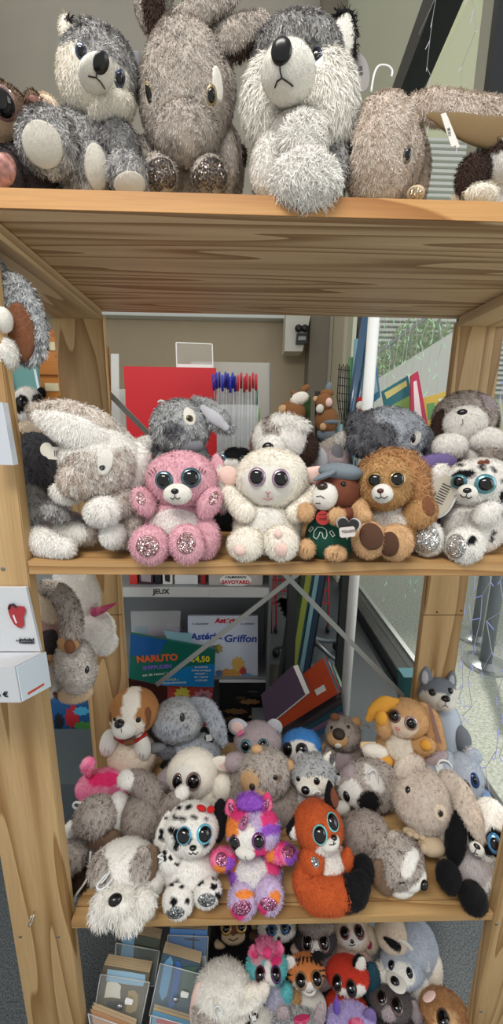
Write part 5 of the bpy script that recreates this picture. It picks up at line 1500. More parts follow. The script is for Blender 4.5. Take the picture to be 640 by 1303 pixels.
t.pad(339, 663, 25, 18, 0, None, 'white', on=b, name='belly')
t.eye(327, 607, 11.5, '9a8296', .78, rv=12.5, on=hd); t.eye(357, 609, 11.5, '9a8296', .78, rv=12.5, on=hd)
t.line([(338, 625), (341, 627), (341, 632)], .6, 'b5606a', on=hd); t.line([(344, 625), (341, 628)], .6, 'b5606a', on=hd, name='nose_stitch'); t.line([(335, 633), (341, 635), (347, 633)], .6, 'b5606a', on=hd)
done(t)

t = toy('plush_marmot', 'small brown and white plush marmot in grey cap and green dungarees', u=420, v=711, Y=.585, lean=6, floor=ZM, rest=True, edge=YF)
GF = 'greenfelt'
b = t.E('dungarees', 420, 684, 32, 28, GF, dy=.006, dep=.7, sq=.1, cut=False, body=True)
t.E('chest', 424, 660, 24, 20, 'velvetbrown', dy=.008, dep=.7)
hd = t.E('head', 429, 625, 29, 25, 'velvetred', dep=.85, rot=-8)
t.E('ear', 451, 618, 9, 8, 'tan', dy=.004, dep=.6)
fc = t.E('face_patch', 413, 632, 16, 18, 'velvetwhite', rot=-10, dy=-.022, dep=.9)
t.E('cap', 434, 601, 29, 12, 'capgrey', rot=-5, dy=-.002, dep=1.7); t.E('cap_brim', 413, 605, 16, 4, 'capgrey', rot=24, dy=-.026, dep=2.6)
t.nose(410, 619, 7, 5.5, '33201c', on=None, th=.9); t.eye(437, 616, 3.6, '1a1210', .8); t.eye(403.5, 618, 2, '1a1210', .8)
t.line([(403, 632), (408, 631), (413, 634)], .5, on=fc); t.line([(402, 640), (408, 640)], .5, on=fc)
t.E('arm', 389, 652, 11, 12, 'tan', dy=-.025); t.E('arm', 429, 657, 11, 11, 'tan', dy=-.035); t.T('sleeve', [(452, 658, -.004, 6), (446, 654, -.012, 8), (438, 654, -.02, 8)], 'velvetred')
t.E('foot', 390, 698, 11, 12, 'tan', dy=-.02); t.E('foot', 427, 704, 14, 10, 'tan', dy=-.03)
for u, v in ((387, 700), (391, 701), (424, 706), (429, 706)): t.line([(u, v-3), (u-1, v+3)], .4, '5a3d22', 'toe_stitch')
t.card(oval(411, 659, 9, 9), plain('medal_red', 'b02a26', .35, coat=.3), dy=-.026, name='medal')

for P_ in ([(406, 655), (416, 654)], [(406, 660), (416, 660)], [(408, 664), (408, 653)], [(413, 664), (413, 653)]): t.card([(P_[0][0], P_[0][1]-.5), (P_[1][0]+.6, P_[1][1]-.5), (P_[1][0]+.6, P_[1][1]+.5), (P_[0][0], P_[0][1]+.5)], plain('medal_ridge', '5d1512', .5), th=.0005, dy=-.0275, name='medal_ridge')
W = 'c9d2c8'
for P_ in ([(404, 671), (400, 676), (399, 683), (403, 686), (406, 681), (407, 677), (410, 678), (411, 684), (414, 686), (416, 681), (415, 674), (410, 671), (404, 671)], [(393, 675), (397, 670), (399, 672), (395, 677), (393, 675)], [(419, 677), (422, 675), (426, 681), (423, 683), (419, 677)], [(386, 693), (396, 694), (400, 703)], [(413, 699), (420, 695), (433, 697), (440, 704)]):
    t.line(P_, .55, W, 'embroidery', on=b, off=.5)
t.card(heart(443, 672, 17, -6), plain('heart_rim', 'dcdcd8', .25, metal=.7), dy=-.046, name='heart_tag')
t.card(heart(443, 672, 14.6, -6), plain('heart_black', '121513', .25, coat=.5), dy=-.049, name='heart_face')
t.card(rect(442, 677, 10, 6.5, 6, 2), plain('label_warm', 'cfc6bf', .5), dy=-.052, name='price_label', text_=[('TOUGOU', 444.5, 676, 4.6, 6, '3a302c')])
done(t)

t = toy('plush_lion', 'orange tan plush lion with bushy mane and gold eyes on the middle board', u=490, v=712, Y=.6, lean=6, floor=ZM, rest=True, edge=YF)
b = t.E('body', 494, 672, 38, 36, 'lion', dy=.014, dep=.8)
t.E('mane', 501, 611, 46, 40, 'mane', dy=.022, dep=.75, comb=(.2, .9)); t.E('mane', 528, 632, 20, 34, 'mane', dy=.004, rot=10, comb=(.6, -.6))
hd = t.E('head', 490, 614, 36, 35, 'lion', dep=.9, dy=-.008)
t.T('arm', [(462, 640, 0, 10), (458, 648, -.02, 12), (462, 656, -.03, 11)], 'tan'); ar = t.E('arm', 533, 652, 24, 19, 'lion', rot=22, dy=-.012)
f1 = t.E('foot', 470, 687, 22, 24, 'tan', dy=-.035, dep=.7); f2 = t.E('foot', 503, 690, 24, 23, 'tan', dy=-.035, dep=.7)
mz = t.E('muzzle', 486.5, 628, 14, 12, 'velvetwhite', dy=-.05, dep=1)
t.pad(472, 683, 15, 18, 20, None, 'brownvelvet', on=f1, off=.004); t.pad(496, 692, 12, 16, 0, None, 'brownvelvet', on=f2, off=.004); t.pad(545, 645, 8, 13, 20, None, 'velvetbrown', on=ar, name='hand_pad')
t.pad(494, 657, 29, 16, -5, None, 'white', on=b, name='belly')
t.eye(477, 611, 10.5, '8c6a34', .76, on=hd); t.eye(505, 610, 11, '8c6a34', .76, on=hd)
t.nose(484, 624.5, 4.2, 3.2, '4a1f18', on=mz); t.line([(484, 627), (485, 632)], .5, on=mz); t.line([(478, 632), (482, 634), (485, 632), (489, 634), (493, 631)], .6, on=mz)
done(t)

t = toy('plush_rabbit', 'bluish grey plush rabbit face behind the lion', u=495, v=674, Y=.76, floor=ZM, edge=YF)
b = t.E('body', 495, 620, 45, 55, 'deepgrey', dy=.02); hd = t.E('head', 493, 554, 50, 36, 'furgreyblue', dep=.9, patch=[(485, 555, 22, 20, 10, 'deepgrey'), (455, 540, 26, 30, 10, 'deepgrey')])
t.E('cheek', 462, 565, 20, 17, 'deepgrey', dy=-.015, rot=-15); t.E('ear', 456, 540, 16, 18, 'deepgrey', dy=.0, rot=-35)
t.pad(529, 558, 6, 11, -25, None, 'velvetwhite', on=hd, name='eye_patch'); t.eye(525, 558, 4, '37332e', .7, on=hd, rv=6)
t.E('ear', 545, 565, 10, 24, 'deepgrey', rot=15, dy=.0)
done(t)
t = toy('plush_rabbit', 'purple plush arm lying behind the spotted dog, middle board', u=555, v=675, Y=.72, floor=ZM, edge=YF)
t.E('body', 552, 632, 30, 42, 'purple', dy=.012); t.E('arm', 553, 591, 29, 13, 'purple', rot=8, dy=-.01)
done(t)
t = toy('plush_dog', 'white faced plush dog with dark brown ears at the right of the middle board', u=600, v=670, Y=.78, floor=ZM, edge=YF)
b = t.E('body', 602, 610, 42, 50, 'brownwhite', dy=.015); hd = t.E('head', 591, 531, 41, 33, 'brownwhite', dep=.85)
fc = t.E('face', 591, 538, 30, 24, 'white', dy=-.025, dep=.9); t.E('ear', 560, 541, 12, 24, 'darkbrown', rot=-18, dy=-.015, dep=.5); t.E('ear', 622, 538, 14, 26, 'darkbrown', rot=8, dy=-.01, dep=.5)
t.E('forelock', 615, 516, 18, 14, 'mauve', rot=-35, dy=-.02); t.nose(588, 524.5, 6, 4, '15110f', on=fc); t.line([(588, 533), (589, 539), (586, 541)], .5, '7a7272', on=fc)
t.E('paw', 572, 568, 24, 17, 'white', dy=-.04, rot=5); t.E('paw', 619, 560, 26, 17, 'white', dy=-.04, rot=-8); t.E('paw', 597, 578, 13, 10, 'velvetwhite', dy=-.03)
done(t)
t = toy('plush_bear', 'grey plush leg beside dark shoe at the right frame edge, middle board', u=650, v=690, Y=.68, floor=ZM, edge=YF)
t.E('body', 655, 600, 34, 32, 'browngrey', dy=.0); t.E('leg', 650, 675, 22, 24, 'darkbrown', dy=-.005); t.E('arm', 628, 583, 18, 12, 'browngrey', rot=-15, dy=.0)
done(t)

def spots(cx, cy, ru, rv, n, seed, r=(2.2, 4.5)):
    rg = np.random.default_rng(seed); out = []
    for i in range(n):
        a = rg.uniform(0, 6.28); q = math.sqrt(rg.random())
        out.append((cx+ru*q*math.cos(a), cy+rv*q*math.sin(a), rg.uniform(*r), rg.uniform(*r), rg.uniform(0, 90), 'black'))
    return out
t = toy('plush_dalmatian', 'spotted white plush dog with teal eyes and silver feet, middle board right', u=600, v=715, Y=.6, lean=6, floor=ZM, rest=True, edge=YF)
b = t.E('body', 604, 668, 42, 36, 'white', dy=.014, dep=.8, patch=spots(610, 680, 36, 20, 7, 3))
hd = t.E('head', 612, 614, 48, 31, 'white', dep=.9, patch=[(594, 604, 11, 6, 10, 'black'), (613, 594, 6, 4, -15, 'black'), (586, 592, 5, 2, 0, 'black'), (617, 638, 5, 3, 20, 'black'), (640, 612, 5, 4, 0, 'black'), (642, 630, 6, 9, 0, 'black'), (582, 604, 10, 4, 30, 'black'), (628, 598, 4, 3, 0, 'black')])
t.E('ear', 562, 612, 16, 22, 'white', dy=.012, rot=10, dep=.5); t.E('arm', 620, 652, 20, 13, 'white', rot=25, dy=-.03); t.E('arm', 645, 646, 12, 10, 'silvershine', dy=-.02)
f1 = t.E('foot', 545, 685, 20, 22, 'white', dy=-.02, dep=.8); f2 = t.E('foot', 591, 694, 25, 23, 'white', dy=-.035, dep=.8, patch=[(600, 688, 6, 7, -20, 'black')])
mz = t.E('muzzle', 595, 627, 13, 11, 'velvetwhite', dy=-.05, dep=1)
t.pad(543, 686, 17, 19, 0, GS, on=f1, off=.003); t.pad(581, 695, 13, 16, 0, GS, on=f2, off=.003)
t.eye(584, 613, 9.5, '3b7482', .72, on=hd); t.eye(617, 616, 13, '4c8c98', .72, on=hd)
t.nose(594.5, 624, 5, 3.4, on=mz); t.line([(594.5, 627), (593, 632)], .5, on=mz); t.line([(586, 629), (589, 632), (593, 632), (596, 634), (600, 632)], .7, on=mz)
t.E('bow', 612, 589, 5, 3.5, 'velvetred', dy=-.02, rot=20); t.E('bow', 619, 588, 4, 4, 'velvetred', dy=-.02)
t.card(oval(563, 632, 17, 29, -22), plain('tag_edge', 'e8e6df', .5), dy=-.02, name='tag'); t.card(oval(561, 631, 16, 28, -22), plain('tag_beige', 'b9b0a0', .5), dy=-.024, name='tag_face', text_=[('||||||||', 562, 628, 13, 66, '2c2825'), ('|| | |||| |', 552, 630, 3.5, 66, '4a443e')])
done(t)

# ---------------- plush hanging at the left, between the boards
t = toy('plush_unicorn', 'white plush unicorn with raspberry horn hanging head down at the left', u=115, v=740, Y=.86, fur=.9)
t.E('body', 98, 748, 27, 42, 'white', rot=18, dy=.0, dep=.8)
hd = t.E('head', 118, 805, 28, 30, 'white', rot=-20, dy=-.01)
t.E('snout', 134, 818, 15, 17, 'white', rot=-30, dy=-.02); t.T('horn', [(121, 779, -.03, 6), (132, 775, -.034, 4.5), (149, 767, -.038, 1.2)], dict(S('magenta'), a=hexc('a83a5e'), b=hexc('c4587c'), L=.001))
t.T('mane', [(100, 785, -.02, 3), (101, 795, -.024, 4), (98, 808, -.02, 3)], dict(S('magenta'), a=hexc('8a2f50'), b=hexc('a84468')))
done(t)
t = toy('plush_rabbit', 'brown frosted plush rabbit hanging upside down beside the white box', u=88, v=760, Y=.70, fur=.9)
t.E('body', 62, 800, 22, 36, 'mauvevelvet', dy=.03, dep=.7, rot=10); t.E('leg', 62, 770, 20, 24, 'peach', rot=28, dy=.015)
t.T('arm', [(58, 747, .0, 9), (76, 755, -.01, 12), (88, 775, -.02, 13), (92, 795, -.02, 13), (90, 815, -.02, 12)], 'brownwhite')
hd = t.E('head', 96, 848, 27, 36, dict(S('brownwhite'), b=hexc('e6dfd6')**.8, mix=.75, alt=hexc('a3958a')), dy=-.01, dep=.85, rot=6, comb=(0, .6))
t.E('mouth_patch', 87, 818, 14, 12, 'tancheek', dy=-.03, dep=.7); t.E('nose_pad', 89, 823, 7, 9, 'velvetbrown', dy=-.045, rot=10)
e = t.E('ear', 96, 882, 23, 13, 'beige', rot=14, dy=-.012, dep=.6); t.eye(110.5, 852, 3, '14100e', .9, on=hd, rv=4.5)
t.E('shoulder', 60, 815, 18, 26, 'darkgrey', dy=.022, rot=-20)
t.E('paw', 62, 842, 10, 9, 'tancheek', dy=-.015); t.E('foot', 62, 866, 14, 26, 'white', dy=-.005, rot=-14)
t.card(oval(64, 862, 7, 20, -14), plain('tag_stripe', 'b8aaa2', .5), dy=-.01); t.card(rect(58, 847, 2.5, 7, -20), plain('tag_dark', '6e5f57', .5), dy=-.014)
t.T('hem', [(60, 885, -.012, 2), (66, 880, -.014, 2), (74, 888, -.012, 2)], 'velvetred')
done(t)
# ---------------- bottom board, back row
GPk = glitter('glitter_raspberry', '7a2a4c', 'f2a8cc', 700)
FB = ZB
t = toy('plush_dog', 'brown and white plush puppy with red collar and dark eye patches, bottom board back left', u=168, v=985, Y=.86, lean=12, floor=FB, edge=YF)
b = t.E('body', 168, 962, 31, 30, 'peach', dy=.01, dep=.8); hd = t.E('head', 170, 905, 32, 31, dict(S('tancheek'), a=hexc('9c6a3c'), b=hexc('c08a56'), L=.004), dep=.9, patch=[(167, 893, 11, 26, -14, 'cream'), (160, 925, 24, 12, 0, 'cream')])
t.E('eye_patch', 149, 913, 10, 13, 'velvetbrown', rot=20, dy=-.028, dep=.8); t.E('eye_patch', 182, 912, 12, 17, 'velvetbrown', rot=-8, dy=-.028, dep=.8)
mz = t.E('muzzle', 159, 926, 17, 15, 'velvetwhite', dy=-.045, dep=1); t.nose(152, 921, 6.5, 5.5, on=mz); t.line([(154, 927), (155, 932)], .4, on=mz)
t.eye(176, 916, 3.3, '14100e', 1); t.eye(146, 915, 2.4, '14100e', 1)
t.T('collar', [(147, 938, -.028, 2.2), (158, 944, -.036, 2.4), (172, 943, -.036, 2.4), (186, 934, -.025, 2.2)], dict(S('velvetred'), a=hexc('8e2420'), b=hexc('a83028')))
t.E('collar_tag', 164, 944, 7, 5, 'velvetbrown', dy=-.042)
t.E('arm', 138, 945, 11, 18, 'velvetwhite', rot=-12, dy=-.018); t.E('arm', 181, 950, 11, 19, 'velvetwhite', rot=12, dy=-.022)
for u, v in ((134, 955), (138, 957), (178, 961), (182, 963)): t.line([(u, v-3), (u, v+2)], .35, '9a8f84', 'toe_stitch')
done(t)

t = toy('plush_rabbit', 'frosted blue grey plush rabbit with drooping ear beside the puppy', u=235, v=975, Y=.88, lean=12, floor=FB, edge=YF)
b = t.E('body', 245, 960, 36, 28, 'furgreyblue', dy=.012); hd = t.E('head', 226, 916, 33, 29, 'silvergrey', dep=.85, rot=8, patch=[(215, 932, 24, 12, 0, 'furgreyblue')])
t.T('ear', [(248, 896, .0, 9), (262, 900, -.012, 11), (272, 915, -.018, 11), (279, 932, -.02, 10), (283, 943, -.02, 7)], 'furgreyblue', .5)
t.eye(232, 913, 3.4, '2a2622', 1, on=hd, rv=5); t.E('paw', 198, 952, 13, 7, 'velvetgrey', rot=6, dy=-.02); t.E('paw', 215, 958, 16, 9, 'deepgrey', rot=-12, dy=-.016)
t.card(heart(268, 940, 8, 20), plain('heart_black', '121513', .25, coat=.5), dy=-.02, name='heart_tag'); t.card(rect(266, 939, 4, 4, 10, 1), plain('label_white', 'dcdcda', .5), dy=-.024, name='price_label')
t.card(rect(210, 970, 3, 9, -35), plain('label_black', '151515', .5), dy=-.03, name='tag')
done(t)

t = toy('plush_mouse', 'grey big eyed plush mouse with pink lined ear, bottom board back row', u=328, v=970, Y=.90, lean=12, floor=FB, edge=YF)
b = t.E('body', 328, 965, 28, 20, 'mauve', dy=.01); hd = t.E('head', 328, 943, 30, 26, 'mauve', dep=.9)
e = t.E('ear', 303, 925, 13, 11, 'silvershine', rot=-20, dy=.0, dep=.4); t.pad(302, 926, 9, 7, -20, None, 'blush', on=e, name='inner_ear'); t.E('ear', 349, 925, 10, 11, 'silvershine', dy=.01, rot=30, dep=.4)
t.T('ribbon', [(353, 932, -.01, 2), (357, 945, -.012, 2.5), (356, 962, -.01, 3)], 'velvetgrey', .5)
t.eye(313, 949, 7.5, '4d7f88', .72, on=hd); t.eye(335, 948, 7.5, '4d6f78', .74, on=hd); t.T('whisker_tuft', [(304, 934, -.03, 2), (309, 931, -.034, 1.6)], 'magenta')
done(t)

t = toy('plush_penguin', 'blue and white big eyed plush penguin, bottom board back row', u=384, v=972, Y=.90, lean=12, floor=FB, edge=YF)
b = t.E('body', 384, 968, 24, 20, 'white', dy=.01); hd = t.E('head', 384, 949, 25, 22, 'bluefur', dep=.9, patch=[(382, 958, 23, 17, 0, 'white')])
t.eye(366, 953, 6.5, '3b3330', .85, on=hd, rv=8); t.eye(384, 954, 8, '3b3330', .82, on=hd)
done(t)

t = toy('plush_beaver', 'brown plush beaver with big nose and two white teeth, back row centre right', u=437, v=985, Y=.90, lean=12, floor=FB, edge=YF)
b = t.E('body', 438, 965, 26, 27, 'browngrey', dy=.01, patch=[(432, 970, 14, 18, 0, 'mauve')]); hd = t.E('head', 437, 934, 23, 23, 'browngrey', dep=.9)
mz = t.E('muzzle', 431, 940, 15, 12, 'tancheek', dy=-.03); t.nose(431, 934, 8, 7, '2c1c16', on=mz, rough=.7); t.E('ear', 426, 912, 6, 5, 'velvetbrown', dy=-.0); t.E('ear', 453, 918, 7, 6, 'tancheek', dy=.0)
t.pad(430, 949, 4.5, 3, 0, plain('teeth', 'ece8dd', .4), name='teeth', on=None); t.eye(422, 926, 2.2, '14100e', 1, on=hd); t.eye(443, 925, 2.2, '14100e', 1, on=hd)
t.T('straw', [(452, 925, -.01, .8), (464, 922, -.01, .7), (470, 926, -.01, .6)], 'browngrey'); t.E('arm', 420, 962, 9, 14, 'browngrey', dy=-.012)
done(t)

t = toy('plush_wolf', 'smooth grey and white plush wolf standing before the back right post', u=567, v=972, Y=.93, lean=8, floor=FB, edge=YF)
b = t.E('body', 566, 930, 23, 38, 'greyblue', dy=.012, dep=.9, patch=[(566, 930, 19, 40, 0, dict(S('velvetwhite'), a=hexc('b8c2d0'), b=hexc('ccd6e4')))]); 
VG = dict(S('velvetgrey'), a=hexc('6a7078'), b=hexc('848a92'))
hd = t.E('head', 557, 882, 26, 22, VG, dep=.9, patch=[(558, 896, 25, 13, 0, 'velvetwhite'), (541, 888, 8, 9, 0, 'velvetwhite'), (580, 886, 6, 9, 0, 'velvetwhite')])
t.E('ear', 542, 860, 8.5, 14, VG, dy=.0, taper=.35, dep=.45, rot=5, patch=[(541, 862, 4, 9, 5, 'silvershine')]); t.E('ear', 574, 865, 7.5, 13, VG, dy=.0, taper=.35, dep=.45, rot=-5, patch=[(575, 867, 3.5, 8, -5, 'silvershine')])
mz = t.E('muzzle', 566, 894, 13, 11, 'velvetwhite', dy=-.035, dep=1); t.nose(567, 889, 5.5, 4.2, on=mz); t.line([(567, 893), (567, 897)], .4, on=mz); t.line([(563, 899), (567, 897), (570, 900)], .4, on=mz)
t.eye(550, 881, 4.2, '1a1412', .8, on=hd); t.eye(573, 879, 3.6, '1a1412', .8, on=hd)
t.E('arm', 587, 940, 12, 19, VG, rot=18, dy=-.025); t.T('leg', [(578, 944, 0, 8), (590, 966, -.02, 8)], 'greyblue')
done(t)

t = toy('plush_rabbit', 'orange tan big eyed plush rabbit with yellow paws leaning on the grey wolf', u=512, v=975, Y=.86, lean=12, floor=FB, edge=YF)
b = t.E('body', 511, 951, 33, 31, 'tanrab', dy=.014, dep=.8); hd = t.E('head', 517, 914, 29, 26, 'tanrab', dep=.9, patch=[(512, 926, 20, 13, 0, 'peach')])
t.T('ear', [(502, 896, .0, 8), (488, 897, -.006, 11), (476, 906, -.008, 9), (470, 914, -.008, 5)], 'gold', .55); t.T('ear', [(537, 903, .0, 9), (548, 915, -.01, 11), (553, 932, -.016, 11), (560, 950, -.016, 8)], 'tanrab', .5)
t.card([(544, 895), (549, 900), (562, 946), (556, 944)], plain('tag_red', '8e6a64', .5), dy=-.01)
t.E('arm', 488, 923, 10, 17, 'tanrab', rot=12, dy=-.016); t.E('paw', 485, 914, 8, 10, 'gold', dy=-.024); ar = t.E('arm', 538, 948, 17, 13, 'tanrab', dy=-.026); t.E('paw', 541, 948, 7.5, 7.5, 'gold', dy=-.045)
t.E('foot', 488, 969, 12, 10, 'gold', dy=-.03); t.E('foot', 521, 975, 21, 14, 'tanrab', dy=-.035)
t.pad(509, 948, 18, 21, 15, None, 'cream', on=b, name='belly')
t.eye(502, 911, 8, '7a5a4c', .78, on=hd); t.eye(523, 920, 8.5, 'a58c88', .74, on=hd); t.nose(506, 927, 3.2, 2.4, 'd88f92', on=hd); t.line([(506, 930), (507, 933)], .4, 'b5606a', on=hd)
done(t)

# middle row
t = toy('plush_koala', 'blue grey plush koala with black nose, lying on its side at the right edge', u=585, v=1025, Y=.80, lean=20, floor=FB, edge=YF)
b = t.E('body', 562, 975, 28, 22, 'greyblue', dy=.014); hd = t.E('head', 589, 987, 30, 28, 'greyblue', dep=.9, rot=-15)
t.E('ear', 602, 962, 12, 10, 'whitefluff', dy=.0, rot=-15, dep=.6, patch=[(602, 963, 12, 11, 0, 'greyblue')]); t.E('ear', 556, 966, 16, 13, 'mauve', dy=.005, rot=20); t.nose(591, 1003, 7.5, 11, '17181c', rot=8, on=hd, rough=.7)
t.eye(604, 993, 5.5, '1e3a6a', .55, on=hd, rv=8.5); t.E('paw', 615, 1012, 11, 8, dict(S('greyblue'), a=hexc('6d8fbb'), b=hexc('a9c4e4')), dy=-.01, rot=-20); t.E('arm', 603, 1011, 13, 10, 'deepgrey', dy=-.004)
t.loop([(556, 975), (560, 968), (569, 969), (575, 977), (572, 984), (565, 983)], 1.5, dy=-.0); t.card(rect(560, 979, 4.5, 6, 20), plain('tag_clear', 'dfe4e6', .2), dy=-.002)
done(t)

t = toy('plush_lamb', 'cream plush lamb with big brown eyes turned left, middle row of bottom board', u=250, v=1020, Y=.79, lean=15, floor=FB, edge=YF)
b = t.E('body', 262, 1002, 38, 26, 'cream', dy=.015); hd = t.E('head', 245, 984, 32, 33, 'cream', dep=.9, patch=[(236, 995, 21, 22, 0, 'velvetwhite')])
t.E('ear', 286, 972, 18, 10, 'cream', rot=-10, dy=.0, dep=.5, patch=[(290, 976, 11, 6, -10, 'blush')]); t.E('arm', 282, 1002, 14, 17, 'cream', rot=10, dy=-.016); t.E('arm', 214, 991, 16, 13, 'mauve', rot=30, dy=.01)
t.eye(226, 994, 7, '6e5650', .8, on=hd, rv=9); t.eye(246, 994, 9.5, '7e6862', .78, on=hd, rv=10)
done(t)

t = toy('plush_marmot', 'grey brown plush marmot with tan snout and ears behind the bright unicorn', u=337, v=1045, Y=.76, lean=15, floor=FB, edge=YF)
b = t.E('body', 345, 1022, 42, 36, 'browngrey', dy=.016); hd = t.E('head', 337, 985, 33, 35, 'brownwhite', dep=.9, patch=[(317, 994, 12, 14, 0, 'tan'), (352, 990, 5, 4, 0, 'midbrown')])
t.E('snout', 332, 1004, 12, 12, 'tancheek', dy=-.038, dep=1.1); t.nose(321, 1001, 4, 4.5, '2a1c17', rough=.6); t.eye(350, 989, 3, '14100e', 1, on=hd)
t.E('ear', 327, 953, 7, 6, 'tan', dy=.0); t.E('ear', 368, 974, 8, 8, 'tan', dy=.0); t.E('arm', 303, 1005, 15, 28, 'browngrey', rot=-15, dy=.01)
t.E('ear_tuft', 300, 970, 15, 13, 'mauve', dy=.02)
done(t)

t = toy('plush_husky', 'small grey plush husky with white muzzle behind the red fox', u=398, v=1040, Y=.76, lean=15, floor=FB, edge=YF)
b = t.E('body', 398, 1020, 28, 28, 'huskygrey', dy=.014); hd = t.E('head', 399, 984, 29, 27, 'silvergrey', dep=.9, patch=[(398, 1002, 27, 15, 0, 'cream')])
t.E('ear', 382, 964, 8, 9, 'huskygrey', dy=.0, taper=.4, dep=.4); t.E('ear', 418, 968, 9.5, 12, 'cream', rot=-12, dy=-.004, taper=.4, dep=.4, patch=[(423, 964, 4, 9, -12, 'deepgrey')])
mz = t.E('muzzle', 392, 1001, 15, 12, 'velvetwhite', dy=-.034, dep=1); t.nose(388.5, 1005.5, 5.5, 4.5, on=mz); t.eye(403, 994, 4, '14100e', 1, on=hd); t.eye(379.5, 991, 3, '14100e', 1, on=hd)
t.card(rect(429, 993, 4, 6, -10, 1.5), plain('label_white', 'dcdcda', .5), dy=.0); t.card([(427, 985), (432, 983), (434, 996), (428, 1001)], plain('label_black', '151515', .5), dy=.004)
done(t)

t = toy('plush_dog', 'brown white and black plush dog lying with clear loop tag, behind the fox', u=470, v=1040, Y=.765, lean=18, floor=FB, edge=YF)
b = t.E('body', 475, 1000, 36, 36, 'brownwhite', dy=.016, dep=.8); hd = t.E('head', 462, 1000, 34, 31, 'brownwhite', dep=.85, patch=[(445, 1012, 17, 20, 0, 'white'), (478, 985, 14, 24, 20, 'white'), (469, 1020, 14, 16, 20, 'blackfluff')])
t.E('ear', 486, 1022, 14, 13, 'blackfluff', dy=-.012, dep=.6); t.E('ear', 447, 985, 13, 13, 'mauve', dy=-.004, rot=20); t.nose(441, 1013, 4.5, 6, '121011', rot=20, on=hd)
t.E('tail', 477, 956, 17, 10, 'cream', dy=.045, rot=-10); t.E('paw', 436, 1028, 10, 10, 'velvetwhite', dy=-.02, rot=20); t.E('ear_tip', 444, 1040, 14, 6, 'browngrey', rot=-35, dy=-.03)
t.loop([(468, 984), (474, 979), (479, 984), (480, 998), (474, 1004), (470, 999), (469, 986)], 1.5, dy=-.004)
done(t)

t = toy('plush_dog', 'brown plush dog lying on its back beside the post, white tipped paws up', u=160, v=1080, Y=.68, lean=25, floor=FB, edge=YF)
b = t.E('body', 184, 1040, 30, 36, 'browngrey', dy=.006, dep=.9, rot=-12); nk = t.E('neck', 150, 1035, 17, 28, 'white', dy=.01)
hd = t.E('head', 122, 1040, 29, 29, 'brownwhite', dy=-.01, dep=.85); t.E('jaw', 93, 1060, 17, 16, 'white', dy=.01, rot=20); t.E('ear', 132, 1068, 22, 13, 'midbrown', rot=8, dy=-.024, dep=.6)
t.T('leg', [(160, 991, -.02, 10), (175, 994, -.012, 13), (190, 1004, -.0, 14), (198, 1020, .0, 13)], 'browngrey', 1, patch=[(158, 991, 12, 15, 0, 'white')])
t.T('leg', [(232, 1008, -.03, 8), (222, 1018, -.024, 10), (208, 1030, -.01, 12)], 'browngrey', 1, patch=[(232, 1007, 9, 11, 0, 'white')])
t.loop([(115, 1028), (106, 1029), (97, 1029), (93, 1025), (96, 1021), (103, 1022)], 1.4, dy=-.006)
done(t)

t = toy('plush_flamingo', 'bright pink plush bird with round head seen from behind at the left', u=130, v=1020, Y=.80, lean=15, floor=FB, edge=YF)
b = t.E('body', 131, 1002, 35, 25, 'magenta', dep=.9, patch=[(133, 992, 22, 9, 5, dict(S('magenta'), a=hexc('f0206a'), b=hexc('ff4f8e')))])
t.E('head', 112, 974, 10, 11, 'magenta', dy=-.01); t.E('beak', 112, 984, 5, 7, dict(S('magenta'), a=hexc('c92a5a'), b=hexc('e04a78'), L=.001), dy=-.022);
done(t)

t = toy('plush_dog', 'dark brown patched plush dog tucked behind the left post', u=95, v=1150, Y=.612, lean=20, floor=FB, edge=YF)
t.E('body', 94, 1122, 24, 25, 'darkbrown', dy=.004); t.E('head', 88, 1092, 24, 24, 'brownwhite', dy=.0); t.E('ear', 92, 1112, 12, 22, 'darkbrown', dy=-.01, rot=-10, dep=.6); t.T('strap', [(115, 1085, -.02, 1.3), (112, 1115, -.03, 1.3), (96, 1140, -.03, 1.6), (94, 1150, -.03, 3)], 'velvetwhite', .4)
done(t)

t = toy('plush_rabbit', 'beige plush rabbit with long drooping ear and golden toes, right of bottom board', u=545, v=1095, Y=.655, lean=22, floor=FB, edge=YF)
b = t.E('body', 560, 1052, 34, 38, 'beigerab', dy=.02, dep=.8); hd = t.E('head', 537, 1018, 38, 44, 'beigerab', dep=.9, sub=5)
t.E('ear', 521, 977, 20, 16, 'beigerab', rot=25, dy=.004, dep=.6); t.T('ear', [(570, 993, -.01, 12), (585, 1008, -.03, 14), (595, 1028, -.05, 14), (604, 1048, -.068, 12), (611, 1064, -.075, 8)], 'beigerab', .55)
t.pad(560, 1033, 8, 11, 15, None, 'peach', on=hd, name='eye_patch'); t.eye(519, 1005, 3.2, '4b4038', .8, on=hd, rv=4.2); t.eye(559, 1034, 4.8, '4b4038', .7, on=hd)
p1 = t.E('paw', 549, 1076, 18, 16, 'goldtoe', dy=-.03); t.E('paw', 528, 1060, 16, 8, 'goldtoe', dy=-.02, rot=-12); t.E('foot', 568, 1088, 13, 12, 'goldtoe', dy=-.012)
for k in (-1, 0, 1): t.E('toe', 549+k*9, 1082-abs(k)*2, 6, 8, 'goldtoe', dy=-.042, cut=False)
for k in (-1, 0, 1): t.E('toe', 529+k*8, 1063+k*2, 5, 5, 'goldtoe', dy=-.03, cut=False)
t.card(rect(583, 1052, 9, 5, 30, 2), plain('tag_clear2', 'd8dcda', .25), dy=.0)
done(t)

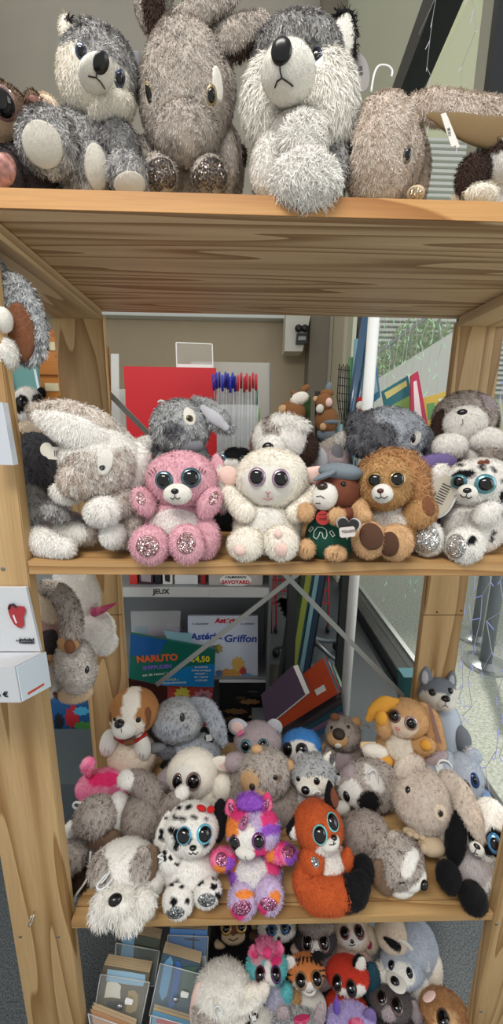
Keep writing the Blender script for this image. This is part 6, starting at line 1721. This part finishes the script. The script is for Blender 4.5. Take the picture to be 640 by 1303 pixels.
t = toy('plush_panda', 'black and white big eyed plush panda sitting against the right post', u=600, v=1166, Y=.60, lean=32, floor=FB, rest=True, edge=YF)
b = t.E('body', 602, 1106, 28, 30, 'white', dy=.014, dep=.85, patch=[(602, 1104, 24, 28, 0, dict(S('white'), a=hexc('b0a7a6'), b=hexc('d0c8c6')))])
hd = t.E('head', 622, 1056, 32, 38, 'white', dep=.85, rot=-25, patch=[(628, 1072, 14, 19, -10, 'black'), (598, 1062, 8, 10, 20, 'black')])
t.E('arm', 580, 1066, 17, 34, 'black', rot=-18, dy=.0); t.E('leg', 571, 1116, 18, 22, 'black', dy=-.02, rot=-10); t.E('leg', 602, 1143, 19, 24, 'black', dy=-.035)
mz = t.E('muzzle', 607, 1080, 11, 9, 'velvetwhite', dy=-.035, rot=-15); t.nose(607, 1077, 4, 2.8, on=mz, rot=-15); t.line([(606, 1080), (604, 1085), (600, 1086)], .5, on=mz); t.line([(604, 1085), (608, 1087)], .5, on=mz)
t.eye(629, 1073, 8, '3a78a8', .66, on=hd, rv=11)
done(t)

t = toy('plush_dog', 'grey brown plush puppy lying with white nose stripe pointing right', u=510, v=1146, Y=.60, lean=25, floor=FB, rest=True, edge=YF)
b = t.E('body', 466, 1066, 32, 36, 'browngrey', dy=.05, dep=.8); t.E('shoulder', 480, 1090, 26, 24, 'brownwhite', dy=.03)
hd = t.E('head', 505, 1096, 33, 38, 'brownwhite', dep=.9, rot=18, patch=[(521, 1098, 9, 20, -22, 'white')])
mz = t.E('muzzle', 525, 1118, 19, 17, 'velvetwhite', rot=30, dy=-.02, dep=.9); t.E('jaw', 512, 1130, 17, 14, 'velvetwhite', rot=12, dy=-.012)
t.E('ear', 488, 1116, 13, 24, 'midbrown', rot=22, dy=-.025, dep=.5); t.nose(539, 1126, 5, 6, rot=-40, th=1); t.line([(508, 1122), (514, 1121)], .8, on=None)
done(t)

# front row
t = toy('plush_dog', 'shaggy white plush puppy with mottled ears, nose hanging over the bottom board edge', u=150, v=1168, Y=.575, lean=28, floor=FB, edge=YF+.002, fur=1.1)
b = t.E('body', 172, 1118, 40, 38, 'white', dy=.015, dep=.7); hd = t.E('head', 158, 1102, 40, 37, 'white', dep=.9, patch=[(128, 1105, 13, 20, 15, 'brownwhite'), (180, 1100, 14, 24, -20, 'brownwhite')])
t.E('ear', 125, 1104, 12, 25, 'brownwhite', rot=-14, dy=-.012, dep=.5); t.E('ear', 187, 1105, 13, 31, 'midbrown', rot=-14, dy=-.012, dep=.5); t.E('ear_front', 178, 1101, 13, 24, 'brownwhite', rot=-18, dy=-.02, dep=.4, patch=[(174, 1118, 14, 9, -20, 'darkbrown')])
mz = t.E('muzzle', 146, 1148, 29, 26, 'whitelong', dy=-.055, dep=.8, comb=(0, -1)); t.E('beard', 132, 1162, 18, 20, 'whitelong', dy=-.055, dep=.8, comb=(0, -1), cut=False); t.E('beard', 165, 1166, 20, 22, 'whitelong', dy=-.05, dep=.8, comb=(.1, -1), cut=False)
t.E('paw', 180, 1150, 18, 22, 'whitelong', dy=-.045, comb=(0, -1)); t.nose(146.5, 1145, 8.5, 6.5, on=None, th=.9)
t.loop([(136, 1112), (130, 1118), (123, 1128), (128, 1132), (137, 1126), (143, 1118)], 1.2, dy=-.012); t.loop([(140, 1108), (134, 1118), (128, 1124)], 1.0, dy=-.014)
t.card([(201, 1102), (205, 1099), (207, 1115), (202, 1120)], plain('label_white', 'dcdcda', .5), dy=.0)
done(t)

t = toy('plush_dalmatian', 'spotted white plush dalmatian with blue eyes and small red bow, bottom board', u=245, v=1169, Y=.60, lean=25, floor=FB, rest=True, edge=YF)
b = t.E('body', 243, 1106, 35, 34, 'white', dy=.014, dep=.85, patch=spots(243, 1106, 36, 36, 9, 8)+[(243, 1106, 22, 22, 0, 'white')])
hd = t.E('head', 244, 1055, 34, 36, 'white', dep=.9, patch=[(232, 1064, 13, 12, 10, 'black'), (262, 1072, 6, 6, 0, 'black'), (240, 1027, 5, 4, 20, 'black'), (233, 1043, 5, 4, 0, 'black'), (248, 1040, 5, 4, 0, 'black'), (222, 1040, 4, 4, 0, 'black'), (255, 1030, 4, 3, 0, 'black'), (218, 1056, 4, 5, 0, 'black'), (262, 1041, 4, 3, 0, 'black'), (228, 1028, 3, 3, 0, 'black'), (224, 1078, 4, 5, 0, 'black')])
t.E('ear', 279, 1044, 10, 28, 'black', rot=-4, dy=.004, dep=.5); t.E('ear', 209, 1070, 12, 38, 'white', rot=-10, dy=.006, dep=.5, patch=spots(209, 1070, 10, 34, 9, 5, (2.5, 4)))
t.E('arm', 216, 1095, 13, 18, 'white', rot=10, dy=-.014, patch=spots(216, 1095, 11, 16, 4, 6))
f1 = t.E('leg', 227, 1145, 20, 25, 'white', rot=-8, dy=-.03, patch=[(221, 1148, 5, 7, 0, 'black'), (238, 1146, 3, 5, 0, 'black'), (232, 1128, 4, 2, 20, 'black'), (218, 1122, 6, 6, 40, 'black')]); f2 = t.E('leg', 264, 1136, 18, 20, 'white', rot=10, dy=-.03, patch=[(272, 1128, 5, 4, 0, 'black'), (277, 1140, 4, 5, 0, 'black'), (254, 1124, 7, 3, 25, 'black'), (273, 1118, 4, 3, 0, 'black')])
t.pad(223, 1161, 13, 8, 8, 0 and None or glitter('glitter_steel', '6f7070', 'c2c4c4', 500), on=f1); t.pad(263, 1145, 12, 9, 5, glitter('glitter_steel', '6f7070', 'c2c4c4', 500), on=f2)
mz = t.E('muzzle', 246, 1081, 12, 9.5, 'velvetwhite', dy=-.045, dep=1)
t.eye(234, 1063, 9.5, '5fb4d8', .86, on=hd); t.eye(260, 1061, 10.5, '6cc4e6', .8, on=hd); t.nose(245.6, 1079, 4.6, 3.2, on=mz); t.line([(245.5, 1082), (245.5, 1085)], .5, on=mz); t.line([(240, 1085), (243, 1087), (245.5, 1085), (249, 1087), (252, 1084)], .6, on=mz)
BR = dict(S('velvetred'), a=hexc('b01a1e'), b=hexc('d0302e'))
t.E('bow', 256, 1028, 6, 4, BR, dy=-.02, rot=-15); t.E('bow', 268, 1030, 5, 5, BR, dy=-.02); t.loop([(207, 1086), (201, 1090), (208, 1093), (202, 1098)], 1, dy=-.01)
done(t)

t = toy('plush_unicorn', 'bright pink purple and orange patched plush unicorn sitting centre front, bottom board', u=322, v=1166, Y=.60, lean=25, floor=FB, rest=True, edge=YF)
OR = dict(S('orange'), a=hexc('e0752a'), b=hexc('f7a353')); MG = dict(S('magenta'), a=hexc('d8246c'), b=hexc('f25a98')); PU = dict(S('lavender'), a=hexc('8a3fb8'), b=hexc('b070dc')); LV = dict(S('lavender'), a=hexc('bda6cc'), b=hexc('dccbe4'))
b = t.E('body', 325, 1110, 33, 34, 'lavender', dy=.014, patch=[(345, 1105, 12, 14, 0, MG), (300, 1120, 10, 16, 0, PU), (340, 1125, 12, 9, 30, MG), (298, 1100, 8, 9, 0, OR)])
hd = t.E('head', 322, 1055, 34, 33, 'lavender', dep=.9, patch=[(298, 1050, 16, 16, 0, OR), (310, 1036, 14, 9, 20, MG), (340, 1040, 14, 13, -10, MG), (345, 1056, 13, 7, 10, PU), (333, 1083, 12, 10, 0, MG), (344, 1072, 8, 9, 0, LV), (303, 1082, 9, 9, 0, LV), (324, 1042, 8, 14, -8, LV), (297, 1035, 6, 6, 0, MG), (338, 1028, 8, 5, 0, PU), (313, 1070, 13, 22, -10, 'white')])
t.E('mane', 318, 1022, 17, 12, dict(PU, L=.012), dy=-.006, comb=(0, .9)); e1 = t.E('ear', 294, 1027, 8, 11, MG, dy=.0, taper=.4, dep=.5, rot=10); e2 = t.E('ear', 339, 1021, 8, 13, MG, dy=.0, taper=.45, dep=.5, rot=-6)
t.pad(294, 1028, 4, 7, 10, GPk, on=e1, name='inner_ear'); t.pad(339, 1023, 4, 8, -6, GPk, on=e2, name='inner_ear')
t.T('horn', [(308, 1050, -.045, 5.5), (311, 1043, -.052, 4.5), (314, 1036, -.058, 2)], dict(S('magenta'), a=hexc('a4487a'), b=hexc('d888b0'), L=.001)); t.pad(311, 1044, 4, 7, -20, GPk, name='horn_glitter', on=None, off=.001)
mz = t.E('muzzle', 312, 1084, 13, 10, 'velvetwhite', dy=-.04, rot=-10); t.eye(299, 1072, 8, '4d2a3a', .8, on=hd, rv=9); t.eye(329, 1070, 9, '6a2a6e', .74, on=hd)
t.line([(312, 1089), (313, 1093), (315, 1094)], .5, '8b8088', on=mz); t.pad(320, 1109, 20, 23, 0, None, 'white', on=b, name='belly')
a1 = t.E('arm', 283, 1093, 16, 16, MG, dy=-.01, patch=[(290, 1100, 9, 9, 0, PU), (279, 1106, 8, 6, 0, OR)]); a2 = t.E('arm', 356, 1085, 22, 14, MG, rot=-5, dy=-.01, patch=[(344, 1088, 5, 12, 0, OR), (370, 1086, 10, 14, 0, PU)])
t.pad(282, 1094, 8, 10, 10, GPk, on=a1, name='hand_pad'); t.pad(367, 1084, 9, 9, 0, GPk, on=a2, name='hand_pad')
f1 = t.E('leg', 309, 1145, 18, 25, LV, rot=-8, dy=-.03, patch=[(312, 1138, 12, 6, 0, OR), (303, 1160, 12, 10, 0, MG)]); f2 = t.E('leg', 342, 1138, 18, 26, LV, rot=6, dy=-.03, patch=[(350, 1142, 7, 10, 0, OR), (334, 1155, 8, 9, 0, MG)])
t.pad(308, 1155, 13, 10, 20, GPk, on=f1); t.pad(342, 1150, 12, 9, -15, GPk, on=f2)
done(t)

t = toy('plush_fox', 'red orange plush fox with cyan rimmed eyes and black tail tip, bottom board', u=410, v=1158, Y=.61, lean=25, floor=FB, rest=True, edge=YF)
b = t.E('body', 412, 1102, 33, 37, 'orange', dy=.014, dep=.9, rot=-8); hd = t.E('head', 405, 1052, 33, 35, 'orange', rot=-14, dep=.9, patch=[(416, 1080, 16, 9, 30, 'white')])
e1 = t.E('ear', 378, 1050, 11, 18, 'black', rot=-30, dy=.0, taper=.35, dep=.5, patch=[(378, 1059, 8, 10, -40, 'white')]); e2 = t.E('ear', 421, 1012, 9, 19, 'black', rot=6, dy=.0, taper=.5, dep=.5, patch=[(426, 1014, 5, 14, 6, 'velvetred')])
mz = t.E('muzzle', 420, 1072, 13, 12, 'velvetwhite', dy=-.04, dep=1, rot=20); t.eye(407, 1062, 9.5, '7ed6ea', .85, on=hd, rv=10.5); t.eye(423, 1046, 8, '7ed6ea', .85, on=hd, rv=10.5, rim=None); t.nose(425, 1066, 4, 3.4, on=mz); t.line([(425, 1070), (424, 1075)], .5, on=mz); t.line([(419, 1075), (424, 1075), (427, 1073)], .5, on=mz)
t.pad(424, 1094, 17, 25, -10, None, 'white', on=b, name='belly'); t.E('arm', 440, 1098, 9, 20, 'orange', rot=-15, dy=-.01)
h2 = t.E('arm', 397, 1096, 15, 21, 'orange', dy=-.028, rot=15); t.pad(401, 1097, 5, 8, 20, glitter('glitter_steel', '6f7070', 'c2c4c4', 500), on=h2, name='hand_pad')
t.T('tail', [(390, 1105, -.02, 12), (389, 1122, -.03, 17), (402, 1136, -.04, 20), (422, 1140, -.045, 19), (436, 1137, -.045, 18)], 'orange', .9)
t.T('tail_tip', [(440, 1138, -.045, 18), (452, 1132, -.045, 18), (458, 1124, -.04, 14)], 'black', .9); t.E('paw', 462, 1107, 15, 20, 'black', dy=-.012, rot=-12)
t.loop([(398, 1010), (402, 1006), (408, 1008)], .8, dy=0)
done(t)

# ---------------- lowest plush, on the crate
FC = FL+.02
def low(*a, **k):
    k.setdefault('fur', 1.6)
    k.setdefault('lean', 20); k['Y'] *= .885; return toy(*a, floor=FC, **k)
t = low('plush_monkey', 'black plush monkey with tan face and gold eyes, lowest level', u=292, v=1215, Y=.82)
t.E('body', 290, 1222, 32, 36, 'black', dy=.0); hd = t.E('head', 297, 1181, 24, 24, 'black'); t.E('face', 297, 1190, 15, 12, 'beige', dy=-.03); t.E('eye_mask', 297, 1180, 17, 9, 'velvetbrown', dy=-.026)
t.eye(288, 1181, 7, 'b08a3a', .72); t.eye(307, 1179, 7, 'b08a3a', .72); t.E('hand', 280, 1201, 7, 7, 'beige', dy=-.03); t.nose(297, 1189, 2.5, 1.5, '6b4a3a'); t.line([(291, 1195), (297, 1197), (303, 1194)], .5); t.E('hand', 322, 1190, 7, 7, 'brownvelvet', dy=-.02); t.E('ear', 322, 1178, 5, 7, 'beige')
done(t)
t = low('plush_panda', 'small black and white plush with blue eyes directly under the board edge', u=352, v=1210, Y=.81)
t.E('body', 350, 1220, 30, 30, 'black'); hd = t.E('head', 352, 1181, 24, 18, 'white', patch=[(345, 1184, 7, 9, 0, 'black'), (363, 1182, 7, 8, 0, 'black')]); t.eye(346, 1184, 5.5, '2f5f8c', .62, on=hd); t.eye(362, 1181, 5.5, '2f5f8c', .62, on=hd); t.nose(355, 1194, 2.6, 2, on=hd)
done(t)
t = low('plush_raccoon', 'grey brown plush with huge brown eyes behind the tiger, lowest level', u=401, v=1230, Y=.79)
t.E('body', 402, 1232, 28, 28, 'mauve'); hd = t.E('head', 401, 1195, 27, 24, 'darkgrey', patch=[(403, 1206, 7, 10, 0, 'white')]); t.E('forehead', 402, 1180, 22, 12, 'browngrey', dy=-.012); t.eye(391, 1199, 7.5, '8a7068', .8, on=hd, rv=9.5); t.eye(412, 1199, 7.5, '8a7068', .8, on=hd, rv=9.5); t.E('ear', 377, 1208, 7, 8, 'blush'); t.E('muzzle', 404, 1210, 6, 5, 'velvetwhite', dy=-.03)
done(t)
t = low('plush_dog', 'cream plush chihuahua with rosy eyes below the board, lowest level', u=450, v=1240, Y=.80)
t.E('body', 450, 1222, 24, 30, 'blush'); hd = t.E('head', 449, 1187, 25, 23, 'peach', patch=[(448, 1196, 13, 11, 0, 'white')]); t.eye(439, 1187, 6.5, '8a4a52', .8, on=hd); t.eye(457, 1186, 6.5, '8a4a52', .8, on=hd, rv=7.5); t.nose(448, 1198, 2.6, 2, on=hd); t.E('arm', 471, 1196, 11, 18, 'peach', dy=-.01); t.pad(470, 1202, 4, 6, 0, plain('pink_pad', 'a83a58', .4), name='hand_pad'); t.line([(444, 1202), (448, 1203), (452, 1201)], .4, on=hd)
done(t)
t = low('plush_husky', 'large pale blue grey plush husky with black ears, lowest level right', u=512, v=1275, Y=.73)
t.E('body', 528, 1205, 29, 40, 'greyblue', dy=.03); t.E('haunch', 500, 1190, 22, 26, 'peach', dy=.03); t.E('leg', 549, 1232, 14, 26, 'cream', dy=.01)
hd = t.E('head', 512, 1230, 28, 29, 'greyblue', dy=-.0, patch=[(508, 1242, 20, 18, 0, 'white')]); t.E('cheek', 489, 1240, 12, 16, 'whitelong', dy=-.006); t.E('cheek', 534, 1254, 17, 20, 'whitelong', dy=-.006, rot=-15)
mz = t.E('muzzle', 504, 1249, 13, 14, 'velvetwhite', dy=-.045, dep=1.1); t.nose(502.5, 1249, 5.5, 5, on=mz); t.eye(498, 1228, 4, '1d2c48', .8, on=hd, rv=5); t.eye(521, 1238, 4, '1d2c48', .8, on=hd, rv=5)
t.T('ear', [(506, 1205, -.005, 5), (498, 1200, -.005, 4), (490, 1194, -.005, 2)], 'black', .6); t.T('ear', [(528, 1214, -.005, 3), (538, 1216, -.005, 4), (544, 1220, -.005, 2)], 'black', .6); t.T('strap', [(508, 1196, -.01, 2), (516, 1200, -.014, 2.5), (524, 1208, -.014, 2)], 'velvetwhite', .4); t.card(rect(544, 1230, 3, 7, 8, 1), plain('label_white', 'dcdcda', .5), dy=.0)
done(t)
t = low('plush_unicorn', 'pastel rainbow plush unicorn with pink mane, lowest level', u=342, v=1290, Y=.68)
t.E('body', 345, 1272, 26, 32, dict(S('lavender'), a=hexc('a9a6c0'), b=hexc('d4d4e4'))); TQ = dict(S('bluefur'), a=hexc('4fb0b8'), b=hexc('86d8d8')); 
hd = t.E('head', 339, 1229, 25, 25, TQ, patch=[(327, 1222, 8, 7, 0, 'pink'), (350, 1222, 9, 8, 20, MG), (338, 1214, 7, 5, 0, dict(OR, a=hexc('d8d070'), b=hexc('eee89a'))), (340, 1246, 11, 15, 0, 'white'), (341, 1228, 4, 12, 0, 'white')])
t.E('mane', 338, 1205, 12, 12, dict(S('pink'), L=.011, a=hexc('d8588c'), b=hexc('f2a0c0')), dy=-.01, comb=(0, .7)); t.E('horn', 340, 1212, 5, 7, MG, dy=-.03); t.E('ear', 322, 1210, 6, 9, MG, taper=.4, dep=.5); t.E('ear', 354, 1206, 7, 9, MG, taper=.4, dep=.5)
t.eye(331, 1240, 7, '7a4a5a', .8, on=hd, rv=8); t.eye(351, 1240, 7, '5a3a6a', .78, on=hd, rv=8); t.line([(340, 1255), (342, 1258)], .5, '8b8088', on=hd); t.E('arm', 363, 1265, 9, 14, TQ, dy=-.01, rot=-20)
done(t)
t = low('plush_tiger', 'orange striped plush tiger with big eyes, lowest level', u=390, v=1290, Y=.69)
TG = S('tigero')
t.E('body', 393, 1280, 22, 26, 'velvetwhite'); t.E('leg', 370, 1270, 12, 16, 'lion', dy=-.01); stp = []
for k in range(7): stp.append((376+k*5, 1218+abs(k-3)*2.2, 1.6, 7, -30+k*10, 'black'))
for k in range(3): stp += [(367, 1232+k*8, 5, 1.5, -15, 'black'), (410, 1228+k*7, 5, 1.5, 15, 'black')]
hd = t.E('head', 389, 1236, 24, 24, 'tigero', sub=5, patch=stp+[(392, 1258, 14, 8, 0, 'white'), (380, 1255, 9, 7, 0, 'white')]); t.E('ear', 369, 1225, 7, 9, 'white', dep=.5, rot=10); t.E('ear', 405, 1216, 7, 6, 'blackfluff', dep=.5)
mz = t.E('muzzle', 393, 1260, 9, 7, 'velvetwhite', dy=-.03, dep=1); t.eye(383, 1248, 8, '9a7a5a', .78, on=hd); t.eye(403, 1246, 8, '9a7a5a', .78, on=hd); t.nose(395, 1257, 3.6, 2.4, on=mz); t.line([(390, 1263), (395, 1264), (399, 1261)], .4, on=mz)
done(t)
t = low('plush_fox', 'scarlet plush red panda head with white black ear, lowest level', u=442, v=1290, Y=.70)
RD = dict(S('orange'), a=hexc('b8281a'), b=hexc('e0503a'))
t.E('body', 440, 1280, 26, 24, RD); hd = t.E('head', 442, 1241, 27, 27, RD, patch=[(437, 1266, 13, 8, 0, 'white'), (458, 1262, 8, 10, 20, 'white')]); t.E('ear', 457, 1226, 9, 12, 'black', rot=-15, dep=.5, patch=[(459, 1227, 6, 10, -15, 'white')]); t.eye(429, 1251, 6.5, '5a3a2c', .82, on=hd, rv=8); t.eye(447, 1258, 7, '5a3a2c', .82, on=hd, rv=8); t.nose(436, 1268, 3.4, 3, on=hd)
t.E('scarf', 473, 1250, 11, 26, dict(S('darkgrey'), a=hexc('1d3a46'), b=hexc('2f5a68')), dy=.01)
done(t)
t = low('plush_mole', 'dark grey plush with glossy brown eyes under the big husky, lowest level', u=497, v=1303, Y=.68)
t.E('body', 500, 1300, 26, 20, 'darkgrey'); hd = t.E('head', 497, 1274, 27, 27, dict(S('darkgrey'), a=hexc('4a4345'), b=hexc('6e6668')), patch=[(495, 1290, 9, 10, 0, 'mauve')]); t.eye(486, 1270, 6.5, '5f4a44', .78, on=hd, rv=8); t.eye(505, 1280, 8, '5f4a44', .78, on=hd, rv=9); t.E('ear', 529, 1288, 8, 16, 'mauve', rot=15, dep=.5)
done(t)
t = low('plush_lion', 'orange curly plush lion at the bottom right beside the post', u=566, v=1310, Y=.66)
t.E('body', 566, 1312, 28, 18, 'lion'); hd = t.E('head', 566, 1288, 32, 32, dict(S('mane'), L=.011), patch=[(568, 1300, 17, 15, 0, 'tan')], comb=(.2, .3)); t.eye(564, 1297, 8, '6a4630', .8, on=hd, rv=10); t.E('ear', 546, 1268, 9, 6, 'blush', dy=-.02, rot=25)
done(t)
t = low('plush_cat', 'shaggy white plush cat seen from behind beside the postcards', u=285, v=1290, Y=.66, fur=1.1)
t.E('body', 284, 1262, 36, 42, 'whitelong', dy=.0, sub=4, comb=(-.2, -.6)); t.E('head', 268, 1292, 24, 26, 'brownwhite', dy=-.03); t.E('arm', 312, 1272, 26, 18, 'whitelong', rot=15, dy=-.02); t.T('ear', [(318, 1266, -.02, 11), (330, 1264, -.02, 10), (336, 1258, -.02, 7)], 'cream', .7); t.E('tail', 250, 1278, 8, 30, 'blush', rot=-8, dy=-.01)
t.loop([(277, 1298), (272, 1286), (278, 1280), (284, 1290)], 1.2, dy=-.01)
done(t)
t = low('plush_dalmatian', 'white plush head with black heart tag at the bottom frame edge', u=320, v=1315, Y=.62)
t.E('body', 322, 1330, 26, 18, 'white'); t.E('head', 322, 1302, 27, 22, 'white', patch=[(316, 1304, 5, 4, 0, 'black')]); t.card(heart(323, 1296, 7, 15), plain('heart_black', '121513', .25, coat=.5), dy=-.01, name='heart_tag'); t.card(rect(323, 1296, 3, 3, 15), plain('label_white', 'dcdcda', .5), dy=-.014, name='price_label')
done(t)
t = low('plush_cat', 'grey striped plush cat with pink mouth cut off by the bottom edge', u=380, v=1320, Y=.60)
t.E('body', 380, 1335, 28, 18, 'huskygrey'); t.E('head', 378, 1305, 32, 22, 'silvergrey'); t.E('ear', 360, 1288, 8, 9, 'mauve', dep=.5); t.E('ear', 407, 1290, 7, 14, 'mauve', dep=.5, rot=-12); t.pad(384, 1299, 11, 5, 10, plain('mouth_pink', 'b8325e', .5), name='mouth', off=.006)
done(t)
t = low('plush_unicorn', 'lavender plush unicorn with purple horn at the bottom frame edge', u=445, v=1318, Y=.61)
t.E('body', 446, 1335, 28, 18, 'lavender'); t.E('head', 446, 1300, 30, 24, 'lavender'); t.T('horn', [(428, 1284, -.01, 4.5), (428, 1276, -.012, 3.5), (428, 1267, -.014, 1)], dict(S('purple'), a=hexc('5a3f9a'), b=hexc('7a5fba'), L=.001)); t.E('ear', 470, 1294, 9, 11, 'purple', dep=.5, rot=-15); t.E('cheek', 454, 1306, 10, 10, MG, dy=-.03)
done(t)

# small plush keyrings on the display behind
def mini(*a, **k): return toy(*a, fur=.7, **k)
t = mini('plush_cow', 'small brown and white plush keyring leaning left on the display', u=376, v=556, Y=1.50)
BW = dict(S('velvetbrown'), a=hexc('7a5232'), b=hexc('986c46'), L=.003)
t.E('body', 372, 526, 17, 17, BW); hd = t.E('head', 381, 507, 12, 8, 'cream', rot=20, dy=-.02); t.E('ear', 388, 494, 7, 4, BW, rot=30, dy=-.01); t.E('ear', 374, 500, 5, 3, BW, rot=-30); t.E('foot', 360, 521, 6, 6, 'tan', dy=-.02); t.E('foot', 354, 540, 7, 12, 'black'); t.eye(371, 505, 1.5, '14100e', 1); t.E('seat', 372, 548, 14, 12, BW)
done(t)
t = mini('plush_monkey', 'small brown plush keyring with white hand and grey belt on the display', u=415, v=560, Y=1.48)
t.E('body', 416, 535, 15, 18, BW); hd = t.E('head', 413, 512, 11, 12, BW, dy=-.01); t.E('face', 418, 512, 5, 6, 'blush', dy=-.03); t.E('hat', 416, 500, 9, 5, BW, dy=-.01); t.E('hat_top', 418, 494, 4, 8, 'capgrey', rot=-8); t.E('hand', 407, 520, 5, 6, 'velvetwhite', dy=-.03); t.E('foot', 411, 543, 4, 5, 'tan', dy=-.03); t.E('belt', 419, 537, 13, 5, 'capgrey', dy=-.012, dep=2); t.E('ear', 402, 508, 4, 4, 'tan'); t.E('seat', 415, 552, 12, 10, 'capgrey')
done(t)
t = mini('plush_snowman', 'tiny white plush keyring with red hat beside the tubes', u=458, v=552, Y=1.44)
t.E('body', 459, 530, 8, 12, 'velvetwhite'); t.E('head', 459, 516, 6, 6, 'velvetwhite', dy=-.005); t.E('hat', 459, 509, 5, 4, BR); t.E('scarf', 461, 523, 6, 3, BR, dy=-.01); t.E('seat', 459, 545, 7, 9, 'velvetwhite')
done(t)
